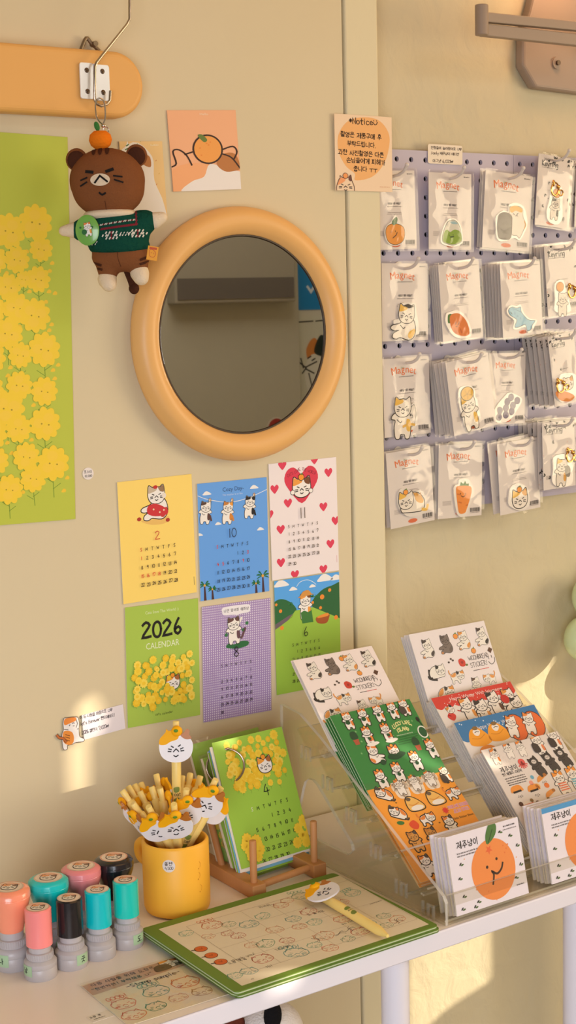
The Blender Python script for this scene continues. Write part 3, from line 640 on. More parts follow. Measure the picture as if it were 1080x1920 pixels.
def d11(A):
    for x, y in ((772, 75), (975, 106), (738, 180), (797, 241), (953, 257), (765, 357), (984, 420), (766, 503), (953, 532), (828, 556), (913, 50), (1006, 318), (715, 292)): c = A.P(x, y); heart(A, c[0], c[1], 6.2, '#e2405c')
    c = A.P(856, 150); heart(A, c[0], c[1] + 1, 26, '#dd3a52', 2); A.hand('CATS LOVE', c[0] - 11, c[1] - 11.5, 3.6, '#9a2438', .5, 3, 'c', rot=-.35); A.hand('THE WORLD', c[0] + 11.5, c[1] - 11.5, 3.6, '#9a2438', .5, 3, 'c', rot=.35)
    cat_head(A, c[0], c[1] + 6.5, 13.5, 0, 4, '#ef9f45', '#7a4a2c', True); 
    for s_ in (-1, 1): A.ell(c[0] + s_ * 14, c[1] + 12, 3.6, 3.4, DK, 6); A.ell(c[0] + s_ * 14, c[1] + 12, 2.9, 2.7, '#f6efe6', 7)
    x, y = A.P(797, 352); month(A, '11', x, y, 7.4, 9.6, 0, 30, '#3a302d', (), nsize=13, ncol='#5b4a44')
    A.line([(102, 128), (102, 137)], .6, '#d9a0a8', 1)
def dcov(A):
    A.type('Cats Save The World :)', 52, 11.5, 5, '#dfe9b8', 2); A.hand('2026', 52, 41, 19, '#1c1a18', 3.4, 3, 'c', sp=1.12); A.type('CALENDAR', 52, 55, 11, '#e8efcb', 2, wx=.85)
    rn = random.Random(5)
    for x, y in [(133, 955), (175, 957), (201, 932), (257, 925), (289, 920), (335, 920), (362, 905), (312, 945), (345, 945), (140, 985), (215, 970), (245, 955), (280, 960), (310, 975), (372, 945), (120, 1010), (165, 1005), (205, 1010), (235, 1000), (262, 985), (330, 1000), (358, 990), (125, 1070), (160, 1035), (190, 1045), (215, 1055), (240, 1030), (335, 1040), (372, 1020), (345, 1065), (150, 1100), (180, 1085), (210, 1090), (240, 1075), (265, 1080), (300, 1085), (330, 1090), (365, 1060), (160, 1125), (195, 1125), (225, 1110), (255, 1105), (293, 1110), (337, 1105), (370, 1085), (128, 1120), (200, 1140), (285, 935), (270, 1010), (230, 1045), (320, 1068), (280, 1065)] + [(rn.uniform(130, 375), rn.uniform(945, 1115)) for _ in range(26)]:
        c = A.P(x, y); r = rn.uniform(3.2, 5.8); stem(A, c[0], c[1] + 2, 6, 1, '#7ca03a', .4, rn=rn); fl = len(A.p); flower(A, c[0], c[1], r, 4 + fl // 2, col=rn.choice(('#f8d440', '#f2c42c', '#fbdc58')), dots=False, ph=rn.random()); A.ell(c[0], c[1], r * .5, r * .42, '#f5cc38', 5 + fl // 2, n=10)
    A.step = .000005; c = A.P(288, 1030); cat_head(A, c[0], c[1], 9.5, 0, 300); A.hand('cats calendar', 52, 139, 3, '#33401a', .35, align='c', arch=-.004)
def d8(A):
    for i in range(36): A.line([(i * 3, -1), (i * 3, 150)], 1.3, '#9a7cb4', 1, cap=False)
    for i in range(50): A.line([(-1, i * 3), (106, i * 3)], 1.3, '#a88cc0', 2, cap=False)
    c = A.P(570, 712); A.blob([(c[0] - 22, c[1]), (c[0] - 20, c[1] - 5), (c[0], c[1] - 6), (c[0] + 19, c[1] - 5), (c[0] + 21, c[1]), (c[0] + 19, c[1] + 5), (c[0] + 3, c[1] + 6), (c[0] + 1, c[1] + 9), (c[0] - 2, c[1] + 6), (c[0] - 19, c[1] + 5)], '#f3eef0', 4); A.hand('나만 믿어봐 해봐냥', c[0], c[1] + 1.6, 4, '#3a3238', .45, 5, 'c')
    c = A.P(575, 865); A.blob([(c[0] - 17, c[1] + 2), (c[0] - 14, c[1] - 3), (c[0] - 5, c[1] - 1), (c[0] + 6, c[1] - 4), (c[0] + 17, c[1] - 2), (c[0] + 15, c[1] + 3), (c[0], c[1] + 5)], '#2f6e42', 4)
    for q in ((616, 770), (525, 823), (600, 800)): A.ell(*A.P(*q), 2.6, 2.4, '#3b7a4c', 4, n=8)
    c = A.P(557, 772); A.line([(c[0] + 12, c[1] + 20), (c[0] + 18, c[1] + 8)], 3.4, '#6b4a52', 4); cat(A, c[0], c[1], 8.6, 'stand', -.05, 1, 5, '#6b4a44', '#6b4a44', '#6b4a52', hat=False); A.line([(c[0] + 6, c[1] + 4), (c[0] + 12, c[1] - 6)], 3.4, '#f3ece2', 7)
    x, y = A.P(502, 965); month(A, '8', x, y, 7.4, 10, 6, 30, '#4a3f58', (), nsize=13, ncol='#2c2630')
def d6(A):
    Q = lambda *p: [A.P(*q) for q in p]
    A.poly(Q((720, 560), (1030, 530), (1030, 700), (720, 745)), '#5aaaf0', 1)
    for x, y, r in ((768, 598, 11), (960, 572, 12), (820, 620, 6), (905, 607, 5), (1010, 570, 9)): c = A.P(x, y); cloud(A, c[0], c[1], r, 2)
    A.line(Q((835, 610), (850, 590), (880, 580), (905, 588), (920, 600)), .7, '#e3eef6', 2, 4)
    A.blob(Q((720, 770), (730, 690), (765, 665), (810, 680), (835, 715), (800, 740), (740, 785)), '#2c6a3c', 2); A.blob(Q((900, 690), (940, 630), (990, 605), (1040, 600), (1040, 770), (960, 740)), '#2a6438', 2)
    A.poly(Q((722, 790), (800, 738), (822, 728), (815, 745), (735, 805)), '#6f5f68', 3)
    A.poly(Q((720, 1110), (720, 860), (830, 715), (905, 700), (1040, 755), (1040, 1110)), '#9cc446', 3)
    for x, y, r in ((947, 655, 3.6), (980, 625, 2.6), (940, 703, 2.4), (764, 718, 2.6), (745, 690, 2), (1008, 745, 3.2), (905, 680, 2.2), (770, 792, 3)): A.ell(*A.P(x, y), r, r * .92, '#ef8f35', 4)
    A.blob(Q((922, 745), (975, 730), (978, 745), (965, 770), (928, 770)), '#a8562a', 4); A.blob(Q((930, 740), (970, 725), (972, 738), (930, 748)), '#e9923a', 5)
    c = A.P(873, 668); cat(A, c[0], c[1], 8.2, 'stand', 0, 1, 5, '#ef9f45', '#7a4a2c', '#ef9f45', hat=False)
    A.blob(Q((840, 660), (850, 650), (862, 632), (885, 625), (900, 640), (912, 642), (870, 652)), '#d9974a', 12); A.poly(Q((852, 725), (868, 715), (885, 722), (900, 712), (908, 765), (860, 772)), '#3f7a3a', 8)
    for x in (808, 902, 925): p = A.P(x, 655 if x > 850 else 690); [A.line([p, (p[0] + 4 * cos(a), p[1] + 3.4 * sin(a))], 1.1, '#2f7a44', 4) for a in (-2.8, -2.2, -1.2, -.6, .1)]
    x, y = A.P(816, 872); month(A, '6', x, y, 7.0, 9.6, 1, 30, '#2c3318', (), nsize=12)
page([(218, 905), (358, 888), (369, 1112), (232, 1131)], 'yellow calendar page numbered 2 with a cat in a red robe', '#ffdc74', d2)
page([(368, 908), (499, 894), (505, 1110), (377, 1125)], 'blue calendar page numbered 10 with three cats pegged on a washing line', '#69a6ee', d10)
page([(502, 870), (628, 857), (637, 1071), (511, 1086)], 'white calendar page numbered 11 scattered with red hearts', '#f4e8e6', d11)
page([(233, 1140), (370, 1121), (376, 1342), (240, 1363)], 'green 2026 calendar cover page with a field of yellow flowers', '#acc852', dcov)
page([(378, 1138), (506, 1121), (509, 1332), (381, 1354)], 'purple checked calendar page numbered 8 with a dancing cat', '#e3d9e6', d8)
page([(512, 1089), (634, 1073), (640, 1280), (520, 1302)], 'green calendar page numbered 6 with an orchard, corner behind the sticker stand', '#a0c646', d6, '#a8c060')

# --- notice card across the door casing
fr = frame([(629, 214), (733, 219), (736, 359), (626, 358)], (0, -.0035, 0), NW)
A = Art(85, 105, frame=fr).view(620, 200, 9.0); Q = lambda *p: [A.P(*q) for q in p]
A.blob(Q((540, 180), (800, 230), (960, 420), (985, 640), (900, 950), (700, 1180), (415, 1245), (400, 1130), (250, 1000), (130, 760), (125, 480), (280, 250)), '#f0b26e', 1, 6)
def ln(t, zx, zy, s, **k): c = A.P(zx, zy); A.hand(t, c[0], c[1], s, '#43260f', s * .14, 3, **k)
ln('✦Notice☺', 540, 300, 8.4, align='c', sp=.92)
for t, y, x in (('촬영은 제품구매 후', 535, 510), ('부탁드립니다.', 680, 520), ('과한 사진촬영은 다른', 835, 510), ('손님들에게 피해가', 965, 590), ('줍니다 ㅜㅜ', 1100, 580)): ln(t, x, y, 7.2, align='c', sp=.88, rot=.03)
c = A.P(245, 1320); t = tf(c[0], c[1], 12.5); A.line(t((-.95, 1.1), (-1.05, .3), (-.8, -.5), (-.62, -.75), (-.62, -1.0), (-.3, -.78), (.3, -.82), (.62, -1.1), (.75, -.5), (1.05, .3), (.9, 1.1)), 1.0, '#6b4a3a', 5, 4)
A.blob(t((-.95, -.0), (-.6, -.75), (0, -.75), (-.1, -.4), (-.6, -.1)), '#f0a06a', 4); A.blob(t((.35, -.7), (.62, -1.05), (.72, -.5), (.5, -.45)), '#6b4038', 4); A.ell(c[0], c[1] - 12.5, 4.2, 4.2, '#6b4a3a', 5); A.ell(c[0], c[1] - 12.5, 3.4, 3.4, '#f19a56', 6)
face(A, t, 12, 6, '#43302a'); A.fine(66, 99, 15, 2, '#e0b088', 1)
sheet('notice_card', fr, A, '#f1d3b0', 'handwritten notice card with an orange speech bubble on the door casing', 'card')

# --- cat price note at the lower left
fr = frame([(152, 1340), (231, 1321), (234, 1364), (158, 1389)], (0, -.001, 0), NW)
A = Art(62, 32, clip=False, frame=fr).view(90, 1300, 6.75); Q = lambda *p: [A.P(*q) for q in p]
for t, x, y in (('이 두 나눔을 마음으로 ☺♥', 400, 330), ("let's forever 핸드메이드!", 400, 410), ('2026 캘린더 7,000₩', 425, 520)):
    c = A.P(x, y); A.hand(t, c[0], c[1], 4.4, '#332b33', .5, 3, sp=.80, rot=.0)
O = Q((200, 320), (235, 312), (340, 300), (375, 312), (388, 380), (385, 460), (395, 545), (450, 575), (440, 605), (360, 612), (300, 640), (240, 655), (238, 700), (210, 712), (190, 690), (178, 610), (175, 520), (195, 460), (190, 390))
mb = MB(); mb.box((0, 0, .0003), (fr['W'], fr['H'], .0006), ink('#ebe1e2'))
A.line(smooth_closed(O, 4), 1.5, '#55403c', 2, closed=True); A.blob(O, '#f1ebe6', 3); A.blob(Q((200, 335), (240, 312), (340, 302), (350, 340), (270, 380), (205, 400)), '#ec8f43', 4)
A.blob(Q((185, 500), (230, 470), (300, 490), (325, 560), (310, 630), (250, 650), (190, 610)), '#ec9440', 4); A.line(Q((110, 530), (140, 562), (190, 570), (225, 610)), 3.8, '#55403c', 4, 4); A.line(Q((110, 530), (140, 562), (190, 570), (225, 610)), 2.6, '#c9713a', 5, 4)
for y in (520, 550, 585): A.line(Q((215, y), (270, y + 15)), .9, '#8a5228', 6)
for g in ([(200, 455), (250, 460)], [(262, 400), (275, 395), (268, 410)], [(300, 385), (312, 370), (330, 375)], [(310, 410), (330, 408)], [(365, 450), (380, 445)], [(350, 330), (370, 380), (350, 430)]): A.line(Q(*g), .8, '#55403c', 6)
mb.art(A, fr['W'] / 62, fr['H'] / 32, .0007); mb.build('price_note', M=fr['M'], label='cut out cat sticker with a handwritten price note on the wall above the stamps', category='price note')

# --- round mirror
m_peach = mat('peach_lacquer', '#ebb46c', .42, spec=.45, var=.03, vscale=6)
mc = onY(456.5, 628, -.012); RO = .1557
Mm = Matrix.Translation((mc.x, 0, mc.z)) @ Matrix.Rotation(radians(90), 4, 'X')
t = thing('wall_mirror', Mm, 'round wall mirror in a thick peach frame', 'mirror')
prof = smooth_open([(RO - .006, .0005), (RO, .007), (RO - .0005, .016), (RO - .008, .025), (RO - .018, .0275), (RO - .027, .024), (RO - .0335, .0165)], 5)
mb = MB(); mb.lathe(prof + [(RO - .034, .004), (RO - .006, .0005)], m_peach, 96); mb.build('frame', t)
MB().lathe([(RO - .0335, .0120), (RO - .0335, .0172), (RO - .0352, .0172), (RO - .0352, .0120), (RO - .0335, .0120)], mat('dark_mirror_rim', '#4a3a2c', .4), 96).build('mirror_rim', t)
MB().lathe([(RO - .0352, .0136), (RO - .0352, .0150), (RO - .0362, .0155), (0, .0155)], mat('mirror_silver', '#c9c9c4', .015, 1.0), 96, smooth=False).build('mirror_glass', t)

# --- rounded peach rail
yr = -.030; zt = onY(60, 86, yr * .6).z; zb_ = onY(60, 214, yr * .6).z; R = (zt - zb_) / 2; xe = onY(261, 148, yr * .6).x - R; zc = (zt + zb_) / 2
pts = [(-.75, -R)] + [(R * sin(a), -R * cos(a)) for a in (pi * i / 24 for i in range(25))] + [(-.75, R)]
Mr = Matrix.Translation((xe, 0, zc)) @ Matrix.Rotation(radians(90), 4, 'X')
t = thing('wall_rail', Mr, 'rounded peach wall rail along the top left', 'rail')
MB().prism(pts, 0.002, .030, mat('peach_board', '#ebb062', .5, var=.03, vscale=5), smooth=False).build('board', t, bevel=.007, seg=4)
p = onY(168, 84, -.006); mb = MB(); mb.tube(smooth_open([(p.x - xe - .011, p.z - zc - .006, .006), (p.x - xe - .004, p.z - zc + .007, .006), (p.x - xe + .002, p.z - zc + .002, .006), (p.x - xe + .012, p.z - zc - .006, .006)], 4), .0022, mat('bracket_metal', '#8c7a62', .4, .8))
mb.cyl(.003, .002, .012, mat('bracket_metal', '#8c7a62'), 12, Matrix.Translation((p.x - xe + .005, p.z - zc + .001, 0))); mb.build('hanging_bracket', t)

# --- hinge on the rail and the bent hook rod
m_chrome = mat('chrome', '#f0f0f2', .30, .85); m_screw = mat('screw_steel', '#6b5a4c', .4, .9)
h0 = onY(176.5, 153, -.031)
t = thing('hinge', Matrix.Translation(h0) @ Matrix.Rotation(radians(90), 4, 'X'), 'chrome hinge with four screws fixed on the peach rail', 'hinge')
for s_ in (-1, 1):
    lf = MB().prism([(x + s_ * .0098, y - (.001 if s_ > 0 else 0)) for x, y in rrect(.0178, .040, .003)], 0, .0022, m_chrome).build('leaf', t, bevel=.0006)
    for yy in (-.0115, .0115):
        mb = MB(); mb.lathe([(0, .0032), (.0018, .0030), (.0029, .0022), (.0029, .0020)], m_screw, 16, Matrix.Translation((s_ * .0098, yy, 0))); mb.box((s_ * .0098, yy, .0033), (.004, .0007, .0004), m_dark); mb.build('screw', lf)
MB().rod((0, -.019, .0022), (0, .019, .0022), .0016, m_chrome, 10).build('hinge_pin', t)
yk = -.040; pts = [onY(x, y, yk) for x, y in ((178, 124), (177, 186), (181, 195), (190, 199), (201, 195), (206, 188), (207, 170))]
top = [onY(243, -60, yk + .01), onY(243, 10, yk), onY(243, 36, yk)]
mb = MB(); path = [top[0] + V((0, .05, .10)), top[0] + V((0, .0, .10))] + top + [onY(238, 46, yk), onY(181, 117, yk)] + pts
mb.tube(path, .0016, mat('hook_wire', '#b9aa98', .25, 1.0), 10)
mb.cyl(.009, 0, .006, m_chrome, 20, Matrix.Translation((path[0].x, 0, path[0].z)) @ Matrix.Rotation(radians(90), 4, 'X')); mb.rod((path[0].x, 0, path[0].z), path[0], .0016, m_chrome)
mb.build('hook_rod', label='bent steel hook rod hanging down in front of the peach rail', category='hook')

# ================================================================== PEGBOARD AND ITS PACKS
YP = .0325; PIT = .025; HX, HZ = .2034, 1.6045
m_peg = mat('lavender_board', '#bbb1be', .5, spec=.4, var=.02)
def pegboard(c0, c1, r0, r1, xl, xr, zt, zb, label):
    mb = MB(); T = .0045; n = 16
    for c in range(c0, c1 + 1):
        for r in range(r0, r1 + 1):
            x, z = HX + c * PIT, HZ - r * PIT; l = xl if c == c0 else x - PIT / 2; rr = xr if c == c1 else x + PIT / 2
            tt = zt if r == r0 else z + PIT / 2; bb = zb if r == r1 else z - PIT / 2
            sq = []; ci = []
            for i in range(n):
                a = 2 * pi * i / n + pi / 4; ca, sa = cos(a), sin(a); ci.append((x + .0036 * ca, z + .0036 * sa)); k = 1 / max(abs(ca), abs(sa)); u, v = ca * k, sa * k
                sq.append((x + (rr - x) * u if u > 0 else x + (x - l) * u, z + (tt - z) * v if v > 0 else z + (z - bb) * v))
            vs = [(a, YP, b) for a, b in sq] + [(a, YP, b) for a, b in ci] + [(a, YP + T, b) for a, b in ci]
            mb.add(vs, [(i, (i + 1) % n, n + (i + 1) % n, n + i) for i in range(n)] + [(n + i, n + (i + 1) % n, 2 * n + (i + 1) % n, 2 * n + i) for i in range(n)], m_peg)
    xs, zs, k = (xl, xr), (zb, zt), YP + T
    mb.add([(xl, YP, zb), (xr, YP, zb), (xr, YP, zt), (xl, YP, zt), (xl, k, zb), (xr, k, zb), (xr, k, zt), (xl, k, zt)], [(0, 4, 5, 1), (1, 5, 6, 2), (2, 6, 7, 3), (3, 7, 4, 0)], m_peg)
    x = (xl + xr) / 2; mb.add([(xl, YR - .0015, zb), (xr, YR - .0015, zb), (xr, YR - .0015, zt), (xl, YR - .0015, zt)], [(0, 1, 2, 3)], mat('hole_shade', '#0c0a09', .95))  # near-black sheet stands in for the shade seen through the holes
    return mb.build('pegboard', label=label, category='pegboard', group='lavender pegboard panels')
xj = HX + 8.5 * PIT; zj = HZ - 8.62 * PIT; zt, zb = HZ + .0125, 1.121
pegboard(-2, 8, 0, 18, .119, xj - .0004, zt, zb, 'lavender pegboard panel left of the joint, behind the magnet packs')
pegboard(9, 18, 0, 8, xj + .0004, .69, zt, zj + .0004, 'upper lavender pegboard panel behind the keyring packs')
pegboard(9, 18, 9, 18, xj + .0004, .69, zj - .0004, zb, 'lower lavender pegboard panel behind the keyring packs')

fr = frame([(801, 269), (867, 274), (866, 310), (803, 306)], (0, YP - .001, 0), NW)
A = Art(62, 34, frame=fr).view(790, 260, 8.72)
for tx, x, y, s_ in (('인형들이 놀러왔어요 ☺♥', 150, 170, 5.2), ('/only 제주냥이 에디션', 145, 255, 5.2), ('마그넷 6,000₩', 180, 385, 5.4)): c = A.P(x, y); A.hand(tx, c[0], c[1], s_, '#4a3222', .6, 3, sp=.84, rot=.0)
mb = MB(); mb.prism(rrect(fr['W'], fr['H'], .003), 0, .0006, ink('#ecdcc4')); mb.art(A, fr['W'] / 62, fr['H'] / 34, .0007)
mb.build('price_card', M=fr['M'], label='small handwritten price card on the top edge of the pegboard', category='card')

m_sleeve = clear('clear_sleeve', '#fdfcfa', .9, .09, bump=.22, bscale=30, haze=.02)
m_hook = mat('white_hook_plastic', '#ded2c6', .3, spec=.5, coat=.3)
m_gold = mat('gold_clasp', '#e2a85c', .22, 1.0)
m_acr = clear('clear_acrylic', '#ffffff', 1.0, .03, haze=.10)
def sleeve_mb(W, H, z, seed):
    mb = MB(); nx, ny = 8, 12; rn = random.Random(seed); o = V((rn.random() * 50, rn.random() * 50, 0)); vs = []
    for j in range(ny + 1):
        for i in range(nx + 1):
            u, v = i / nx, j / ny; e = min(u, 1 - u, v, 1 - v) * 5
            vs.append(((u - .5) * (W + .005), (v - .5) * (H + .006), z + min(1, e) * (.0012 + .0022 * noise.noise(V((u * 2.2, v * 2.8, 0)) + o))))
    mb.add(vs, [(j * (nx + 1) + i, j * (nx + 1) + i + 1, (j + 1) * (nx + 1) + i + 1, (j + 1) * (nx + 1) + i) for j in range(ny) for i in range(nx)], m_sleeve, True)
    return mb
def barcode(A, x, y, w_, h, seed=1):
    rn = random.Random(seed); u = x
    while u < x + w_: b = rn.choice((.5, .9, 1.4)); A.poly([(u, y), (u + b, y), (u + b, y + h), (u, y + h)], '#3a3029', 1); u += b + rn.choice((.4, .8))
    A.fine(x, y + h + 1.6, w_, 1.2, '#6a5a50', 1)
def magnet_card(A, seed):
    w_, h = A.w, A.h
    A.type('Jeju', w_ * .42, h * .135, 4.2, '#8aa06a', 1); 
    x = w_ * .18
    for i, ch in enumerate('Magnet'):
        pl, wd = text_polys(ch); A.type(ch, x, h * .205 + (abs(i - 2.5) ** 2) * .42 - 1.5, 14.5, '#e2763c', 1, 'l', rot=(i - 2.5) * .07); A.type(ch, x + .35, h * .205 + (abs(i - 2.5) ** 2) * .42 - 1.5, 14.5, '#e2763c', 2, 'l', rot=(i - 2.5) * .07); x += wd * 14.5 + .55
    A.fine(w_ * .34, h * .245, w_ * .32, 1.5, '#55463c', 1, seed=seed); A.hand('어떠냥 제주 어때냥?', w_ * .5, h * .43, 3.2, '#4c4038', .5, 1, 'c', sp=.75); A.fine(w_ * .33, h * .46, w_ * .36, 1.5, '#77685c', 1, seed=seed + 1)
    A.fine(w_ * .34, h * .535, w_ * .32, 1.3, '#8a7b70', 1, seed=seed + 2); A.fine(w_ * .32, h * .555, w_ * .36, 1.3, '#8a7b70', 1, seed=seed + 3); A.fine(w_ * .82, h * .05, w_ * .13, 1.8, '#4c4038', 1, seed=5)
    for i in range(5): A.fine(w_ * .1, h * (.77 + .013 * i), w_ * .2, .9, '#a2948a', 1, seed=i)
    A.ell(w_ * .5, h * .945, w_ * .105, h * .028, '#d9683a', 1); barcode(A, w_ * .73, h * .885, w_ * .22, h * .055)
def keyring_card(A, seed):
    w_, h = A.w, A.h; rn = random.Random(seed)
    for k in range(16):
        x, y = rn.uniform(.03, .97) * w_, rn.choice((rn.uniform(.02, .1), rn.uniform(.3, .98))) * h; a = rn.uniform(0, 6.28)
        for d in (0, 1.1): A.ell(x + 2 * cos(a + d), y + 2 * sin(a + d), 2.2, 1.0, '#2c2a24', 1, a + d, 8)
    for k in range(10): A.ell(rn.uniform(0, 1) * w_, rn.uniform(.3, 1) * h, .6, .6, '#d9683a', 1, n=6)
    A.type('Jejumeow', w_ * .32, h * .075, 5, '#4c4038', 1, wx=.9); A.hand('Keyring', w_ * .36, h * .16, 7.4, '#332a26', 1.2, 1, 'c', sp=.92); A.fine(w_ * .12, h * .185, w_ * .45, 1.3, '#77685c', 1)
    A.fine(w_ * .33, h * .5, w_ * .34, 1.5, '#77685c', 1, seed=3); A.ell(w_ * .48, h * .95, w_ * .13, h * .028, '#d9683a', 1); barcode(A, w_ * .68, h * .84, w_ * .22, h * .055)
    for i in range(5): A.fine(w_ * .08, h * (.80 + .012 * i), w_ * .26, .9, '#a2948a', 1, seed=i)

def pack(kind, q, yf, label, back=None, nback=0, step=.0055, drift=0.0, view=(700, 260, 2.842), magnet=None, seed=1, name=None, blank=False, group=None, hook=True, backlabel=None, fan=.02, slip=None):
    """one hanging pack (card, sleeve, charm) at its place, and the packs behind it on the same hook"""
    fr = frame(q, (0, yf, 0), NW); W, H = fr['W'], fr['H']; aw = 82 if kind == 'magnet' else 62
    t = thing(name or kind + '_pack', fr['M'], label, kind + ' pack', group)
    mb = MB(); mb.box((0, 0, .0005), (W, H, .001), ink('#e0d5cc')); A = Art(aw, aw * H / W, frame=fr).view(*view)
    if not blank: (magnet_card if kind == 'magnet' else keyring_card)(A, seed)
    mb.art(A, W / aw, H / A.h, .0011); mb.build('card', t)
    if magnet: magnet(t, fr, aw)
    sleeve_mb(W, H, .0042 if magnet else .0016, seed).build('plastic_sleeve', t)
    rn = random.Random(seed * 7)
    src = None
    for i in range(nback):
        M2 = fr['M'] @ Matrix.Translation((drift * (i + 1) + (slip[0] if slip else 0), rn.uniform(-.0015, .0015) + (slip[1] if slip else 0), -step * (i + 1))) @ Matrix.Rotation(rn.uniform(-fan, fan), 4, 'Z')
        if src is None:
            src = thing(kind + '_pack', M2, backlabel, kind + ' pack', back); m2 = MB(); m2.box((0, 0, .0005), (W, H, .001), ink('#e0d5cc'))
            A2 = Art(aw, aw * H / W); (magnet_card if kind == 'magnet' else keyring_card)(A2, seed + 3); m2.art(A2, W / aw, H / A2.h, .0011); m2.build('card', src)
            sleeve_mb(W, H, .0022, seed + 9).build('plastic_sleeve', src)
        else: dup(src, M2)
    if hook:
        c = fr['M'] @ V((0, H / 2 - .008, 0)); mb = MB(); y0 = YP + .003; yt = yf - .030
        p = [V((c.x, y0, c.z + .001)), V((c.x, y0 - .006, c.z)), V((c.x, (y0 + yt) / 2, c.z + .001)), V((c.x, yt + .016, c.z + .002)), V((c.x, yt + .006, c.z + .006)), V((c.x, yt, c.z + .013))]
        mb.tube(smooth_open(p, 4), .0021, m_hook, 10); mb.ell(p[-1], (.0028, .0028, .0028), m_hook, 12); mb.cyl(.007, 0, .0014, m_hook, 18, Matrix.Translation((c.x, YP - .0002, c.z + .004)) @ Matrix.Rotation(radians(90), 4, 'X'))
        mb.build('peg_hook', label='white hook holding the ' + label.replace('front ', ''), category='hook', group='peg hooks')
    return t

def charm(name, draw, outline, thick=.0022, label=None):
    """acrylic charm: clear outline plate with the print on it; draw works in photograph spots"""
    def go(t, fr, aw):
        A = Art(aw, aw * fr['H'] / fr['W'], clip=False, frame=fr); s = fr['W'] / aw; s2 = fr['H'] / A.h
        mb = MB(); O = outline(A); O = smooth_closed(O, 3) if len(O) < 40 else O
        mb.prism([(x * s - fr['W'] / 2, fr['H'] / 2 - y * s2) for x, y in O], .0012, .0012 + thick, mat('milky_acrylic', '#e6ddd2', .15, spec=.6))
        draw(A); mb.art(A, s, s2, .0013 + thick); mb.build(name, t, label=label)
    return go
def zq(view, *p): return lambda A: [A.view(*view).P(*a) for a in p]
V1 = (700, 260, 2.842); V2 = (700, 620, 2.842)
def hull(A, pts, g=2.2):
    c = (sum(p[0] for p in pts) / len(pts), sum(p[1] for p in pts) / len(pts)); o = []
    for p in pts: d = V((p[0] - c[0], p[1] - c[1])); d = d.normalized() * (d.length + g); o.append((c[0] + d.x, c[1] + d.y))
    return o
def simple(view, pts, draw): return charm('magnet', lambda A: draw(A.view(*view), lambda *p: [A.P(*a) for a in p]), lambda A: hull(A, zq(view, *pts)(A)))

def mg_orange(A, Q):
    P = [(58, 500), (70, 465), (108, 455), (148, 470), (158, 505), (148, 545), (110, 565), (72, 548)]
    A.line(smooth_closed(Q(*P), 4), 1.6, '#35301a', 1, closed=True); A.blob(Q(*P), '#e5932b', 2); A.blob(Q((95, 462), (92, 440), (112, 418), (120, 432), (112, 455)), '#3f6b34', 3)
    for g in ([(85, 496), (86, 500)], [(108, 492), (109, 496)], [(118, 500), (112, 515), (95, 530)]): A.line(Q(*g), 1.3, '#33261a', 4)
def mg_bell(A, Q):
    P = [(360, 545), (365, 500), (385, 450), (405, 437), (430, 440), (450, 470), (460, 520), (458, 550), (420, 566), (385, 560)]
    A.line(smooth_closed(Q(*P), 4), 1.3, '#25402a', 1, closed=True); A.blob(Q(*P), '#d9d4c4', 2); A.blob(Q((362, 545), (368, 500), (385, 485), (400, 498), (425, 485), (455, 500), (459, 545), (420, 564), (385, 558)), '#86a52c', 3)
    A.blob(Q((400, 445), (425, 442), (440, 455), (415, 456)), '#9dbcc0', 3); A.line(Q((400, 525), (420, 522)), 1.5, '#33441f', 4); A.line(Q((395, 515), (397, 518)), 1, '#33441f', 4); A.line(Q((415, 512), (417, 515)), 1, '#33441f', 4)
def mg_stone(A, Q):
    B = [(657, 520), (655, 430), (668, 408), (690, 395), (715, 405), (728, 430), (722, 525), (690, 535)]
    K = [(715, 410), (718, 365), (735, 375), (750, 360), (785, 375), (788, 420), (800, 450), (785, 500), (768, 530), (755, 515), (728, 505)]
    A.line(smooth_closed(Q(*K), 4), 1.2, DK, 1, closed=True); A.blob(Q(*K), '#e9ddcd', 2); A.blob(Q((718, 385), (722, 365), (750, 358), (783, 375), (780, 395), (750, 385), (730, 395)), '#e2b04a', 3)
    A.line(Q((795, 440), (803, 460), (795, 480)), 2, '#c98f3a', 3); A.line(smooth_closed(Q(*B), 4), 1.4, '#28231f', 4, closed=True); A.blob(Q(*B), '#7a7067', 5); A.blob(Q((657, 432), (660, 405), (690, 392), (722, 405), (730, 432), (690, 424)), '#625850', 6)
    for g in ([(678, 455), (690, 450)], [(700, 450), (712, 455)], [(668, 480), (685, 495), (700, 490), (716, 478)], [(680, 500), (705, 505)]): A.line(Q(*g), 1.3, '#262120', 7)
    for g in ([(735, 400), (742, 405)], [(762, 398), (755, 404)], [(748, 415), (753, 408), (760, 415)]): A.line(Q(*g), 1, DK, 5)
def mg_cat(hx, hy, s, pose, rot=0, fl=1, hat=True, col='#e9b848', patch='#e9b848'):
    def d(A, Q): c = Q((hx, hy))[0]; cat(A, c[0], c[1], s, pose, rot, fl, 1, col, None, patch, '#ebe0d0', hat)
    return d
def mg_carrot(A, Q):
    P = [(400, 945), (440, 930), (475, 955), (498, 1000), (502, 1040), (475, 1052), (430, 1040), (405, 1005)]
    A.blob(Q((392, 985), (388, 945), (398, 935), (412, 938), (425, 960)), '#4d7d3c', 1); A.blob(Q(*P), '#e07a2b', 2)
    for g in ([(428, 990), (432, 978)], [(440, 992), (448, 985), (446, 975)], [(430, 1000), (440, 1002)]): A.line(Q(*g), 1.1, '#3a2417', 3)
    for g in ([(425, 1020), (432, 1034)], [(455, 1015), (462, 1035)]): A.line(Q(*g), 2.4, '#c75f24', 3)
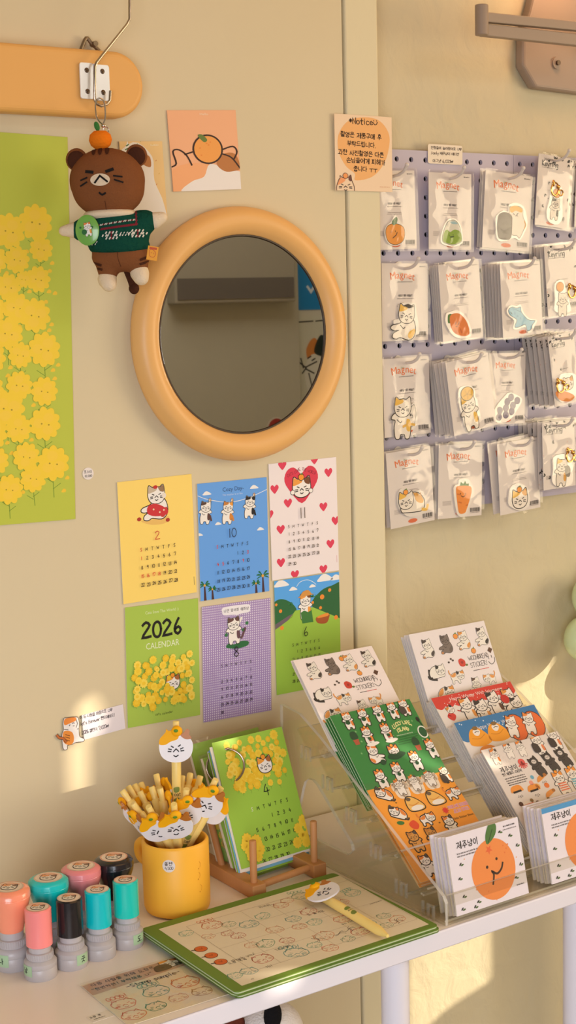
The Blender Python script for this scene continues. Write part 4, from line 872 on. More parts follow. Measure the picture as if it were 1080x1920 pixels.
def mg_plane(A, Q):
    P = [(712, 915), (730, 898), (755, 905), (775, 898), (780, 925), (815, 965), (852, 970), (838, 990), (830, 1015), (812, 1022), (800, 990), (760, 1005), (745, 1000), (755, 965), (722, 940)]
    A.line(smooth_closed(Q(*P), 4), 1.3, '#31414c', 1, closed=True); A.blob(Q(*P), '#8fc0d4', 2)
    for x, y in ((745, 930), (760, 945), (775, 958)): c = Q((x, y))[0]; A.ell(c[0], c[1], 1.4, 1.6, '#4f8fb4', 3, n=8)
    A.line(Q((722, 925), (730, 935)), 1, '#31414c', 3); A.line(Q((735, 905), (780, 925)), .9, '#5b93ae', 3)
def mg_grape(A, Q):
    for i, (x, y) in enumerate([(725, 355), (758, 372), (735, 398), (705, 378), (697, 412), (728, 430), (665, 425), (697, 448), (660, 460)]):
        c = Q((x, y))[0]; A.ell(c[0], c[1], 6.6, 6.2, '#4a4252', 1, n=14); A.ell(c[0], c[1], 6, 5.6, '#877c90' if i % 2 else '#a097a2', 2, n=14); A.line([(c[0] - 2.2, c[1]), (c[0], c[1] + 1), (c[0] + 2.2, c[1])], .7, '#4a4252', 3)
def mg_carrot2(A, Q):
    A.blob(Q((455, 830), (458, 805), (470, 815), (480, 800), (488, 815), (500, 812), (495, 832)), '#4d7d3c', 1)
    A.blob(Q((432, 840), (450, 826), (500, 826), (515, 840), (510, 880), (490, 945), (478, 970), (450, 972), (440, 930)), '#ea8a2d', 2)
    for x in (455, 482): c = Q((x, 868))[0]; A.ell(c[0], c[1], 1, 1.2, '#3a2417', 3, n=8)
    A.line(Q((458, 878), (470, 885), (480, 876)), 1.1, '#3a2417', 3, 3)
    for g in ([(438, 870), (452, 872)], [(445, 912), (460, 916)], [(485, 930), (495, 926)]): A.line(Q(*g), 2, '#d06f24', 3)
def mg_head(A, Q): c = Q((772, 895))[0]; cat_head(A, c[0], c[1], 15, 0, 1, '#e9b848', '#d99a3e', True, '#efe4d6', .09)
MZ = lambda *p: [(700 + x / 2.842, 260 + y / 2.842) for x, y in p]
MY = lambda *p: [(700 + x / 2.842, 620 + y / 2.842) for x, y in p]
GB = 'identical magnet packs hidden behind the front packs'
pack('magnet', MZ((-12, 172), (215, 168), (230, 588), (5, 592)), .0215, 'magnet pack with a round orange, half hidden by the door casing', seed=1,
     magnet=simple(V1, [(58, 500), (70, 465), (90, 450), (110, 412), (128, 440), (148, 470), (158, 505), (148, 545), (110, 565), (72, 548)], mg_orange))
pack('magnet', MZ((293, 176), (518, 192), (520, 592), (293, 590)), .020, 'magnet pack with a green and white hill, top row', seed=2,
     magnet=simple(V1, [(358, 548), (363, 500), (383, 448), (405, 434), (432, 437), (452, 468), (462, 520), (460, 553), (420, 568), (385, 563)], mg_bell))
pack('magnet', MZ((600, 172), (850, 200), (823, 598), (572, 582)), .013, 'magnet pack with a grey stone figure beside a cat', seed=3, nback=2, drift=-.001, step=.004, fan=.05, back=GB, backlabel='magnet pack tucked behind the stone figure pack',
     magnet=simple(V1, [(655, 525), (650, 430), (665, 405), (690, 390), (712, 398), (716, 362), (750, 352), (790, 372), (806, 450), (790, 500), (768, 535), (740, 520), (690, 540)], mg_stone))
pack('magnet', MZ((38, 660), (283, 668), (293, 1075), (48, 1078)), .019, 'magnet pack with a cat in a square graduation cap', seed=4,
     magnet=simple(V1, [(105, 970), (135, 960), (130, 920), (140, 885), (205, 885), (215, 930), (230, 990), (230, 1035), (190, 1040), (150, 1068), (120, 1010)], lambda A, Q: (mg_cat(168, 935, 13.5, 'sit', .1, 1, False)(A, Q), A.poly(Q((150, 890), (175, 880), (208, 895), (180, 905)), '#3f352e', 12))))
pack('magnet', MZ((340, 670), (555, 657), (587, 1055), (372, 1080)), .0065, 'front magnet pack with a leaning carrot, second row', seed=5, nback=4, step=.0038, drift=-.0005, back=GB, backlabel='magnet pack in the stack behind the leaning carrot pack',
     magnet=simple(V1, [(385, 990), (384, 940), (400, 930), (440, 922), (480, 950), (504, 1000), (508, 1045), (475, 1058), (425, 1046)], mg_carrot))
pack('magnet', MZ((670, 668), (880, 655), (905, 1040), (690, 1060)), -.008, 'front magnet pack with a pale blue aeroplane', seed=6, nback=6, step=.0055, drift=-.0006, back=GB, backlabel='magnet pack in the thick stack behind the aeroplane pack',
     magnet=simple(V1, [(708, 915), (728, 892), (755, 898), (778, 892), (786, 925), (815, 958), (858, 965), (845, 995), (836, 1020), (812, 1028), (798, 998), (760, 1010), (740, 1005), (748, 968), (715, 942)], mg_plane))
pack('magnet', MY((47, 152), (292, 135), (305, 542), (57, 572)), .015, 'magnet pack with a cat sitting beside a big white tail', seed=7, view=V2, nback=1, step=.005, back=GB, backlabel='magnet pack tucked behind the big tailed cat pack',
     magnet=simple(V2, [(108, 520), (115, 420), (110, 370), (175, 360), (190, 400), (205, 390), (222, 450), (215, 500), (180, 525)], lambda A, Q: (mg_cat(148, 408, 14, 'stand', .05, 1, False)(A, Q), A.line(smooth_closed(Q((185, 480), (190, 420), (208, 395), (218, 440), (210, 490), (195, 510)), 4), 1.1, DK, 1, closed=True), A.blob(Q((185, 480), (190, 420), (208, 395), (218, 440), (210, 490), (195, 510)), '#ebe0d0', 2), A.line(Q((150, 510), (180, 498), (210, 500)), 3.5, '#e2b04a', 8, 4))))
pack('magnet', MY((606, 122), (815, 115), (798, 495), (620, 500)), .004, 'magnet pack with a bunch of grey purple grapes', seed=9, view=V2,
     magnet=simple(V2, [(640, 470), (645, 415), (690, 360), (720, 335), (775, 360), (775, 385), (750, 425), (715, 470), (670, 485)], mg_grape))
pack('magnet', MY((383, 172), (610, 113), (650, 498), (428, 565)), -.010, 'front magnet pack with a cat wearing a tangerine slice hat', seed=8, view=V2, nback=5, step=.0062, drift=-.001, back=GB, backlabel='magnet pack in the stack behind the slice hat cat pack', fan=.05,
     magnet=simple(V2, [(455, 400), (448, 340), (460, 308), (500, 300), (528, 320), (530, 360), (545, 370), (545, 410), (560, 460), (520, 480), (485, 498), (470, 450)], lambda A, Q: (mg_cat(497, 390, 12.5, 'stand', -.1, 1, False)(A, Q), A.ell(*Q((490, 335))[0], 12.5, 10.5, DK, 9), A.ell(*Q((490, 335))[0], 11.6, 9.6, '#e3b040', 10), [A.line([Q((490, 338))[0], (Q((490, 338))[0][0] + 9 * cos(a), Q((490, 338))[0][1] + 7.5 * sin(a))], .8, '#a87a28', 11) for a in (.4, 1.6, 2.9, 4.2, 5.4)])))
pack('magnet', MY((60, 650), (297, 618), (328, 1010), (95, 1055)), .009, 'front magnet pack with a curled up striped cat', seed=10, view=V2, nback=2, step=.0062, drift=-.0015, back=GB, backlabel='magnet pack tucked behind the curled cat pack',
     magnet=simple(V2, [(130, 930), (130, 870), (150, 845), (200, 860), (250, 855), (272, 910), (268, 955), (225, 980), (170, 978)], lambda A, Q: (mg_cat(165, 905, 13, 'loaf', .05, 1, True, patch='#e0a546')(A, Q), [A.line(Q((x, 862), (x + 10, 890)), 1.4, '#c98a35', 8) for x in (205, 222, 240)])))
pack('magnet', MY((345, 608), (575, 600), (578, 985), (343, 1002)), .011, 'front magnet pack with an upright smiling carrot, bottom row', seed=11, view=V2, nback=2, step=.006, drift=-.0012, fan=.04, back=GB, backlabel='magnet pack tucked behind the smiling carrot pack',
     magnet=simple(V2, [(425, 840), (448, 822), (452, 798), (490, 795), (506, 808), (505, 822), (522, 840), (516, 885), (494, 950), (480, 978), (448, 978), (434, 930)], mg_carrot2))
pack('magnet', MY((655, 603), (872, 568), (887, 940), (677, 985)), -.003, 'front magnet pack with a round cat head, bottom row', seed=12, view=V2, nback=1, slip=(-.009, .003), step=.007, back=GB, backlabel='magnet pack showing its plain side behind the cat head pack', fan=.06,
     magnet=simple(V2, [(720, 925), (718, 880), (728, 838), (765, 818), (805, 838), (820, 890), (815, 930), (772, 950)], mg_head))
# keyrings
def ring(view, draw, pts, gx, gy, lab=None):
    base = simple(view, pts, draw)
    def go(t, fr, aw):
        base(t, fr, aw); t.children[-1].name = 'acrylic_charm'; A = Art(aw, aw * fr['H'] / fr['W'], frame=fr).view(*view); x, y = A.P(gx, gy); x = (x / aw - .5) * fr['W']; y = (.5 - y / A.h) * fr['H']
        mb = MB(); mb.tube([(x + .007 * cos(a), y + .009 * sin(a), .0048) for a in (2 * pi * i / 16 for i in range(16))], .0013, m_gold, 8, True); mb.tube([(x + .012 + .004 * cos(a), y - .004 + .004 * sin(a), .005) for a in (2 * pi * i / 12 for i in range(12))], .001, m_gold, 8, True)
        mb.ell((x + .006, y + .004, .005), (.004, .003, .002), m_gold, 10); mb.ell((x - .004, y + .008, .005), (.003, .005, .002), m_gold, 10); mb.build('gold_clasp', t)
    return go
GK = 'identical keyring packs hidden behind the front packs'
def kr_cat(hx, hy, s, fruit=None, lc='#e9b848', patch='#e0a040', dark=False, hat=False):
    def d(A, Q):
        c = Q((hx, hy))[0]; cat(A, c[0], c[1], s, 'stand', .1, 1, 1, '#2a2420' if dark else lc, None, '#2a2420' if dark else patch, '#e9ddcd', hat)
        if fruit: f = Q(fruit)[0]; A.ell(f[0], f[1], 7.4, 7, '#8a5a1c', 9); A.ell(f[0], f[1], 6.6, 6.2, '#e5952e', 10)
    return d
pack('keyring', MZ((878, 75), (1050, 110), (1025, 478), (860, 460)), .008, 'front keyring pack with a black and white cat, top row', seed=21, nback=2, step=.006, drift=.012, fan=.03, back=GK, backlabel='keyring pack just behind the top row keyring pack',
     magnet=ring(V1, kr_cat(962, 345, 7.5, (968, 292), dark=True), [(920, 390), (935, 330), (945, 270), (985, 262), (998, 300), (992, 360), (995, 420), (970, 450), (930, 435)], 955, 270))
pack('keyring', MZ((895, 572), (1078, 560), (1100, 930), (940, 940)), -.001, 'front keyring pack with a white cat holding an orange, second row', seed=22, nback=4, step=.0065, drift=-.001, fan=.03, back=GK, backlabel='keyring pack just behind the second row keyring pack',
     magnet=ring(V1, kr_cat(1000, 850, 8, (985, 790), lc=None, patch=None), [(962, 910), (965, 860), (962, 780), (1000, 760), (1012, 800), (1025, 850), (1040, 910), (1000, 920)], 1045, 815))
pack('keyring', MY((918, 35), (1062, 2), (1100, 375), (975, 400)), -.026, 'front keyring pack with a pale cat head, third row', seed=23, view=V2, nback=5, step=.0095, drift=-.001, fan=.04, back=GK, backlabel='keyring pack in the fanned stack of the third row',
     magnet=ring(V2, lambda A, Q: (cat_head(A, *Q((1030, 280))[0], 12, 0, 1, '#e6d2b8', '#d9a05a', False, '#ece2d6'), A.blob(Q((960, 330), (1000, 320), (1060, 345), (1040, 375), (985, 370)), '#e0862f', 8)), [(970, 330), (985, 260), (1000, 235), (1060, 235), (1075, 290), (1070, 350), (1000, 375)], 985, 295))
pack('keyring', MY((890, 490), (1058, 475), (1085, 832), (912, 840)), -.016, 'front keyring pack with a ginger cat and a grey stone, bottom row', seed=24, view=V2, nback=5, step=.0085, drift=-.001, fan=.03, back=GK, backlabel='keyring pack in the stack of the bottom row',
     magnet=ring(V2, lambda A, Q: (kr_cat(995, 715, 9.5, None)(A, Q), A.blob(Q((1012, 730), (1025, 715), (1040, 735), (1035, 775), (1015, 770)), '#8d8478', 10)), [(950, 800), (955, 740), (955, 680), (1010, 665), (1045, 700), (1050, 780), (1040, 815), (985, 825)], 1035, 665))
pack('keyring', MY((1082, 485), (1240, 470), (1265, 830), (1105, 838)), -.01, 'keyring pack cut off at the right edge, bottom row', seed=25, view=V2, hook=True)
pack('keyring', MZ((1084, 120), (1250, 130), (1235, 480), (1068, 470)), .012, 'keyring pack cut off at the right edge, top row', seed=26, hook=True)

# ================================================================== WALL LAMP AND GREEN FLOWER
m_lamp = mat('beige_lamp_paint', '#a08b78', .45, spec=.4, var=.02)
t0 = onY(1060, 100, YR)
t = thing('wall_lamp', Matrix.Translation((t0.x + .03, YR, t0.z)), 'beige swing arm wall lamp at the top right', 'lamp')
ox, oz = t0.x + .03, t0.z
def lq(px, py, y): p = onY(px, py, y); return (p.x - ox, p.z - oz)
pl = [lq(a, b, YR - .022) for a, b in ((985, 60), (984, 123), (1008, 164), (1100, 176), (1190, 168), (1190, -30), (1010, -30), (998, 20))]
MB().prism([(x, z) for x, z in pl], .0, .018, m_lamp, Matrix.Rotation(radians(90), 4, 'X')).build('back_plate', t, bevel=.005, seg=3)
sx, sz = lq(1050, 117, YR - .026); mb = MB(); mb.cyl(.0085, 0, .003, m_lamp, 24, Matrix.Translation((sx, -.0178, sz)) @ Matrix.Rotation(radians(90), 4, 'X')); mb.cyl(.0035, .002, .0065, m_screw, 14, Matrix.Translation((sx, -.0178, sz)) @ Matrix.Rotation(radians(90), 4, 'X')); mb.build('screw', t)
ya = -.06; a0 = lq(903, 9, ya); a1 = lq(902, 66, ya); 
MB().cyl(.0088, a1[1], a0[1], m_lamp, 32, Matrix.Translation((a0[0], ya - YR, 0))).build('pivot', t, bevel=.001)
for y0, y1, nm in ((24, 43, 0), (44, 68, 1)):
    p = [lq(912, y0, ya), lq(1150, y0 + (19 if nm == 0 else 24), ya), lq(1150, y1 + (20 if nm == 0 else 23), ya), lq(912, y1, ya)]
    zc0, zc1 = (p[0][1] + p[3][1]) / 2, (p[1][1] + p[2][1]) / 2; h = abs(p[0][1] - p[3][1]) * .95
    mb = MB(); a = V((a0[0] + .004, ya - YR + (0.0 if nm == 0 else .004), zc0)); b = V((p[1][0], ya - YR + .012, zc1)); d = b - a
    mb.box((0, 0, d.length / 2), (.012, h, d.length), m_lamp, Matrix.Translation(a) @ d.to_track_quat('Z', 'Y').to_matrix().to_4x4()); mb.build('arm', t, bevel=.0012)
bx = lq(1140, 40, -.03)[0]
MB().rod((bx, -.06, -.01 + pl[5][1] * .2), (bx, -.004, pl[5][1] * .2), .008, m_lamp, 20).build('arm_mount', t)
sh = MB(); sh.lathe([(.03, .0), (.034, .01), (.075, -.07), (.072, -.07), (.03, .006)], m_lamp, 36, Matrix.Translation((bx - .055, -.10, pl[5][1] + .085))); sh.build('lamp_shade', t)
em = bpy.data.materials.new('lamp_bulb_glow'); em.use_nodes = True; eb = em.node_tree.nodes['Principled BSDF']; eb.inputs['Emission Color'].default_value = (1, .62, .28, 1); eb.inputs['Emission Strength'].default_value = 6
MB().ell((bx - .055, -.10, pl[5][1] + .055), (.022, .022, .026), em, 20).build('bulb', t)
lamp('wall_lamp_light', 'POINT', (ox + bx - .055, YR - .10, oz + pl[5][1] + .012), None, .55, (1.0, .55, .28), .03)

c1 = onY(1112, 1118, -.0); m_green = mat('pale_green_balloon', '#d8e8b6', .25, spec=.5, sss=.15)
t = thing('flower_balloon', Matrix.Translation((c1.x, 0, c1.z)), 'pale green rounded flower ornament cut off by the right edge', 'ornament')
for i, (px, py, r) in enumerate(((1113, 1118, 45), (1096, 1197, 43), (1185, 1085, 45), (1170, 1230, 45), (1235, 1160, 45))):
    p = onY(px, py, -.0); rr = r / pxm(p); MB().ell((p.x - c1.x, 0, p.z - c1.z), (rr, rr * .8, rr), m_green, 32).build('petal', t)
p = onY(1165, 1155, -.0); MB().ell((p.x - c1.x, -.006, p.z - c1.z), (.024, .026, .024), mat('butter_yellow', '#f2dc8a', .3), 28).build('flower_centre', t)
MB().rod((p.x - c1.x, .0, p.z - c1.z), (p.x - c1.x, .0445, p.z - c1.z), .004, m_hook, 12).build('wall_peg', t)

# ================================================================== TABLE
ZT = 0.74; YF = -.394
m_white = mat('white_table_paint', '#eae4ea', .38, spec=.45, var=.015, vscale=4)
m_top = mat('white_table_top', '#f2e7de', .30, spec=.45, var=.02, vscale=3)
t = thing('table', (-.15, -.2, 0), 'white rectangular table with rounded corners holding the stationery', 'table')
def tpt(x, y): return (x + .15, y + .2)
xl, xr = -.575, .62; pts = []
for cx, cy, a in ((xr - .05, -.012 - .05, 0), (xl + .05, -.012 - .05, pi / 2), (xl + .10, YF + .10, pi), (xr - .05, YF + .05, 3 * pi / 2)):
    r = .10 if a == pi else .05
    for i in range(13): b = a + pi / 2 * i / 12; pts.append(tpt(cx + r * cos(b), cy + r * sin(b)))
mb = MB(); mb.prism(pts, ZT - .022, ZT - .0006, m_white, smooth=True); mb.build('table_top', t, bevel=.0015)
ins = [((x) * .997, (y) * .993, 0) for x, y in pts]; MB().add([(x, y, ZT) for x, y, _ in ins] + [(x, y, ZT - .0008) for x, y, _ in ins], [tuple(range(len(ins)))] , m_top).build('top_surface', t)
for x, y in ((-.137, -.368), (.137, -.368), (.56, -.05), (-.50, -.05), (.56, -.34)):
    mb = MB(); mb.cyl(.0155, .0, ZT - .022, m_white, 28, Matrix.Translation((x + .15, y + .2, 0))); mb.cyl(.018, 0, .012, mat('grey_foot', '#8d8a88', .6), 20, Matrix.Translation((x + .15, y + .2, 0))); mb.build('leg', t)
MB().box((-.10, .03, .36), (.24, .26, .016), m_white).build('lower_shelf', t, bevel=.003)

# --- plush dog under the table top
t = thing('plush_toy', (-.19, -.235, .368), 'white plush toy with black eye patches under the table', 'plush toy')
m_fur = mat('white_plush', '#eee4dc', .9, spec=.1, bump=.5, bscale=400); m_bfur = mat('black_plush', '#191718', .9, spec=.1, bump=.5, bscale=400); m_brn = mat('brown_plush_ear', '#6b3526', .9, spec=.1, bump=.5, bscale=400)
hc = onY(505, 1935, -.235) - V((-.19, -.235, .368)); Rd = Matrix.Rotation(-.5, 4, 'Z')
mb = MB(); mb.ell(hc, (.040, .038, .036), m_fur, 28); mb.ell(hc + V((0, 0, -.06)), (.042, .038, .05), m_fur, 28); mb.ell((hc.x, hc.y, .085), (.044, .038, .06), m_fur, 24)
mb.ell((hc.x - .03, hc.y - .03, hc.z - .095), (.018, .03, .018), m_fur, 18); mb.ell((hc.x + .03, hc.y - .03, hc.z - .095), (.018, .03, .018), m_fur, 18); mb.ell((hc.x, hc.y, .03), (.042, .036, .03), m_fur, 24); mb.build('body', t)
e = onY(517, 1908, -.276) - V((-.19, -.235, .368)); MB().ell(e + V((.0, .006, 0)), (.011, .008, .017), m_bfur, 20, None).build('eye_patch', t)
e = onY(452, 1972, -.276) - V((-.19, -.235, .368)); MB().ell(e + V((.0, .010, 0)), (.009, .006, .014), m_bfur, 20).build('eye_patch', t)
for px, py in ((440, 1932), (574, 1985)): e = onY(px, py, -.23) - V((-.19, -.235, .368)); MB().ell(e, (.014, .010, .022), m_brn, 18).build('ear', t)

# --- pads of stamp paper
m_page = '#e6d9bf'
PQ = [(268, 1741), (620, 1637), (831, 1735), (436, 1860)]
def pad(z, th, q, label, full):
    P = [onZ(x, y, z + th) for x, y in q]; f = frame3(P, (0, 0, 1)); f['M'].translation.z = z
    mb = MB(); W, H = f['W'], f['H']; mb.prism(rrect(W, H, .005), 0, th * .3, ink('#5f7a2c')); mb.prism(rrect(W - .0006, H - .0006, .005), th * .3, th * .72, ink('#c4cba4')); mb.prism(rrect(W, H, .005), th * .72, th, ink('#6c8a30'))
    if full:
        f2 = dict(f); f2['M'] = f['M'] @ Matrix.Translation((0, 0, th)); A = Art(W * 1000, H * 1000, frame=f2).view(240, 1600, 1.742); full(A); mb.art(A, .001, .001, th + .0001)
    return mb.build('memo_pad', M=f['M'], label=label, category='memo pad', group='green bordered pads of stamp paper')
def page_art(A):
    Q = lambda *p: [A.P(*q) for q in p]; rn = random.Random(11)
    A.poly(Q((100, 248), (691, 73), (983, 232), (372, 433)), '#e9dcc2', 0)
    for g in ([(190, 240), (720, 88), (945, 215), (410, 385)],): A.line(Q(*g), .5, '#bfae95', 2, closed=True)
    for k in range(1, 4): A.line(Q((190 + 220 * k / 4, 240 + 145 * k / 4), (720 + 225 * k / 4, 88 + 127 * k / 4)), .4, '#c6b69c', 2, cap=False)
    for k in range(1, 6): A.line(Q((190 + 530 * k / 6, 240 - 152 * k / 6), (410 + 535 * k / 6, 385 - 170 * k / 6)), .4, '#c6b69c', 2, cap=False)
    for x, y in ((238, 313), (272, 334), (303, 355)):
        c = Q((x, y))[0]; A.ell(c[0], c[1], 7.2, 7, '#5b2a17', 3); A.ell(c[0], c[1], 6.6, 6.4, '#d9682c', 4); A.line([(c[0] - 2, c[1] - 1), (c[0] + 1, c[1] + 1), (c[0] + 2, c[1] - 2)], .6, '#8a3a1a', 5); A.line([(c[0] - 6, c[1] - 1), (c[0] - 10, c[1] - 2)], 1.6, '#4a3a2a', 4)
    cols = ['#78b09a', '#d9805c', '#e0a27c', '#8aa88a', '#c9705a', '#79a7a0']
    for i, (x, y, r, w_) in enumerate([(190, 262, 9, 0), (275, 235, 13, 1), (262, 272, 8, 0), (330, 232, 9, 0), (325, 262, 8, 0), (395, 232, 12, 0), (440, 205, 10, 0), (500, 170, 10, 0), (520, 155, 9, 0), (565, 140, 12, 1), (590, 190, 11, 0), (540, 215, 10, 0), (610, 225, 10, 0), (560, 240, 9, 0), (480, 250, 11, 0), (450, 295, 12, 0), (520, 285, 9, 0), (550, 325, 14, 1), (610, 300, 9, 0), (660, 310, 10, 0), (640, 270, 13, 0), (720, 280, 9, 0), (760, 255, 12, 0), (790, 230, 9, 0), (735, 130, 11, 1), (700, 160, 9, 0), (880, 215, 11, 0), (835, 205, 9, 0), (440, 345, 13, 0), (395, 385, 10, 0), (350, 400, 9, 0), (700, 215, 11, 0), (405, 300, 9, 0), (845, 235, 8, 0), (360, 270, 9, 0)]):
        c = Q((x, y))[0]; stamp_mark(A, c[0], c[1], r * .92, cols[i % 6], i, w_, rn.uniform(-.4, .4))
    for x, y, tx in ((340, 356, 'thank you!'), (330, 364, '도장 쿡쿡'), (430, 180, '귀여워~'), (455, 375, 'Hi!'), (590, 205, '또 올게요'), (700, 235, 'so nice'), (485, 320, 'TAIWAN')): c = Q((x, y))[0]; A.hand(tx, c[0], c[1], 4.6, '#6a5b4c', .4, 3, rot=rn.uniform(-.1, .1))
    for x, y in ((880, 222), (720, 248), (690, 262), (620, 280)):
        c = Q((x, y))[0]
        for k in range(5): a = rn.uniform(0, 6); A.line([c, (c[0] + 5 * cos(a), c[1] + 4 * sin(a)), (c[0] + 8 * cos(a + .3), c[1] + 7 * sin(a + .3))], .45, '#4a4240', 3, 3)
    c = Q((408, 412))[0]; A.type('A5', c[0], c[1], 3, '#6a5b4c', 3); c = Q((815, 160))[0]; A.fine(c[0] - 10, c[1], 16, 1.6, '#6a5b4c', 3)
pad(ZT, .0036, [(x + 4, y + 6) for x, y in PQ], 'lowest green bordered pad of the stack on the table', None)
pad(ZT + .0038, .0034, [(268, 1745), (616, 1640), (826, 1739), (431, 1864)], 'middle green bordered pad of the stack on the table', None)
pad(ZT + .0074, .0036, PQ, 'topmost green bordered pad covered in colourful stamp prints', page_art)
ZPAD = ZT + .0111

# --- stamp sample card in a clear sleeve
q = [(156, 1851), (333, 1794), (430, 1866), (238, 1925)]; P = [onZ(x, y, ZT) for x, y in q]; f = frame3(P, (0, 0, 1)); f['M'].translation.z = ZT + .0003
A = Art(f['W'] * 1000, f['H'] * 1000, frame=f).view(150, 1760, 3.6); Q = lambda *p: [A.P(*a) for a in p]
A.poly(Q((10, 330), (640, 105), (740, 175), (70, 395)), '#c9a48c', 1)
c = Q((85, 333))[0]; A.hand('다음 사람을 위해 도장은', c[0], c[1] - .5, 6.0, '#2c211d', .7, 3, sp=.98); c = Q((90, 365))[0]; A.hand('"한번씩만! 부탁해용 ☺"', c[0], c[1] - .5, 5.6, '#2c211d', .7, 3, sp=.98)
c = Q((315, 338))[0]; A.hand('-Stamp sample-', c[0], c[1] + 2, 7.0, '#2c211d', .8, 3, sp=.92)
c = Q((600, 170))[0]; cat_head(A, c[0], c[1], 10, .1, 3); c = Q((560, 205))[0]; A.blob([(c[0] - 9, c[1] + 5), (c[0] - 8, c[1] - 5), (c[0], c[1] - 8), (c[0] + 8, c[1] - 5), (c[0] + 8, c[1] + 5)], '#3a302b', 9); A.ell(c[0], c[1], 1.6, 1.6, '#16120f', 10)
c = Q((665, 175))[0]; A.ell(c[0], c[1], 4, 3, '#3a302b', 9)
for i, (x, y, r, cl, w_) in enumerate(((295, 445, 13, '#dd7a5c', 1), (515, 360, 14, '#79a896', 1), (712, 300, 15, '#dd7a4a', 0), (825, 360, 11, '#b98a5c', 0), (665, 405, 10, '#dfa888', 0), (515, 462, 11, '#3f8a76', 0), (365, 520, 12, '#d9683f', 0))): c = Q((x, y))[0]; stamp_mark(A, c[0], c[1], r, cl, 40 + i, w_)
t = thing('stamp_sample_card', f['M'], 'stamp sample card in a clear sleeve at the front edge of the table', 'card')
mb = MB(); mb.box((0, 0, .0004), (f['W'], f['H'], .0008), ink('#e8dac0')); mb.art(A, .001, .001, .0009); mb.build('sample_card', t); sleeve_mb(f['W'], f['H'], .0016, 77).build('plastic_sleeve', t)
p = onZ(188, 1906, ZT); f = dict(M=Matrix.Translation((p.x, p.y, ZT)), W=.05, H=.02)
A = Art(24, 14, clip=False); A.hand('도장 쿡', 2, 6, 3.4, '#4a3c34', .4, 1); A.fine(4, 10, 12, 1.6, '#4a3c34', 1)
mb = MB(); mb.box((0, 0, .00015), (.024, .014, .0003), mat('clear_label_film', '#e6dbce', .35)); mb.art(A, .001, .001, .0004); mb.build('label', M=Matrix.Translation((p.x, p.y, ZT)), label='tiny printed label on the table beside the stamp sample card', category='label')
p = onZ(1083, 1641, ZT); mb = MB(); mb.lathe([(0, .002), (.008, .002), (.012, .0008), (.012, 0), (0, 0)], mat('black_rubber', '#1c1a1b', .5), 28); mb.build('rubber_disc', M=Matrix.Translation((p.x, p.y, ZT)), label='small black disc on the table at the right edge', category='disc')

# --- rubber stamps
m_sg = mat('stamp_grey', '#b9b2b2', .35, spec=.45)
def hexm(n, c): return mat(n, c, .22, spec=.5, coat=.3)
def curved(mb, A, s, r, z0, ang, L0=.00025):
    """wrap a print round an upright cylinder, centred on direction ang"""
    for pts, m, L in A.out():
        q = []
        for i in range(len(pts)):
            a, b = pts[i], pts[(i + 1) % len(pts)]; k = max(1, int(abs(b[0] - a[0]) / 1.5))
            q += [(a[0] + (b[0] - a[0]) * j / k, a[1] + (b[1] - a[1]) * j / k) for j in range(k)]
        xs = [p[0] for p in q]; n = max(1, int((max(xs) - min(xs)) / 1.5)); lo = min(xs); st_ = (max(xs) - lo) / n
        B = Art(1e6, 1e6); B.p = [(q, m, L)]
        for i in range(n):
            qq = q
            for sg, lim in ((1, lo + st_ * i), (-1, lo + st_ * (i + 1))):
                o = []
                for j in range(len(qq)):
                    a, c = qq[j - 1], qq[j]; da, dc = sg * (a[0] - lim), sg * (c[0] - lim)
                    if (da >= 0) != (dc >= 0): tt = da / (da - dc); o.append((a[0] + (c[0] - a[0]) * tt, a[1] + (c[1] - a[1]) * tt))
                    if dc >= 0: o.append(c)
                qq = o
                if len(qq) < 3: break
            if len(qq) < 3: continue
            rr = r + L0 + L * .00005; v = [(rr * cos(ang + (x - A.w / 2) * s / r), rr * sin(ang + (x - A.w / 2) * s / r), z0 + (A.h / 2 - y) * s) for x, y in qq]
            ar = sum(qq[j][0] * qq[(j + 1) % len(qq)][1] - qq[(j + 1) % len(qq)][0] * qq[j][1] for j in range(len(qq)))
            mb.add(v[::-1] if ar > 0 else v, [tuple(range(len(v)))], m)
FACE = math.atan2(-cos(YAW), -sin(YAW))
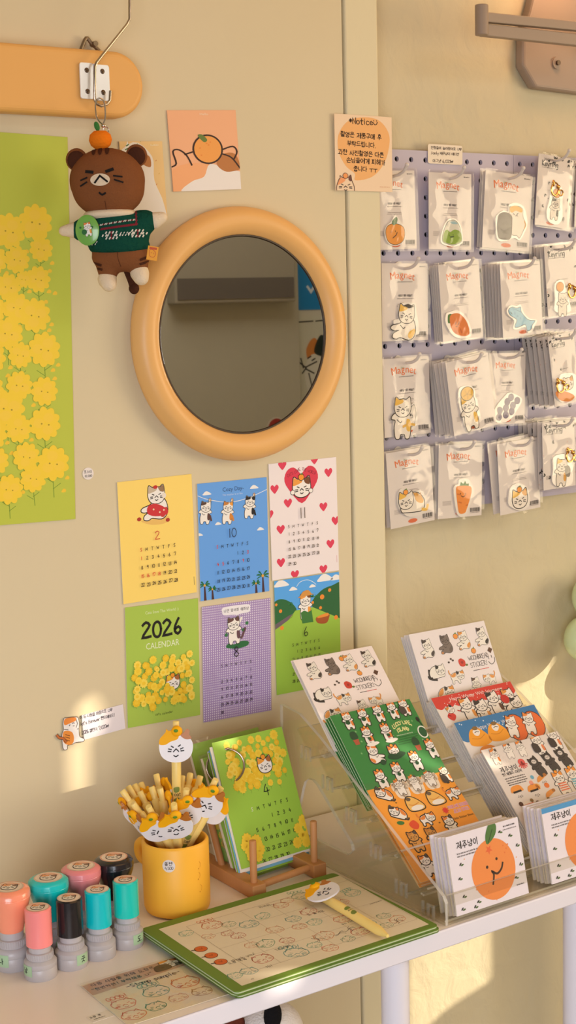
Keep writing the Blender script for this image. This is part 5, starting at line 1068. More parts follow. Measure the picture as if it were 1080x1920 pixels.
def stamp(cx, cy, capcol, kind, H, label, side=None, rb=.0168, word='쿡'):
    p = onZ(cx, cy, ZT); t = thing('rubber_stamp', (p.x, p.y, ZT), label, 'rubber stamp', 'self inking stamps at the left of the table'); k = H / .080
    mb = MB(); mb.lathe([(0, 0), (rb * .97, 0), (rb, .001), (rb, .0125 * k), (rb - .0003, .0130 * k), (rb, .0134 * k), (rb, .0185 * k), (rb - .0025, .0215 * k), (rb - .004, .0222 * k), (0, .0222 * k)], m_sg, 40); o_base = mb.build('base', t)
    mb = MB(); n = 72; r0 = rb - .0035; mb.lathe([(0, .022 * k), (r0, .022 * k)] + [(r0 + .0002, .0225 * k), (r0 + .0002, .0295 * k), (r0 - .001, .0302 * k), (0, .0302 * k)], m_sg, 40)
    for i in range(36): a = 2 * pi * i / 36; mb.box((r0 + .0002, 0, .0262 * k), (.0010, .0011, .0055 * k), m_sg, Matrix.Rotation(a, 4, 'Z'))
    mb.build('ribbed_ring', t); MB().cyl(rb - .0055, .030 * k, .042 * k, m_sg, 32).build('neck', t)
    m = hexm('stamp_cap_' + capcol[1:], capcol); zt_ = H
    if kind == 'round':
        rc = rb - .0032; mb = MB(); mb.lathe([(0, .0365 * k), (rc - .0012, .0365 * k), (rc, .0375 * k), (rc, zt_ - .0015), (rc - .0015, zt_), (0, zt_)], m, 40)
    else:
        rc = .0185; mb = MB(); mb.lathe([(0, .0370 * k), (.0125, .0370 * k)] + smooth_open([(.0135, .040 * k), (.0160, .052 * k), (.0205, .066 * k), (.0214, .0715 * k)], 4) + [(.0211, .0719 * k), (.0215, .0723 * k)] + smooth_open([(.0210, .077 * k), (.0190, zt_ - .0015), (.0160, zt_)], 4) + [(0, zt_)], m, 44); rc = .0165
    o_cap = mb.build('cap', t)
    A = Art(26, 26, clip=False); A.ell(13, 13, 10.6, 10.6, '#e0ae96' if len(label) % 2 else '#d9c2b0', 0, n=32); A.ell(13, 13, 9.4, 9.4, '#efdccb', 1, n=32); A.blob([(6, 9), (12, 4.5), (20, 8), (18, 11), (10, 12)], '#eab79c', 2); cat_head(A, 13, 14, 5.4, .1, 3, '#e9a06a', '#8a6a58', False, '#f3e8dc', .12); mb = MB(); s = (rc - .0012) / 10.8
    mb.art(A, s, s, zt_ + .0001, .00012, Matrix.Rotation(-YAW, 4, 'Z')); mb.build('top_label', o_cap, label='round sticker with a little stamp drawing')
    if side is not None:
        mb = MB(); A = Art(16, 12 * k); A.poly([(0, 0), (16, 0), (16, 12 * k), (0, 12 * k)], '#a9c6a0', 1); A.hand(word, 8, 9 * k, 6, '#2c3a30', .9, 2, 'c'); curved(mb, A, .001, rb, .0118 * k, FACE + side); mb.build('green_label', o_base, label='pale green handwritten label')
stamp(25, 1811, '#ff9a78', 'flare', .086, 'peach stamp with a flared handle, leftmost in the back row', -.5, .0180, '나')
stamp(97, 1787, '#12c6c4', 'flare', .084, 'turquoise stamp with a flared handle, second in the back row', .95, .0165, '숑')
stamp(158, 1763, '#ec8a8e', 'flare', .084, 'pink stamp with a flared handle, in the back row between turquoise and black', None)
stamp(219, 1744, '#1f1c22', 'flare', .084, 'black stamp with a flared handle, nearest the mug in the back row', None)
stamp(77, 1829, '#fd908c', 'round', .0735, 'pink stamp with a straight cap, leftmost in the front row', -.85, word='냥')
stamp(135, 1809, '#1b191f', 'round', .0735, 'black stamp with a straight cap in the front row', .95, word='굿')
stamp(188, 1791, '#08c4ca', 'round', .0730, 'turquoise stamp with a straight cap beside the black one', None)
stamp(240, 1771, '#12c8ba', 'round', .0730, 'turquoise stamp with a straight cap nearest the mug', .95, word='도')

# --- mug
p = onZ(333, 1702, ZT); MC = V((p.x, p.y, ZT)); RM = .0378; HM = .083
m_mug = mat('mustard_glaze', '#fdb93a', .45, spec=.4, var=.03, vscale=20)
t = thing('mug', MC, 'mustard yellow mug crammed with cat pens', 'mug')
mb = MB(); mb.lathe([(0, 0), (RM - .006, 0), (RM - .002, .002), (RM - .0003, .007), (RM, .02), (RM, HM - .003), (RM - .0012, HM - .0006), (RM - .0025, HM), (RM - .0038, HM - .0006), (RM - .0045, HM - .003), (RM - .0045, .006), (0, .006)], m_mug, 64); o_mug = mb.build('mug_body', t)
ha = FACE - 2.25; u = V((cos(ha), sin(ha), 0)); mb = MB(); pts = smooth_open([u * (RM - .002) + V((0, 0, .068)), u * (RM + .009) + V((0, 0, .0695)), u * (RM + .018) + V((0, 0, .065)), u * (RM + .0205) + V((0, 0, .057)), u * (RM + .017) + V((0, 0, .049)), u * (RM + .008) + V((0, 0, .045)), u * (RM - .002) + V((0, 0, .046))], 5)
mb.tube(pts, .0058, m_mug, 14); mb.build('handle', t)
A = Art(16, 16, clip=False); A.ell(8, 8, 7.2, 7.2, '#e9dcd4', 1, n=28); A.hand('볼펜', 8, 7.6, 4.4, '#3a2c28', .5, 2, 'c'); A.hand('4,500', 8, 12, 3.2, '#3a2c28', .42, 2, 'c', sp=.9)
mb = MB(); curved(mb, A, .001, RM, .064, FACE - .13); mb.build('price_sticker', o_mug, label='round white price sticker')
mb = MB(); rn = random.Random(4)
A = Art(20, 50, clip=False)
for x, y in ((9, 6), (8, 18), (10, 33)): A.line([(x, y), (x + 2, y + 3), (x + 1, y + 7)], .35, '#c77a1c', 1, 3); A.ell(x - 1, y + 8, .6, .9, '#c77a1c', 1, n=8)
curved(mb, A, .001, RM, .045, FACE + .85); mb.build('scratch_marks', o_mug)

# --- cat pens
m_pen = mat('butter_yellow_plastic', '#f8d980', .35, spec=.45); m_clip = mat('clear_yellow', '#f0bf4a', .3)
def pen_charm():
    A = Art(44, 50, clip=False); x, y = 22, 28; S = 1.0
    O = [(22 + a, 28 + b) for a, b in ((-19, 2), (-18, -6), (-12, -13), (-4, -14), (6, -14), (12, -13), (18, -6), (19, 2), (16, 11), (8, 16.5), (0, 17.5), (-8, 16.5), (-16, 11))]
    E = [(22 + a, 28 + b) for a, b in ((-18.6, -3), (-18.5, -9), (-12, -16.5), (-11, -20), (-8, -18), (-4, -20), (2, -23), (8, -22.5), (10.5, -18), (13, -19.5), (16, -18), (15.5, -14), (18, -9), (18.6, -3), (0, 2))]
    mb = MB(); to = lambda q: [((a - 22) * .001, (28 - b) * .001) for a, b in q]
    m = mat('charm_white', '#ece6e6', .4); mb.prism(to(smooth_closed(O, 4)), 0, .0022, m, smooth=True)
    mb.prism(to(smooth_closed([(22 + a, 28 + b) for a, b in ((-18.6, -3), (-18.2, -9), (-12, -16), (-11, -20), (-8, -18), (-2, -19), (3, -16), (2, -9), (-6, -6), (-12, -2.5))], 4)), -.0003, .0025, mat('charm_yellow', '#fbb412', .6, spec=.2), smooth=True)
    mb.prism(to(smooth_closed([(22 + a, 28 + b) for a, b in ((5, -13), (9, -16), (12, -20), (15.5, -18), (15, -14), (17.6, -9.5), (11, -8.5))], 4)), -.0003, .0025, mat('charm_brown', '#b8702a', .4), smooth=True)
    mb.ell((.001, .0175, .0012), (.0065, .0062, .0040), mat('charm_yellow', '#fbb412', .6, spec=.2), 20); mb.ell((0, .0185, .0052), (.0026, .0019, .0007), mat('charm_leaf', '#5c8a1e', .5), 12)
    A.p = []; l = lambda *p: A.line([(22 + a, 28 + b) for a, b in p], 1.25, '#241d1d', 1)
    l((-5.5, -1), (-3, .5)); l((5, -2.2), (2.6, -.6)); l((-3, 5.5), (0, 2.2), (3, 5.2)); l((-8.5, 2.2), (-5.2, 3)); l((-9, 5), (-5.6, 5.2)); l((5, 2.4), (8, 1)); l((5.4, 4.6), (8.8, 4.2)); A.line([(22 + a, 28 + b) for a, b in ((-2.6, 9.6), (-.2, 11), (2.4, 9.4))], 1.25, '#241d1d', 1, 3)
    mb.art(A, .001, .001, .0025, M=Matrix.Translation((0, .003, 0))); return mb
LP = .152
pen0 = thing('cat_pen', Matrix(), 'pen', 'pen', 'cat head pens')
mb = MB(); mb.lathe([(0, 0), (.0019, 0), (.0023, .003), (.0046, .013), (.0053, .018), (.0052, .085), (.0054, .0855), (.0054, .128), (.0052, .1285), (.0052, .136), (.0040, .1375), (0, .1375)], m_pen, 20); o_bar = mb.build('barrel', pen0)
mb = MB(); mb.lathe([(0, .137), (.0034, .137), (.0034, .143), (.0036, .1435), (.0036, LP - .0005), (.0033, LP), (0, LP)], m_pen, 18); mb.build('button', pen0)
pen_charm().build('cat_charm', pen0, M=Matrix.Translation((0, -.0062, .124)) @ Matrix.Rotation(radians(90), 4, 'X'), label='flat cat head with a tangerine on top')
mb = MB(); A = Art(10, 30, clip=False)
A.blob([(2, 4), (8, 3), (8, 8), (3, 9)], '#7a8a3a', 1); A.blob([(2, 17), (8, 15), (7, 22), (3, 23)], '#7a8a3a', 1); A.hand('cat', 2, 13, 4, '#3a3020', .5, 2)
curved(mb, A, .001, .0053, .066, -pi / 2); mb.build('barrel_print', o_bar)
def pen_matrix(top, base, face_az, spin=0.0):
    zz = (V(top) - V(base)).normalized(); fd = V((cos(face_az), sin(face_az), 0)); fd = (fd - zz * fd.dot(zz)).normalized(); yy = -fd; xx = yy.cross(zz)
    R_ = Matrix((xx, yy, zz)).transposed().to_4x4(); R_.translation = V(top) - zz * LP; return R_
PENS = [  # top px, top py, forward offset from the mug centre, lean base (px offset in cm right, forward), facing offset, label
 (330, 1352, .0, 0, 0, .05, 'tallest cat pen standing straight up above the others in the mug'),
 (278, 1512, -.052, 2.2, 1.8, -.15, 'cat pen drooping over the front left of the mug rim, its face tilted'),
 (326, 1507, -.056, .3, 2.4, .10, 'cat pen leaning over the middle of the mug front, its face showing whiskers'),
 (350, 1479, -.036, -.6, 2.0, .25, 'cat pen leaning right of centre, its face partly covered by the front one'),
 (405, 1461, -.030, -2.4, 1.6, .15, 'cat pen leaning far right with its winking face in full view'),
 (415, 1476, -.012, -2.4, .6, 2.6, 'cat pen at the far right showing the blank white back of its charm'),
 (249, 1506, -.030, 2.4, 1.0, -1.0, 'cat pen at the far left of the mug with its face half turned away'),
 (229, 1482, .000, 2.6, .0, -1.5, 'cat pen poking out furthest left, seen edge on'),
 (240, 1474, .022, 2.4, -.8, -2.4, None), (252, 1471, .034, 2.0, -1.4, 3.0, None), (264, 1468, .044, 1.6, -1.8, 2.9, None), (262, 1484, .008, 1.9, -.4, -2.2, None),
 (284, 1475, .012, 1.2, -.6, -2.7, None), (293, 1452, .040, .8, -1.8, 2.0, 'cat pen at the back left, its brown ear turned sideways'), (300, 1478, -.006, .8, .4, 1.7, 'cat pen in the middle of the crowd with a tangerine seen from the side'), (342, 1455, .042, -.4, -2.0, 2.8, None), (357, 1450, .046, -1.0, -1.9, 2.2, None), (376, 1455, .038, -1.6, -1.6, 2.9, None), (384, 1480, .008, -1.8, -.2, 1.5, 'cat pen at the right with its charm edge on')]
RT = V((cos(YAW), -sin(YAW), 0)); FW = V((sin(YAW), cos(YAW), 0)); first = True
for px, py, df, br_, bf, fa, lab in PENS:
    top = CAM + ray(px, py) * (depth(MC) + df); base = MC + RT * br_ * .01 + FW * bf * .01 + V((0, 0, .008))
    M = pen_matrix(top, base, FACE + fa)
    if lab is None: lab, grp = 'yellow cat pen packed at the back of the mug, its charm facing away', 'cat head pens'
    if first: pen0.matrix_world = M; pen0['label'] = lab; first = False
    else: dup(pen0, M, lab)
a = onZ(727, 1755, ZPAD + .006); b = onZ(590, 1672, ZPAD + .006); d = (b - a).normalized(); up = V((0, 0, 1))
zz = d; fd = (V((-.25, -.25, .94)) - zz * zz.dot(V((-.25, -.25, .94)))).normalized(); yy = -fd; xx = yy.cross(zz); R_ = Matrix((xx, yy, zz)).transposed().to_4x4(); R_.translation = a + V((0, 0, .0))
dup(pen0, R_, 'yellow cat pen lying across the topmost stamp pad')

# --- wooden stand
m_wood = mat('beech', '#c48a55', .5, var=.18, vscale=30)
t = thing('calendar_stand', (-.15, -.12, ZT), 'small wooden peg stand holding the calendars', 'stand')
def L_(x, y, z=0): return V((x + .15, y + .12, z))
for i, (bx, by) in enumerate(((-.199, -.187), (-.107, -.178))):
    c = L_(bx, by); mb = MB(); mb.box((c.x, c.y + .058, .008), (.0185, .140, .016), m_wood); mb.build('side_bar', t, bevel=.0012)
    mb = MB(); mb.cyl(.0041, .015, .066, m_wood, 20, Matrix.Translation((c.x, c.y, 0))); mb.build('front_peg', t, bevel=.0008)
    mb = MB(); mb.rod((c.x, c.y + .068, .012), (c.x, c.y + .112, .105), .0041, m_wood, 18); mb.build('back_peg', t)
c0, c1 = L_(-.199, -.187), L_(-.107, -.178); MB().rod((c0.x + .0088, c0.y + .0, .010), (c1.x - .0088, c1.y, .010), .0042, m_wood, 18).build('cross_dowel', t)
MB().rod((c0.x + .0088, c0.y + .10, .009), (c1.x - .0088, c1.y + .10, .009), .0042, m_wood, 18).build('cross_dowel', t)

# --- calendars leaning in the stand
ex = V((.9945, .105, 0)); th = radians(21); back = V((-.105, .9945, 0)); up = back * sin(th) + V((0, 0, 1)) * cos(th); n0 = ex.cross(up); p0 = V((-.199, -.154, .760))
def cal_art(A):
    Q = lambda *p: [A.P(*q) for q in p]; rn = random.Random(8)
    for x, y in [(285, 195), (335, 210), (395, 220), (438, 160), (485, 152), (365, 178), (480, 200), (515, 180), (545, 155), (582, 128), (600, 175), (570, 205), (605, 228), (530, 225), (435, 235), (310, 270), (290, 300), (345, 300), (325, 330), (385, 255), (420, 300), (450, 260), (485, 245), (560, 248), (590, 290), (620, 295), (450, 340), (305, 380), (355, 360), (400, 400), (430, 390), (470, 390), (500, 400), (540, 370), (580, 340), (610, 370), (650, 352), (560, 430), (618, 425), (350, 455), (385, 470), (435, 455), (475, 440), (520, 350), (440, 400)] + [(rn.uniform(290, 640), rn.uniform(190, 440)) for _ in range(22)]:
        c = A.P(x, y); r = rn.uniform(3.4, 6.2); stem(A, c[0], c[1] + 2, 6, 1, '#7ca03a', .4, rn=rn); fl = len(A.p); flower(A, c[0], c[1], r, 4 + fl // 2, col=rn.choice(('#f8d440', '#f2c42c', '#fbdc58')), dots=False, ph=rn.random()); A.ell(c[0], c[1], r * .5, r * .42, '#f5cc38', 5 + fl // 2, n=10)
    for x, y in [(765, 670), (735, 720), (795, 700), (760, 760), (790, 770), (730, 810), (785, 805), (410, 790), (400, 830), (430, 860), (470, 800), (490, 850), (480, 895), (440, 900), (460, 840)]: c = A.P(x, y); fl = len(A.p); flower(A, c[0], c[1], rn.uniform(6, 8), 4 + fl // 2, dots=False, ph=rn.random()); A.ell(c[0], c[1], 3.4, 3, '#f5cc38', 5 + fl // 2, n=10)
    A.step = .000005; c = A.P(522, 318); cat_head(A, c[0], c[1], 10, 0, 300)
    x, y = A.P(448, 612); month(A, '4', x, y, 8.8, 12.2, 3, 30, '#232a16', (), hcol='#e6ecc8', nsize=13, size=4.3)
A_ = [hit(x, y, p0, n0) for x, y in ((400, 1393), (527, 1362), (583, 1588), (450, 1633))]; f = frame3(A_, n0); W, H = f['W'], f['H']
t = thing('ring_calendar', f['M'], 'green desk calendar on a metal ring, open at month 4 in the wooden stand', 'calendar')
A = Art(105, 148, frame=f).view(340, 1340, 3.375); cal_art(A); mb = MB(); mb.box((0, 0, .0003), (W, H, .0006), ink('#a2cc48')); mb.art(A, W / 105, H / 148, .0007); mb.build('front_page', t)
for i, (c, dx, dy, r) in enumerate((('#eee6da', -.003, -.004, .012), ('#78b4d4', -.004, -.0075, .004), ('#e9e0d4', -.0025, -.006, -.01), ('#a2cc48', -.0045, -.010, .008), ('#5b9ac6', -.003, -.008, .0), ('#e5d6e6', -.004, -.0085, .006))): MB().box((0, 0, .0003), (W, H, .0006), ink(c)).build('page', t, M=Matrix.Translation((dx, dy, -.0011 * (i + 1))) @ Matrix.Rotation(r, 4, 'Z'))
c = A.view(340, 1340, 3.375).P(288, 325); cx, cy = (c[0] / 105 - .5) * W, (.5 - c[1] / 148) * H; rr = .0205
mb = MB(); mb.tube([(cx + rr * cos(a), cy + rr * 1.0 * sin(a), -.003 + .010 * cos(a)) for a in (2 * pi * i / 40 for i in range(40))], .0014, mat('ring_steel', '#b8aa9a', .2, 1.0), 10, True); mb.ell((cx + .3 * rr, cy + rr * .95, .0), (.004, .0022, .0022), mat('ring_steel', '#b8aa9a'), 12); mb.build('binder_ring', t)
def packed_cal(q, off, label, seed):
    pp = p0 - n0 * -1 * 0 + back * off; A_ = [hit(x, y, pp, n0) for x, y in q]; f = frame3(A_, n0); W, H = f['W'], f['H']; t = thing('packed_calendar', f['M'], label, 'calendar', 'sleeved calendars in the wooden stand')
    mb = MB(); mb.box((0, 0, -.002), (W, H, .0045), ink('#e6dfd0')); mb.box((0, 0, .0005), (W, H, .0006), ink('#9cc44a')); A = Art(105, 148); rn = random.Random(seed)
    for k in range(30): flower(A, rn.uniform(8, 97), rn.uniform(70, 130), rn.uniform(4, 6), 1, dots=False)
    mb.art(A, W / 105, H / 148, .0009); mb.build('calendar_pages', t)
    mb = MB(); z0, z1 = -.0048, .0022; w2, h2 = W / 2 + .002, H / 2 + .004; mb.add([(-w2, -h2, z0), (w2, -h2, z0), (w2, h2, z0), (-w2, h2, z0), (-w2, -h2, z1), (w2, -h2, z1), (w2, h2, z1), (-w2, h2, z1)], [(0, 3, 2, 1), (4, 5, 6, 7), (0, 4, 7, 3), (1, 2, 6, 5), (3, 7, 6, 2), (0, 1, 5, 4)], m_sleeve); mb.build('plastic_sleeve', t)
packed_cal([(374, 1420), (510, 1386), (583, 1612), (449, 1654)], .018, 'sleeved green calendar directly behind the ring calendar', 1)
packed_cal([(352, 1396), (480, 1366), (546, 1592), (415, 1630)], .046, 'sleeved green calendar at the back of the wooden stand', 2)

# ================================================================== ACRYLIC STICKER STAND
m_pan = clear('stand_acrylic', '#f8f6ef', 1.1, .03, haze=.012); m_tab = clear('acrylic_tab', '#f4f0e6', 2.2, .08, haze=.13); m_edge = clear('acrylic_edge', '#efeadc', 1.6, .12, haze=.46)
XS0, XS1 = -.0825, .2420
t = thing('sticker_stand', (XS0, -.2, ZT), 'clear acrylic stepped display stand filled with sticker sheets', 'display stand')
def side(x):
    o = [(-.075, .7405), (-.077, .923), (-.118, .919), (-.160, .899), (-.384, .773), (-.389, .766), (-.389, .7405)]
    h = [(-.212, .768), (-.221, .776), (-.219, .783), (-.152, .838), (-.143, .842), (-.134, .8415), (-.126, .836), (-.121, .825), (-.104, .774), (-.107, .768)]
    o = [(a, b) for a, b in o]; seq = o + [o[0]] + [h[-1]] + h[:-1][::-1][::-1] + [h[-1]]
    v0 = [(0, a + .2, b - ZT) for a, b in o + h]; no, nh = len(o), len(h); T = .0042
    tri = tessellate_polygon([[V((a, b, 0)) for a, b in o], [V((a, b, 0)) for a, b in h]]); n = no + nh; mb = MB(); dx = x - XS0
    vs = [(dx, p[1], p[2]) for p in v0] + [(dx + T, p[1], p[2]) for p in v0]
    mb.add(vs, [tuple(q) for q in tri] + [tuple(n + a for a in q[::-1]) for q in tri], m_pan)
    ed = [(i, (i + 1) % no, n + (i + 1) % no, n + i) for i in range(no)] + [(no + i, no + (i + 1) % nh, n + no + (i + 1) % nh, n + no + i) for i in range(nh)]
    mb.add(vs, ed, m_edge); return mb
side(XS0).build('side_panel', t); side(XS1).build('side_panel', t)
def plate(name, a, b, th_=.0025):
    """acrylic strip across the stand between two (y, z) lines, with bright cut edges"""
    a = V((a[0] + .2, a[1] - ZT)); b = V((b[0] + .2, b[1] - ZT)); d = (b - a).normalized(); q = V((-d.y, d.x)) * th_; x0, x1 = .003, XS1 - XS0
    P = [a, b, b + q, a + q]; vs = [(x, p.x, p.y) for x in (x0, x1) for p in P]; mb = MB(); mb.add(vs, [(0, 1, 5, 4), (2, 3, 7, 6)], m_pan); mb.add(vs, [(1, 2, 6, 5), (3, 0, 4, 7)], m_edge); return mb.build(name, t)
ST = [(-.389, .7435), (-.342, .766), (-.296, .796), (-.250, .826), (-.204, .853), (-.160, .880)]
for i, (y, z) in enumerate(ST):
    if i == 0: plate('front_lip', (-.3865, .7405), (-.3865, .7745)); plate('step_floor', (-.384, .7418), (-.345, .7418)); plate('step_back', (-.3435, .7418), (-.3435, .772))
    else: plate('step_lip', (y - .004, z - .004), (y - .012, z + .006)); plate('step_floor', (y - .002, z - .005), (y + .024, z - .014)); plate('step_back', (y + .024, z - .012), (y + .052, z + .018))
for i, (y, z) in enumerate(ST):   # little interlocking tabs on the left panel
    mb = MB(); yy = y + .2 + .028; zz = z - ZT - .006 + (.012 if i == 0 else 0)
    for k in range(3): mb.box((-.0012, yy - .009 + .009 * k, zz), (.0022, .0028, .017), m_tab)
    mb.box((-.0012, yy - .0045, zz + .007), (.0022, .011, .0025), m_tab); mb.build('slot_tab', t)

m_film = clear('clear_film', '#fdfcfa', .6, .12, haze=.012)
def film_mb(W, H): return MB().add([(-W / 2 - .001, -H / 2, .0012), (W / 2 + .001, -H / 2, .0012), (W / 2 + .001, H / 2 + .002, .0012), (-W / 2 - .001, H / 2 + .002, .0012)], [(0, 1, 2, 3)], m_film)
def sticker(q, a, b, x, H, col, draw, label, view, n=0, dn=.0035, fan=.004, bl=None, grp=None, cat_='sticker sheet', sleeve=True, thick=.0012, aw=120, lenW=None, side_c='#e8ded2', xw=.1215):
    """sheet leaning in a step: a, b = (y, z) of two heights of its plane; x = left edge"""
    a = V((0, a[0], a[1])); b = V((0, b[0], b[1])); d = (a - b).normalized(); n_ = V((1, 0, 0)).cross(d); bot = a - d * H
    M = Matrix((V((1, 0, 0)), d, n_)).transposed().to_4x4(); M.translation = V((x + xw / 2, 0, 0)) + a - d * (H / 2); f = dict(M=M, W=xw, H=H)
    t = thing(cat_.replace(' ', '_'), M, label, cat_); mb = MB(); mb.box((0, 0, -thick / 2), (xw, H, thick), ink(side_c)); mb.box((0, 0, .00005), (xw, H, .0002), ink(col)); A = Art(aw, aw * H / xw, frame=f).view(*view); draw(A); mb.art(A, xw / aw, xw / aw, .0002); mb.build('sheet', t)
    if sleeve: film_mb(xw, H).build('plastic_sleeve', t)
    rn = random.Random(len(label)); src = None
    for i in range(n):
        M2 = M @ Matrix.Translation((rn.uniform(-.0012, .0012), rn.uniform(-.002, .002), -dn * (i + 1))) @ Matrix.Rotation(-fan * (i + 1), 4, 'X')
        if src is None:
            src = thing(cat_.replace(' ', '_'), M2, bl, cat_, grp); m2 = MB(); m2.box((0, 0, -thick / 2), (xw, H, thick), ink(side_c)); m2.box((0, 0, .00005), (xw, H, .0002), ink(col)); m2.build('sheet', src); film_mb(xw, H).build('plastic_sleeve', src)
        else: dup(src, M2)
    return f
def d_bread(V_, right=False):
    def d(A):
        A.view(*V_); Q = lambda *p: [A.P(*q) for q in p]
        for x, y, c, f_, lc in ((238, 290, '#4a3f3c', '#f2ece2', '#4a3f3c'), (330, 268, '#6a5d58', '#7d7068', '#5c504b'), (420, 248, '#e39a4a', '#f2ece2', '#e39a4a'), (512, 228, '#3a3230', '#f2ece2', '#4a3a34')):
            p = Q((x, y))[0]; cat(A, p[0], p[1] - 5, 6.4, 'sit', 0, 1, 2, lc, None, c if f_ != '#7d7068' else '#6a5d58', f_, False, .08, legs='#c98a55')
        for x, y in ((378, 230), (470, 303)): p = Q((x, y))[0]; orange_fruit(A, p[0], p[1], 3.4, 2, '#ef9a42', .4)
        p = Q((552, 300))[0]; A.poly([(p[0] - 4, p[1]), (p[0], p[1] - 4), (p[0] + 4.5, p[1] - 1), (p[0], p[1] + 4)], '#5c3a28', 2)
        for x, y in ((345, 362), (355, 345), (365, 352)): p = Q((x, y))[0]; A.ell(p[0], p[1], 1.7, 1.3, '#55463e', 2, n=10)
        p = Q((412, 362))[0]; A.blob([(p[0] - 5, p[1] - 3), (p[0], p[1] - 5), (p[0] + 5, p[1] - 1), (p[0] + 3, p[1] + 5), (p[0] - 4, p[1] + 4)], '#d2402f', 2); A.ell(p[0], p[1], 2, 1.8, '#a82c22', 3, n=10); A.ell(p[0] + 6, p[1] + 4, 2.2, 1.4, '#6b7a3a', 2, n=10)
        p = Q((445, 350))[0]; A.hand('WOONBREAD', p[0], p[1] + 1, 5.6, '#4a413d', .6, 2, sp=.88); p = Q((455, 386))[0]; A.hand('STICKER!', p[0], p[1] + 1, 5.8, '#4a413d', .6, 2, sp=.95); A.line([(p[0] + 3, p[1] + 5), (p[0] + 13, p[1] + 5)], .8, '#4a413d', 2); A.line([(p[0] + 13, p[1] + 5), (p[0] + 28, p[1] + 5)], .8, '#d2503f', 2)
        p = Q((560, 350))[0]; A.line([(p[0] - 5, p[1] + 1), (p[0] - 1, p[1] + 5), (p[0] + 5, p[1] + 2), (p[0] + 6, p[1] - 3)], .8, '#4a413d', 2, 4); A.line([(p[0] - 3, p[1] - 5), (p[0] - 3, p[1] - 2)], .9, '#4a413d', 2); A.line([(p[0] + 2, p[1] - 6), (p[0] + 2, p[1] - 3)], .9, '#4a413d', 2)
        p = Q((295, 410))[0]; cat(A, p[0] + 3, p[1] - 2, 6.6, 'loaf', 0, -1, 2, None, '#2f2a28', '#f2ece2', '#f2ece2', False, .09); A.line([(p[0] - 14, p[1] - 4), (p[0] - 15, p[1] + 6), (p[0] - 6, p[1] + 9)], 3, '#3a3331', 2, 4)
        p = Q((385, 430))[0]; cat(A, p[0] + 6, p[1], 5.6, 'walk', 0, -1, 2, '#e39a4a', '#3a3331', '#e39a4a', '#f2ece2', False, .09)
        p = Q((480, 458))[0]; cat(A, p[0], p[1], 5.4, 'stand', 0, 1, 2, '#5c4436', None, None, '#f2ece2', False, .08)
        p = Q((545, 436))[0]; cat(A, p[0] - 3, p[1] + 1, 5, 'walk', 0, 1, 2, '#e39a4a', None, '#e39a4a', '#f2ece2', False, .08)
        p = Q((330, 500))[0]; cat(A, p[0] + 5, p[1] + 3, 7, 'loaf', 0, -1, 2, '#e39a4a', '#3a3331', '#e39a4a', '#f2ece2', False, .08)
        p = Q((440, 520))[0]; cat(A, p[0], p[1] + 3, 7, 'loaf', 0, 1, 2, '#3a3331', None, '#3a3331', '#f2ece2', False, .08)
    return d
VL = (500, 1150, 2.7); VR = (740, 1140, 3.176)
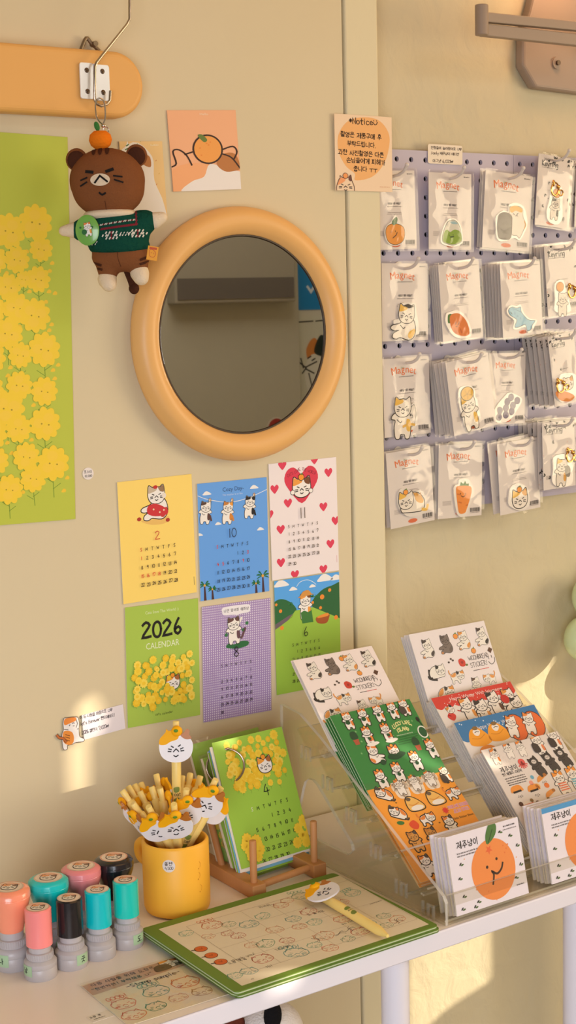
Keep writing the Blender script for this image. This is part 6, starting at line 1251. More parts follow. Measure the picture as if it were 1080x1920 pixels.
def d_green(A):
    A.view(*VL); P = lambda x, y: A.P(x, y)
    for x, y, g in ((405, 530, 1), (485, 512, 1), (560, 492, 2), (632, 478, 2), (690, 462, 3), (505, 606, 4), (600, 588, 4)):
        p = P(x, y); cat(A, p[0], p[1] - 2, 5.6, 'stand', .04, 1, 3, '#e98a3e', '#e98a3e', '#e98a3e', '#f6f0ea', True, .22, '#2a1f1a')
        if g in (1, 2): A.ell(p[0] - 2, p[1] + 6.4, 3.4 if g == 1 else 2.4, 3 if g == 1 else 2.2, '#20502c', 12, n=10)
        if g == 3: A.blob([(p[0] - 9, p[1] + 12), (p[0] - 9, p[1] + 4), (p[0] - 5, p[1] + 2), (p[0] - 1, p[1] + 4), (p[0] - 1, p[1] + 12)], '#4a403c', 12)
        if g == 4: A.blob([(p[0] - 8, p[1] + 16), (p[0] - 4, p[1] + 13.5), (p[0] + 7, p[1] + 13.5), (p[0] + 10, p[1] + 16), (p[0], p[1] + 18.5)], '#f6f0ea', 12); A.ell(p[0], p[1] + 8, 2.4, 2.2, '#20502c', 12, n=8); A.ell(p[0], p[1] + 10.5, 2.2, 1.4, '#b04a3a', 12, n=8)
    for x, y in ((450, 640), (762, 668)): p = P(x, y); A.poly([(p[0] - 4, p[1]), (p[0] + 4, p[1]), (p[0] + 3, p[1] + 7), (p[0] - 3, p[1] + 7)], '#b5563a', 3); A.blob([(p[0] - 5, p[1] - 2), (p[0] - 4, p[1] - 9), (p[0], p[1] - 11), (p[0] + 4, p[1] - 9), (p[0] + 5, p[1] - 2), (p[0], p[1])], '#1d4a2c', 4)
    p = P(684, 566); A.hand('LUCKY LIFE,', p[0], p[1] - 1, 4.6, '#ece8a0', 1.1, 3, 'c', arch=.02, sp=.9); p = P(688, 590); A.hand('ISLAND', p[0], p[1] + 1, 4.6, '#ece8a0', 1.1, 3, 'c', arch=.025)
    p = P(700, 614); A.fine(p[0] - 12, p[1], 24, 1.6, '#cfe0c4', 3)
    for k in range(4): p = P(668, 632 + 12 * k); A.fine(p[0], p[1], 30, 1.2, '#1d5a2c', 3, seed=k)
    p = P(765, 540); A.line([p, (p[0] + 2, p[1] + 8)], 1.6, '#1a2a20', 3); A.ell(p[0], p[1] - 1, 2.6, 3.4, '#1a2a20', 3); p = P(790, 600); A.ell(p[0], p[1], 7, 8.5, '#eef0e6', 3); A.ell(p[0], p[1], 5.4, 6.8, '#1f5a34', 4)
    p = P(540, 705); cat(A, p[0], p[1] - 3, 6.6, 'sit', 0, -1, 3, '#e98a3e', '#e98a3e', '#e98a3e', '#f6f0ea', False, .2, '#2a1f1a'); p = P(590, 755); A.ell(p[0], p[1], 4, 3.6, '#1d4a2c', 12, n=10)
    p = P(642, 695); cat_head(A, p[0], p[1], 7, 0, 3, '#e98a3e', '#e98a3e', True, '#f6f0ea', .2); A.blob([(p[0] - 12, p[1] + 8), (p[0] - 7, p[1] + 3), (p[0], p[1] + 5), (p[0] + 8, p[1] + 3), (p[0] + 14, p[1] + 7), (p[0], p[1] + 12)], '#1d4a2c', 12)
    for x, y in ((825, 665), (745, 728), (655, 785), (572, 822)): p = P(x, y); cat(A, p[0], p[1] - 1, 6, 'stand', 0, 1, 3, '#e98a3e', '#e98a3e', None, '#f6f0ea', True, .2, '#2a1f1a'); A.ell(p[0], p[1] + 8, 2.6, 2.6, '#20502c', 12, n=8)
    for x, y in ((655, 460), (450, 600), (480, 710), (610, 500), (735, 545), (480, 650), (600, 745), (790, 640), (640, 620)): p = P(x, y); A.line([(p[0] - 1.3, p[1]), (p[0] + 1.3, p[1])], .5, '#9ccf8a', 2); A.line([(p[0], p[1] - 1.5), (p[0], p[1] + 1.5)], .5, '#9ccf8a', 2)
def d_orange(A):
    A.view(*VL); P = lambda x, y: A.P(x, y)
    for x, y in ((668, 868), (742, 846), (818, 822)): p = P(x, y); cat(A, p[0], p[1] - 2, 5.2, 'stand', .05, 1, 3, '#e98a3e', '#5a4a42', None, '#f6f0ea', True, .12, '#6b5a50', ('#f4e4d0', 1.6))
    p = P(890, 805); cat(A, p[0] + 2, p[1] - 2, 5.4, 'stand', 0, 1, 3, '#e98a3e', None, '#e98a3e', '#f6f0ea', True, .24, '#2a1f1a'); A.blob([(p[0] - 7, p[1] + 14), (p[0] - 7, p[1] + 5), (p[0] - 3, p[1] + 3), (p[0] + 1, p[1] + 6), (p[0] + 1, p[1] + 14)], '#4a403c', 12)
    for x, y, s_ in ((580, 905, 6), (650, 1000, 6)): p = P(x, y); cat(A, p[0] - 2, p[1], s_, 'loaf', .5, 1, 3, '#4a3a32', '#e98a3e', '#e98a3e', '#f6f0ea', False, .22, '#2a1f1a')
    for x, y in ((745, 960), (850, 930)): p = P(x, y); A.line(smooth_closed([(p[0] - 9, p[1] + 9), (p[0] - 10, p[1] - 3), (p[0] - 5, p[1] - 9), (p[0] + 3, p[1] - 6), (p[0] + 11, p[1] + 4), (p[0] + 9, p[1] + 10)], 4), 2.6, '#2a1f1a', 3, closed=True); A.blob([(p[0] - 9, p[1] + 9), (p[0] - 10, p[1] - 3), (p[0] - 5, p[1] - 9), (p[0] + 3, p[1] - 6), (p[0] + 11, p[1] + 4), (p[0] + 9, p[1] + 10)], '#f3c169', 4); A.ell(p[0] + 1, p[1] + 7, 9, 3.4, '#f6f0ea', 5); A.ell(p[0] - 5, p[1] - 6, 3.4, 2.6, '#6b5a4c', 5, n=10); A.line([(p[0] - 8, p[1] + 1), (p[0] - 2, p[1] + 3), (p[0] + 6, p[1] + 1)], 1, '#d98a3a', 6, 3)
    for x, y in ((945, 905), (815, 1035)): p = P(x, y); cat(A, p[0] + 4, p[1], 5.6, 'walk', 0, -1, 3, '#e98a3e', None, '#e98a3e', '#f6f0ea', False, .22, '#2a1f1a')
    p = P(748, 1072); A.blob([(p[0] - 6, p[1] - 3), (p[0] + 2, p[1] - 6), (p[0] + 6, p[1] + 1), (p[0] + 1, p[1] + 6), (p[0] - 5, p[1] + 3)], '#e2502c', 3); p = P(678, 1062); A.ell(p[0], p[1], 5, 2.6, '#3c7a3c', 3, .2)
    p = P(905, 998); A.poly([(p[0] + (5 if i % 2 else 3) * cos(2 * pi * i / 16), p[1] + (5 if i % 2 else 3) * sin(2 * pi * i / 16)) for i in range(16)], '#e23f3a', 3)
    p = P(922, 992); A.hand('PICK ME STICKER!', p[0], p[1], 3.6, '#f4e6ee', 1.3, 3, sp=.9); A.hand('PICK ME STICKER!', p[0], p[1], 3.6, '#e2588a', .55, 4, sp=.9); p = P(940, 1010); A.hand('JEJU CATS', p[0] + 2, p[1] + 1, 3.8, '#f4e6ee', 1.3, 3); A.hand('JEJU CATS', p[0] + 2, p[1] + 1, 3.8, '#e2588a', .55, 4); p = P(985, 1028); A.type('Slide Sticker Sheet', p[0] + 3, p[1] + 2, 4, '#3a2a1c', 3)
    for x, y, c in ((740, 1130, '#d99a4a'), (830, 1110, '#d99a4a'), (920, 1050, '#f6f0ea'), (800, 1250, '#f6f0ea')): p = P(x, y); cat(A, p[0], p[1], 6.4, 'stand', 0, 1, 3, '#e98a3e' if c[1] == 'f' else '#c9853a', '#5a4a42', None, c, False, .22, '#2a1f1a')
    for x, y in ((890, 885), (655, 960), (875, 1060)): p = P(x, y); A.ell(p[0], p[1], 1.4, 1, '#8a5a1c', 2, n=8)
def banner(A, col, y0, txt):
    w_ = A.w; pts = [(0, 0), (w_, 0), (w_, y0)]; n = 9
    for i in range(n): x1, x0 = w_ * (1 - i / n), w_ * (1 - (i + 1) / n); pts += [(x1 - (x1 - x0) * t_, y0 + 3.4 * sin(pi * t_)) for t_ in (.15, .35, .5, .65, .85, 1)]
    A.poly(pts, col, 1); A.type(txt, w_ * .53, y0 * .62, 6.4, '#f2e9e4', 2)
def d_red(A):
    A.view(*VR); banner(A, '#d9443a', 13, 'Happy Winter With Jejumeow'); P = lambda x, y: A.P(x, y)
    for i in range(26): rn = random.Random(i); A.ell(rn.uniform(2, 118), rn.uniform(1, 13), .6, .6, '#f2e9e4', 2, n=6)
    for x, y, pz, lc, pt in ((420, 570, 'stand', '#e39a4a', '#e39a4a'), (512, 580, 'stand', '#3a3331', '#e39a4a'), (580, 532, 'stand', '#3a3331', '#6b4a3a'), (672, 515, 'sit', '#e39a4a', '#c8352f'), (720, 560, 'stand', '#3a3331', '#3a3331')): p = P(x, y); cat(A, p[0], p[1], 7.6, pz, 0, 1, 3, lc, None, pt, '#f4ece4', False, .14)
    p = P(650, 535); A.ell(p[0], p[1] + 2, 6, 6, '#c8352f', 13); p = P(330, 605); cat_head(A, p[0], p[1], 5, -.4, 3, '#e39a4a', '#3a3331', False); p = P(340, 645); A.blob([(p[0] - 6, p[1]), (p[0], p[1] - 5), (p[0] + 6, p[1]), (p[0], p[1] + 6)], '#d8453c', 3)
    for x, y in ((375, 610), (320, 640)): p = P(x, y); A.line([p, (p[0] + 3, p[1] + 1.5)], 1.6, '#c8352f', 3)
def d_blue(A):
    A.view(*VR); banner(A, '#3f7db4', 22, 'Happy Winter With Jejumeow'); P = lambda x, y: A.P(x, y); rn = random.Random(2)
    for i in range(18): A.ell(rn.uniform(2, 118), rn.uniform(2, 24), .8, .8, '#e6eef4', 2, n=8)
    for x, y in ((500, 765), (612, 735)): p = P(x, y); A.blob([(p[0] - 15, p[1] + 8), (p[0] - 12, p[1] - 4), (p[0] - 5, p[1] - 10), (p[0] + 5, p[1] - 9), (p[0] + 13, p[1]), (p[0] + 14, p[1] + 9), (p[0], p[1] + 12)], '#f5a52e', 3); A.blob([(p[0] - 5, p[1] - 7), (p[0], p[1] - 9), (p[0] + 5, p[1] - 6), (p[0] + 1, p[1] - 1), (p[0] - 4, p[1] - 2)], '#f4ece4', 4); A.ell(p[0], p[1] - 10, 4, 2.4, '#8a6a3c', 5, n=10); A.line([(p[0] - 10, p[1] + 1), (p[0], p[1] + 3), (p[0] + 9, p[1] - 1)], .8, '#d98a1e', 5, 3); A.line([(p[0] - 3, p[1] - 5), (p[0], p[1] - 6), (p[0] + 3, p[1] - 5)], .7, DK, 5)
    for x, y in ((712, 710), (815, 690)): p = P(x, y); A.ell(p[0] + 3, p[1] + 1, 15, 17, '#5a2e1c', 3, .2); A.ell(p[0] + 3, p[1] + 1, 14, 16, '#ec7438', 4, .2); cat(A, p[0] - 1, p[1] - 8, 6.6, 'stand', .25, 1, 5, '#e98a3e', None, None, '#f4ece4', False, .12)
    for x in (545, 640, 730): p = P(x, 822); A.ell(p[0], p[1] + 6, 12, 7, '#f0953a', 3)
VG = (900, 1340, 6.0)
def d_white(A):
    A.view(*VG); P = lambda x, y: A.P(x, y)
    for x, y in ((170, 465), (320, 400), (460, 375)): p = P(x, y); cat(A, p[0], p[1] - 4, 4.9, 'stand', .1, 1, 3, '#e98a3e', '#5a4a42', '#e98a3e' if x < 200 else None, '#f4ece4', True, .08, '#6b5a50')
    for x, y in ((620, 300), (800, 240)): p = P(x, y); cat(A, p[0] + 2, p[1] - 2, 6.6, 'stand', .05, 1, 3, '#ef9a42', None, '#e98a5a', '#f4ece4', True, .12); A.blob([(p[0] - 9, p[1] + 14), (p[0] - 9, p[1] + 4), (p[0] - 5, p[1] + 2), (p[0], p[1] + 5), (p[0], p[1] + 14)], '#463c39', 12)
    for x, y in ((610, 550), (760, 500), (905, 450)): p = P(x, y); cat(A, p[0], p[1] - 2, 6.4, 'stand', -.25, 1, 3, '#3f3835', '#3f3835', None, '#4b4340', False, .1, look=False); A.ell(p[0], p[1] - 2, 3.6, 2.8, '#d9cfc8', 12); A.line([(p[0] - 2, p[1] - 2.4), (p[0] - .6, p[1] - 2)], .6, DK, 13); A.line([(p[0] + 2, p[1] - 2.4), (p[0] + .6, p[1] - 2)], .6, DK, 13)
    p = P(470, 545); A.ell(p[0], p[1] - 1, 5, 4.6, '#e5605a', 3)
    for k in range(6): a = .4 + k * .45; A.line([p, (p[0] + 7 * cos(a), p[1] + 7 * sin(a))], 1.6, '#e5605a', 3)
    A.ell(p[0], p[1] - 1, 1.4, 1.3, '#7a2a2a', 4, n=8)
    p = P(235, 650); A.hand('제주냥이', p[0], p[1] + 1, 6.4, '#3a3331', .7, 3, sp=1.0); p = P(255, 690); A.hand('쉿! 바캉스 스티커', p[0], p[1] + 1, 3.9, '#3a3331', .55, 3, sp=.85)
    for k in range(3): p = P(285 + 15 * k, 735 + 24 * k); A.fine(p[0], p[1], 30, 1.7, '#5a504a', 3, seed=k)
    p = P(330, 805); A.fine(p[0], p[1], 26, 1.8, '#4a413d', 3, seed=9)
    for x, y, c, s_ in ((585, 705, '#6fb0cc', 2.6), (575, 768, '#f0a08a', 3), (650, 805, '#f3b96a', 3.4)): p = P(x, y); A.ell(p[0], p[1], s_, s_, c, 3, n=12)
    for x, y in ((690, 715), (790, 890)): p = P(x, y); A.blob([(p[0] - 8, p[1] + 4), (p[0] - 5, p[1] - 2), (p[0] + 5, p[1] - 5), (p[0] + 8, p[1] - 2), (p[0] + 2, p[1] + 1)], '#e79a4a', 3); A.ell(p[0] + 7, p[1] - 3, 2.6, 2.2, '#b5763a', 4, n=10)
    p = P(720, 750); face(A, tf(p[0], p[1], 4.5), 4, 3); p = P(750, 795); A.ell(p[0], p[1], 3.6, 3.4, '#ec7f3a', 3, n=10)
    for x, y in ((420, 860), (610, 845)):
        p = P(x, y); A.blob([(p[0] - 9, p[1] + 1), (p[0] - 7, p[1] - 5), (p[0], p[1] - 7), (p[0] + 7, p[1] - 6), (p[0] + 9, p[1] + 1), (p[0], p[1])], '#ef9a42', 3); A.line([(p[0] - 6, p[1] + 1), (p[0] + 5, p[1] + .5)], 2.4, '#2c2422', 4); face(A, tf(p[0], p[1] + 6, 4.8), 4.4, 4)
        c = (p[0] + 3, p[1] + 24); A.blob([(c[0] - 11, c[1] + 4), (c[0] - 8, c[1] - 7), (c[0] + 4, c[1] - 9), (c[0] + 11, c[1] - 3), (c[0] + 9, c[1] + 6), (c[0], c[1] + 10)], '#f0e2d8', 3)
        for k in range(5): A.line([(c[0] - 9, c[1] - 5 + 3.2 * k), (c[0] + 9, c[1] - 6 + 3.2 * k)], 1.5, '#e2694e', 4)
        A.ell(c[0] - 8, c[1] - 8, 3, 3, '#5a3424', 5, n=10); A.ell(c[0] + 9, c[1] - 9, 2.4, 2.4, '#8a6a3a', 5, n=10)
    for x, y, c in ((900, 740, '#ea7f5a'), (1050, 690, '#7fc0d4')):
        p = P(x, y); cat(A, p[0], p[1] - 4, 7.6, 'stand', 0, 1, 3, '#ef9a42', '#ef9a42', None, '#f4ece4', True, .1)
        for k in range(4): A.line([(p[0] - 6, p[1] + 4 + 2.8 * k), (p[0] + 6, p[1] + 4 + 2.8 * k)], 1.4, c, 13)
    p = P(660, 1240); A.blob([(p[0] - 22, p[1] + 14), (p[0] - 14, p[1] + 6), (p[0] + 16, p[1] + 4), (p[0] + 24, p[1] + 16), (p[0] + 22, p[1] + 30), (p[0] - 20, p[1] + 30)], '#3f94c8', 2); cat(A, p[0], p[1] - 8, 8.6, 'stand', 0, 1, 3, '#e98a4a', '#b5602a', None, '#e9dccb', False, .14); A.ell(p[0], p[1] + 10, 11, 6, '#d99a6a', 13)
def d_memo(A, V_=VR, fx=0.0, strip=False):
    A.view(*V_); w_, h_ = A.w, A.h
    if strip: A.poly([(0, 0), (w_, 0), (w_, 6), (0, 6)], '#4a9ad2', 1)
    x, y = w_ * .57, h_ * .56; A.ell(x, y, 32, 33.5, '#f2914a', 2, n=48); A.blob([(x - 4, y - 28), (x - 5, y - 38), (x + 3, y - 50), (x + 12, y - 47), (x + 9, y - 36)], '#4e7a3a', 4); A.line([(x - 2, y - 30), (x + 6, y - 43)], 1, '#2c4a24', 5)
    A.poly([(x - 3 + (5.5 if i % 2 else 2.4) * cos(2 * pi * i / 10 - .3), y - 22 + (5.5 if i % 2 else 2.4) * sin(2 * pi * i / 10 - .3)) for i in range(10)], '#ea6a3c', 3)
    A.line([(x - 4, y + 16), (x - 1, y + 6), (x - 3, y + 2), (x + 4, y + 6), (x + 11, y + 2), (x + 14, y - 4)], 2.4, '#3a2418', 4, 4); A.ell(x - 9, y - 4, 1.8, 1.8, '#3a2418', 4, n=10); A.ell(x + 6, y - 10, 1.7, 1.7, '#3a2418', 4, n=10)
    for dx, dy in ((18, -22), (22, -18), (19, -14), (25, -22), (-12, 22)): A.ell(x + dx, y + dy, .9, .9, '#e8763a', 3, n=8)
    A.hand('제주냥이', 13, h_ * .19, 7.6, '#3a3230', 1.0, 3, sp=.98); A.fine(12, h_ * .255, 30, 2, '#6a5f58', 3, seed=1); A.fine(12, h_ * .29, 26, 2, '#6a5f58', 3, seed=2); A.fine(w_ * .78, h_ * .08, 18, 2.2, '#4a413d', 3, seed=3); A.fine(w_ * .77, h_ * .12, 20, 1.6, '#6a5f58', 3, seed=4); A.fine(w_ * .85, h_ * .86, 11, 2, '#4a413d', 3)
    rn = random.Random(3)
    for u, v in ((.14, .38), (.1, .55), (.12, .78), (.3, .9), (.85, .2), (.93, .35), (.94, .6), (.85, .75), (.25, .95), (.08, .93), (.72, .12)):
        a = rn.uniform(.5, 2); [A.ell(w_ * u + 2.4 * k, h_ * v + 1.2 * k, 2.2, 1, '#55703c' if k else '#3a3a34', 3, -1 + a * .3 + .5 * k, 10) for k in (0, 1)]
    for u, v in ((.2, .33), (.3, .75), (.8, .3), (.55, .95), (.9, .5)): A.ell(w_ * u, h_ * v, .8, .8, '#f2a45a', 3, n=6)

WA, WB_ = (-.100, .982), (-.158, .919)
GS = 'identical sticker sheets filed behind the front sheets'
sticker(0, WA, WB_, -.0770, .128, '#f8ecea', d_bread(VL), 'white bread cat sticker sheet at the top of the left column', VL, n=2, dn=.003, bl='white sticker sheet filed behind the left column bread cat sheet', grp=GS)
sticker(0, tuple(onX(766, 1190, .090))[1:], tuple(onX(806, 1325, .090))[1:], .090, .128, '#efe6e6', d_bread((713.5, 1108, 2.7)), 'white bread cat sticker sheet at the top of the right column', VL, n=4, dn=.0042, bl='white sticker sheet filed behind the right column bread cat sheet', grp=GS, xw=.128)
sticker(0, (-.174, .928), (-.239, .859), -.0765, .120, '#34863f', d_green, 'green lucky sticker sheet crowded with white and orange cats', VL, n=5, dn=.0042, fan=.012, bl='green sticker sheet filed behind the green lucky sheet', grp=GS, side_c='#b9cdb0')
sticker(0, (-.239, .858), (-.310, .798), -.0762, .132, '#fba63a', d_orange, 'orange sticker sheet with dozing cats below the green sheet', VL, n=2, dn=.004, bl='orange sticker sheet filed behind the dozing cats sheet', grp=GS, side_c='#e9c79a')
def ya(px, py, x): p = onX(px, py, x); return (p.y, p.z)
r1 = ya(808, 1310, .085); r2 = (r1[0] - .058, r1[1] - .062)
sticker(0, r1, r2, .085, .115, '#ece4de', d_red, 'sticker sheet with a red scalloped banner in the right column', VR, n=3, dn=.0034, bl='red banner sticker sheet filed behind the front one', grp=GS, xw=.134)
r1 = ya(851, 1356, .085); r2 = (r1[0] - .056, r1[1] - .064)
sticker(0, r1, r2, .085, .125, '#ece4de', d_blue, 'sticker sheet with a blue scalloped banner in the right column', VR, n=4, dn=.0040, fan=.016, bl='blue banner sticker sheet filed behind the front one', grp=GS, xw=.135)
r1 = ya(902, 1407, .085); rb = ya(985, 1555, .085)
sticker(0, r1, rb, .085, .132, '#e6dcd6', d_white, 'pale sticker sheet with octopus and swimming cats in the right column', VG, n=5, dn=.0042, fan=.016, bl='pale swimming cats sticker sheet filed behind the front one', grp=GS, xw=.127)
GM = 'identical memo packs filed behind the front packs'
f_ = sticker(0, (-.373, .833), (-.390, .755), -.0678, .0865, '#efe6ee', lambda A: d_memo(A), 'front memo pack with a big smiling orange, left one at the stand front', VR, n=4, dn=.0068, fan=0, bl='memo pack standing behind the left smiling orange pack', grp=GM, cat_='memo pack', thick=.0022, aw=106, xw=.1065)
sticker(0, (-.373, .834), (-.390, .756), .0755, .0865, '#efe6ee', lambda A: d_memo(A, VR, strip=True), 'front memo pack with a smiling orange and a blue strip at the right edge', VR, n=5, dn=.0060, fan=0, bl='memo pack standing behind the blue strip orange pack', grp=GM, cat_='memo pack', thick=.0022, aw=106, xw=.1065)

# ================================================================== PLUSH CAT ON THE HOOK
yp = -.066; pc = onY(203, 400, yp); S = 1 / pxm(pc)          # metres per picture pixel at the plush
Rp = Matrix.Translation(pc) @ Matrix.Rotation(-YAW + .05, 4, 'Z') @ Matrix.Rotation(-.02, 4, 'Y')
def pp(px, py, d=0.0): return V(((px - 203) * S, d, (400 - py) * S))       # plush frame: x right, y away, z up
def fuse(parts, voxel, smooth=6):
    """one continuous skin over overlapping ellipsoids and limbs"""
    mb = MB()
    for q in parts: q(mb)
    me = mb.mesh('skin'); o = bpy.data.objects.new('skin', me); C.objects.link(o)
    r = o.modifiers.new('r', 'REMESH'); r.mode = 'VOXEL'; r.voxel_size = voxel; s = o.modifiers.new('s', 'SMOOTH'); s.iterations = smooth; s.factor = .5
    dg = bpy.context.evaluated_depsgraph_get(); dg.update(); m2 = bpy.data.meshes.new_from_object(o.evaluated_get(dg)); bpy.data.objects.remove(o)
    m2.polygons.foreach_set('use_smooth', [True] * len(m2.polygons)); return m2
def put(name, me, m, parent, **k):
    me.materials.clear(); me.materials.append(m); o = bpy.data.objects.new(name, me); C.objects.link(o); o.parent = parent; return tag(o, **k)
def limb(a, b, ra, rb, n=10):
    def f(mb):
        for i in range(n + 1): t_ = i / n; r = ra + (rb - ra) * t_; mb.ell(V(a).lerp(V(b), t_), (r, r, r), m_bp, 16)
    return f
m_bp = mat('brown_plush', '#83502f', .92, spec=.08, bump=.35, bscale=500, var=.08, vscale=60); m_bd = mat('dark_brown_plush', '#4a2a1c', .92, spec=.08, bump=.35, bscale=500)
m_cr = mat('cream_plush', '#e9d3b4', .92, spec=.08, bump=.35, bscale=500); m_knit = mat('green_knit', '#16483a', .95, spec=.05, bump=1.0, bscale=170); m_tang = mat('orange_felt', '#f07e1a', .9, spec=.08, bump=.4, bscale=400)
plush = thing('plush_keyring', Rp, 'brown cat plush in a green knitted sweater hanging from the steel hook', 'plush toy')
def E_(px, py, rx, ry, rz, d=0.0, m=None): return lambda mb: mb.ell(pp(px, py, d), (rx * S, ry * S, rz * S), m or m_bp, 32)
body = fuse([E_(205, 340, 71, 52, 60), E_(206, 355, 68, 50, 54), E_(218, 448, 56, 34, 48), E_(222, 480, 56, 33, 30), limb(pp(172, 425), pp(150, 428), 19 * S, 15 * S), limb(pp(256, 425), pp(270, 420), 19 * S, 15 * S),
             limb(pp(198, 485), pp(195, 515, -.002), 27 * S, 17 * S), limb(pp(250, 482), pp(254, 508, -.002), 26 * S, 17 * S)], .0022, 8)
o_body = put('body', body, m_bp, plush)
for (px, py, k) in ((150, 299, -1), (262, 296, 1)):
    mb = MB(); mb.ell((0, 0, 0), (20 * S, 9 * S, 21 * S), m_bp, 24, Matrix.Translation(pp(px, py, .002)) @ Matrix.Rotation(-.35 * k, 4, 'Y')); o_ear = mb.build('ear', plush)
    MB().ell((0, 0, 0), (16.5 * S, 5 * S, 17.5 * S), m_bd, 20, Matrix.Translation(pp(px, py + 2, -.0035)) @ Matrix.Rotation(-.35 * k, 4, 'Y')).build('inner_ear', o_ear)
for a, b, ra, rb in ((pp(138, 428), pp(118, 429), 15, 10), (pp(288, 417), pp(303, 412), 16, 11)): put('hand', fuse([limb(a, b, ra * S, rb * S), (lambda mb, b=b: mb.ell(b, (9 * S, 8 * S, 9 * S), m_cr, 16))], .0016, 5), m_cr, plush, label='cream paw at the end of the arm')
for a, b in ((pp(194, 522, -.003), pp(197, 531, -.008)), (pp(255, 512, -.003), pp(258, 522, -.008))): put('foot', fuse([limb(a, b, 18.5 * S, 15 * S)], .0016, 5), m_cr, plush, label='cream foot')
mb = MB(); mb.tube(smooth_open([pp(225, 485, .018), pp(230, 505, .016), pp(237, 525, .012), pp(241, 540, .010)], 5), [7 * S] * 15 + [9 * S], m_bd, 14); mb.ell(pp(242, 541, .010), (10 * S, 9 * S, 11 * S), m_bd, 18); mb.build('tail', plush)
sw = fuse([E_(217, 440, 62, 41, 44), E_(220, 462, 58, 40, 20), E_(215, 415, 50, 36, 20), limb(pp(172, 425), pp(152, 429), 26 * S, 21 * S), limb(pp(262, 422), pp(272, 418), 26 * S, 22 * S)], .0020, 4)
o_sw = put('sweater', sw, m_knit, plush); MB().ell(pp(206, 402), (50 * S, 40 * S, 13 * S), m_cr, 28).build('collar', plush)
def bvh(o): me = o.data; return BVHTree.FromPolygons([v.co.copy() for v in me.vertices], [tuple(p.vertices) for p in me.polygons])
def wrap(name, A, tree, lift=.0004, step=.00015, parent=plush, **tags):
    """lay a print given in picture spots onto the front of a soft body"""
    mb = MB()
    for pts, m, L in A.p:
        tri = tessellate_polygon([[V((x, y, 0)) for x, y in pts]]); T = [[pts[i] for i in t_] for t_ in tri]
        for _ in range(3):
            N = []
            for t_ in T:
                e = [(V(t_[i]) - V(t_[(i + 1) % 3])).length for i in range(3)]; k = e.index(max(e))
                if e[k] < 5: N.append(t_); continue
                a, b, c = t_[k], t_[(k + 1) % 3], t_[(k + 2) % 3]; mm = ((a[0] + b[0]) / 2, (a[1] + b[1]) / 2); N += [[a, mm, c], [mm, b, c]]
            T = N
        for t_ in T:
            v = []
            for x, y in t_:
                o = pp(x, y, -.2); h = tree.ray_cast(o, V((0, 1, 0)))
                if h[0] is None: break
                v.append(h[0] - V((0, lift + L * step, 0)) + h[1] * (lift if h[1].y < 0 else -lift))
            if len(v) == 3:
                n = (v[1] - v[0]).cross(v[2] - v[0])
                if n.y > 0: v = [v[0], v[2], v[1]]
                mb.add(v, [(0, 1, 2)], m)
    return mb.build(name, parent, **tags)
tb = bvh(o_body); tsw = bvh(o_sw); NOC = 1e6
A = Art(NOC, NOC, clip=False); A.ell(195, 342, 18, 11, m_cr, 1, n=24); wrap('muzzle', A, tb, parent=o_body, label='cream muzzle patch')
A = Art(NOC, NOC, clip=False); kk = ink('#17110f', .9)
A.line([(185, 347), (195, 335), (208, 346)], 3.4, kk, 3, 0); A.line([(170, 326), (182, 328)], 5.5, kk, 3); A.line([(207, 328), (219, 324)], 5.5, kk, 3)
for g in ([(159, 341), (171, 337)], [(158, 351), (170, 345)], [(220, 336), (235, 338)], [(221, 343), (236, 348)]): A.line(g, 3, kk, 3)
A.line([(192, 365), (197, 369), (203, 366)], 3.4, kk, 3, 3); wrap('face_stitching', A, tb, parent=o_body, label='black stitched brows, whiskers and mouth')
A = Art(NOC, NOC, clip=False)
for x in (184, 196, 209): A.blob([(x - 3, 283), (x + 4, 283), (x + 3, 293), (x, 296), (x - 3, 292)], m_bd, 1)
for g in ([(171, 491), (185, 496)], [(174, 500), (186, 504)], [(259, 489), (273, 484)], [(258, 497), (273, 493)]): A.line(g, 4.5, m_bd, 1)
wrap('stripes', A, tb, parent=o_body, label='dark brown stripes'); A = Art(NOC, NOC, clip=False); A.line([(217, 470), (218, 485), (222, 500)], .9, m_bd, 1, 3); A.line([(201, 380), (202, 396)], .9, m_bd, 1); wrap('seam', A, tb, parent=o_body)
A = Art(NOC, NOC, clip=False); yw = ink('#d8d2c4', .95); yr_ = ink('#7a1f2c', .95)
for i in range(24): x = 186 + i * 2.9; A.line([(x, 424 - .12 * (x - 190)), (x + 1.6, 421.5 - .12 * (x - 190))], 1.5, yw if i % 3 else yr_, 1)
for i in range(22): x = 190 + i * 3.1; A.line([(x, 432 - .1 * (x - 190)), (x + 1.9, 429.5 - .1 * (x - 190))], 2.6, yr_, 1)
for cx, cy in ((208, 444), (256, 442)):
    for dx in range(-5, 6):
        for dy in (-1, 0, 1): 
            if abs(dx) + abs(dy) * 2 in (0, 2, 3, 5): A.line([(cx + dx * 3.2, cy + dy * 5), (cx + dx * 3.2 + 1.9, cy + dy * 5 - 2.8)], 2.4, yr_ if abs(dx) < 1 else yw, 1)
for i in range(9): x = 226 + i * 2.8; A.line([(x, 440 + (i % 2) * 4), (x + 1.6, 438 + (i % 2) * 4)], 1.5, yw, 1)
for i in range(9): x = 156 + i * 3; A.line([(x, 454 + (i % 2) * 4), (x + 1.6, 452 + (i % 2) * 4)], 1.5, yw, 1)
for i in range(10): A.line([(254 + (i % 2), 396 + i * 3.2), (256 + (i % 2), 394 + i * 3.2)], 2.4, yr_, 1)
wrap('knit_pattern', A, tsw, parent=o_sw, label='white and red knitted pattern')
for i in range(30):
    pass
mb = MB(); b0 = tsw.ray_cast(pp(166, 431, -.2), V((0, 1, 0)))[0]; Mb = Matrix.Translation(b0 + V((-.001, -.0035, 0))) @ Matrix.Rotation(radians(90), 4, 'X') @ Matrix.Rotation(-.25, 4, 'Y')
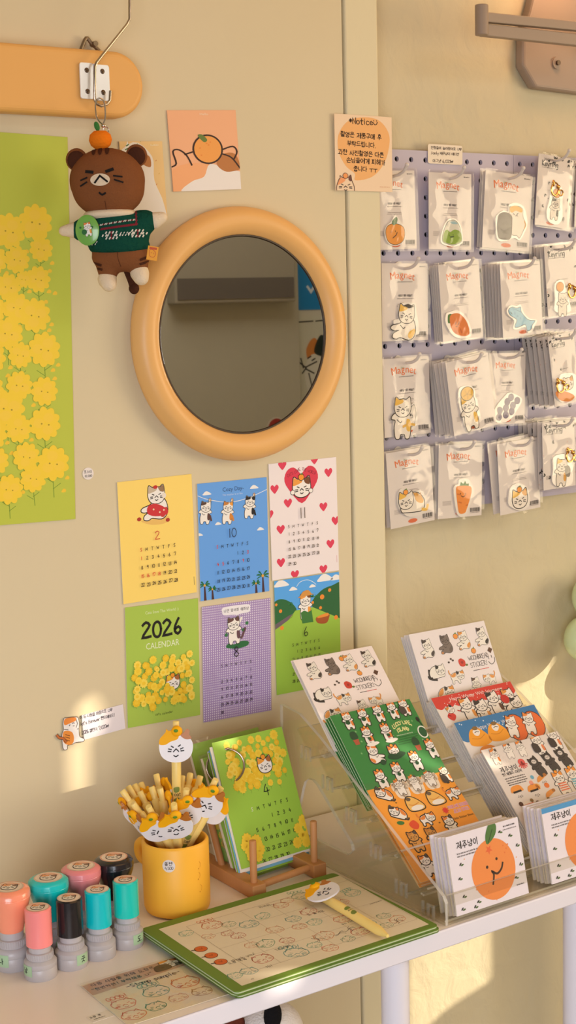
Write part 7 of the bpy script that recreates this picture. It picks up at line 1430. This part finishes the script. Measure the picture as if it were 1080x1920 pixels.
rb = 25 * S; mb.lathe([(0, -.002), (rb - .0006, -.002), (rb, -.0012), (rb, .0003), (rb * .8, .0016), (0, .0022)], mat('badge_green', '#76b04a', .25, spec=.5, coat=.4), 40, Matrix.Diagonal((.92, 1.12, 1, 1)))
A = Art(50, 60, clip=False); cat(A, 27, 20, 7.5, 'stand', -.12, 1, 2, '#e98a3e', '#e98a3e', '#f0a04a', '#f2ece2', False, .08); A.ell(20, 34, 6, 6, '#2c6a34', 12); A.ell(38, 24, 2.4, 2.4, '#2c6a34', 2); A.ell(11, 24, 2.4, 2.4, '#2c6a34', 2)
mb.art(A, S * .85, S * .85, .0024); mb.build('button_badge', o_sw, M=Mb, label='round green badge with a cat holding a clover')
A = Art(20, 26); A.line([(4, 8), (8, 6), (14, 9), (16, 14), (13, 20), (6, 19), (4, 13), (4, 8)], .9, '#c9501e', 1, 3); A.line([(7, 12), (9, 13)], .8, '#c9501e', 1); A.line([(12, 12), (13, 14)], .8, '#c9501e', 1); A.poly([(3, 2), (17, 2), (17, 6), (3, 6)], '#c9501e', 1)
mb = MB(); mb.box((0, 0, 0), (20 * S, 26 * S, .001), ink('#f0a222')); mb.art(A, S, S, .0006); mb.build('sewn_label', plush, M=Matrix.Translation(pp(282, 478, -.012)) @ Matrix.Rotation(radians(90), 4, 'X') @ Matrix.Rotation(-.2, 4, 'Z'), label='orange sewn side label')
mb = MB(); mb.lathe([(0, -.8), (.45, -.78), (.85, -.45), (1, 0), (.9, .45), (.55, .75), (.15, .8), (0, .72)], m_tang, 28, Matrix.Translation(pp(197, 266, -.002)) @ Matrix.Scale(21.5 * S, 4)); mb.build('tangerine', plush, label='orange felt tangerine on the head')
MB().ell((0, 0, 0), (5 * S, 2.5 * S, 9 * S), mat('leaf_felt', '#3f7a3a', .9, spec=.08), 16, Matrix.Translation(pp(192, 241, -.003)) @ Matrix.Rotation(-.25, 4, 'Y')).build('leaf', plush)
m_wire = mat('silver_wire', '#d6cabc', .2, 1.0)
mb = MB(); mb.tube(smooth_open([pp(203, 238), pp(193, 226), pp(191, 208), pp(193, 195), pp(200, 190), pp(207, 195), pp(209, 208), pp(208, 226), pp(204, 236)], 4), 1.5 * S, m_wire, 8); mb.ell(pp(204, 240), (5 * S, 4 * S, 3.5 * S), m_wire, 14); mb.tube([pp(208 + 5 * cos(a), 248 + 6 * sin(a)) for a in (2 * pi * i / 16 for i in range(16))], 1.3 * S, m_wire, 8, True); mb.build('clasp', plush)

# ================================================================== FAR WALL, SEEN IN THE MIRROR
def far(px, py, y=YB + .006):
    d = ray(px, py); t_ = -(CAM.y + .0155) / d.y; p = CAM + d * t_; d = V((d.x, -d.y, d.z)); k = (y - p.y) / d.y; return p + d * k
def farq(a, b, y=YB + .006): p, q = far(*a, y), far(*b, y); return (p.x, min(p.z, q.z), q.x, max(p.z, q.z))
x0, z0, x1, z1 = farq((300, 425), (530, 566)); 
t = thing('air_conditioner', ((x0 + x1) / 2, YB, z0), 'beige air conditioner with a dark band, seen in the mirror', 'air conditioner')
w_ = x1 - x0; MB().box((0, .05, .5), (w_, .10, 1.0), mat('aircon_beige', '#a89c86', .5)).build('housing', t, bevel=.006)
zb1 = far(430, 521, YB + .11).z - z0; zb0 = far(430, 560, YB + .11).z - z0
mb = MB(); mb.box((0, .1015, (zb0 + zb1) / 2), (w_ * .96, .004, zb1 - zb0), m_grey); A = Art(500, 60, clip=False); A.type('wind', 70, 45, 14, '#8a7f72', 1); [A.ell(x, 30, 5, 7, '#8a7f72', 1) for x in (400, 420, 455)]
mb.build('control_band', t)
x0, z0, x1, z1 = farq((546, 582), (700, 380)); mb = MB(); W, H = x1 - x0, z1 - z0; A = Art(200, 200 * H / W)
for k in range(3): A.line([(160 - i * 8, A.h - 95 + k * 28 + (5 if i % 2 else -5)) for i in range(18)], 5, '#dfe6ea', 1)
A.poly([(132, A.h - 150), (162, A.h - 150), (162, A.h - 138), (132, A.h - 138)], '#1c2a38', 1); A.type('soop', 147, A.h - 140, 9, '#c9d6e0', 2)
mb.box((0, 0, .001), (W, H, .002), ink('#1f86c4')); mb.art(A, W / 200, W / 200, .0021); mb.build('wave_poster', M=Matrix.Translation(((x0 + x1) / 2, YB, (z0 + z1) / 2)) @ Matrix.Rotation(pi, 4, 'Z') @ Matrix.Rotation(radians(90), 4, 'X'), label='blue poster with white wavy lines, seen in the mirror', category='poster')
x0, z0, x1, z1 = farq((556, 770), (700, 590)); mb = MB(); W, H = x1 - x0, z1 - z0; A = Art(200, 200 * H / W); h_ = A.h
U = lambda px, py: ((far(px, py).x - x0) / W * 200, (z1 - far(px, py).z) / W * 200)
f2 = lambda *p: [(200 - U(*q)[0], U(*q)[1]) for q in p]
for g in ([(560, 604), (588, 602)], [(593, 602), (615, 600)]): a, b = f2(*g); A.line([a, b], 3, '#4a443c', 1)
A.blob(f2((575, 660), (582, 640), (592, 634), (600, 650), (596, 680), (584, 690)), '#d9873c', 1); A.blob(f2((590, 660), (600, 630), (612, 632), (618, 650), (610, 668)), '#1f2d22', 2); A.blob(f2((573, 690), (585, 665), (605, 670), (618, 700), (615, 760), (590, 765), (575, 720)), '#e3dccb', 2)
for g in ([(563, 680), (575, 690), (568, 700)], [(565, 672), (570, 690)], [(575, 688), (595, 678)], [(575, 692), (590, 700)], [(580, 700), (586, 725), (590, 740)], [(578, 672), (584, 668)], [(586, 676), (592, 672)]): A.line(f2(*g), 3, '#2b2620', 3)
A.blob(f2((603, 690), (612, 680), (614, 700), (606, 712)), '#c9853a', 3); A.fine(20, h_ - 12, 60, 6, '#4a443c', 1)
mb.box((0, 0, .001), (W, H, .002), ink('#d8d2bc')); 
mb.art(A, W / 200, W / 200, .0021); mb.build('cat_poster', M=Matrix.Translation(((x0 + x1) / 2, YB, (z0 + z1) / 2)) @ Matrix.Rotation(pi, 4, 'Z') @ Matrix.Rotation(radians(90), 4, 'X'), label='cream cat poster below the blue one, seen in the mirror', category='poster')
q0 = far(538, 620); st('trim_4', MB().box((q0.x, YB + .012, 1.3), (.022, .024, 2.6), mat('door_paint', '#c6bca4')))
q0 = far(313, 700); st('trim_5', MB().box((q0.x, YB + .012, .7), (.016, .024, 1.4), mat('door_paint', '#c6bca4')))
p = far(519, 803, YB + .045); mb = MB(); mb.cyl(.045, 0, .002, ink('#d8cdb8'), 32); mb.cyl(.039, .002, .003, ink('#a83228'), 28); mb.box((0, 0, .0033), (.006, .03, .0006), ink('#d8cdb8')); mb.box((0, .006, .0033), (.022, .006, .0006), ink('#d8cdb8'))
mb.build('round_sign', M=Matrix.Translation((p.x, YB + .041, p.z)) @ Matrix.Rotation(pi, 4, 'Z') @ Matrix.Rotation(radians(90), 4, 'X'), label='small round red sign on the door, seen in the mirror', category='sign')
scene.cycles.transparent_max_bounces = 32
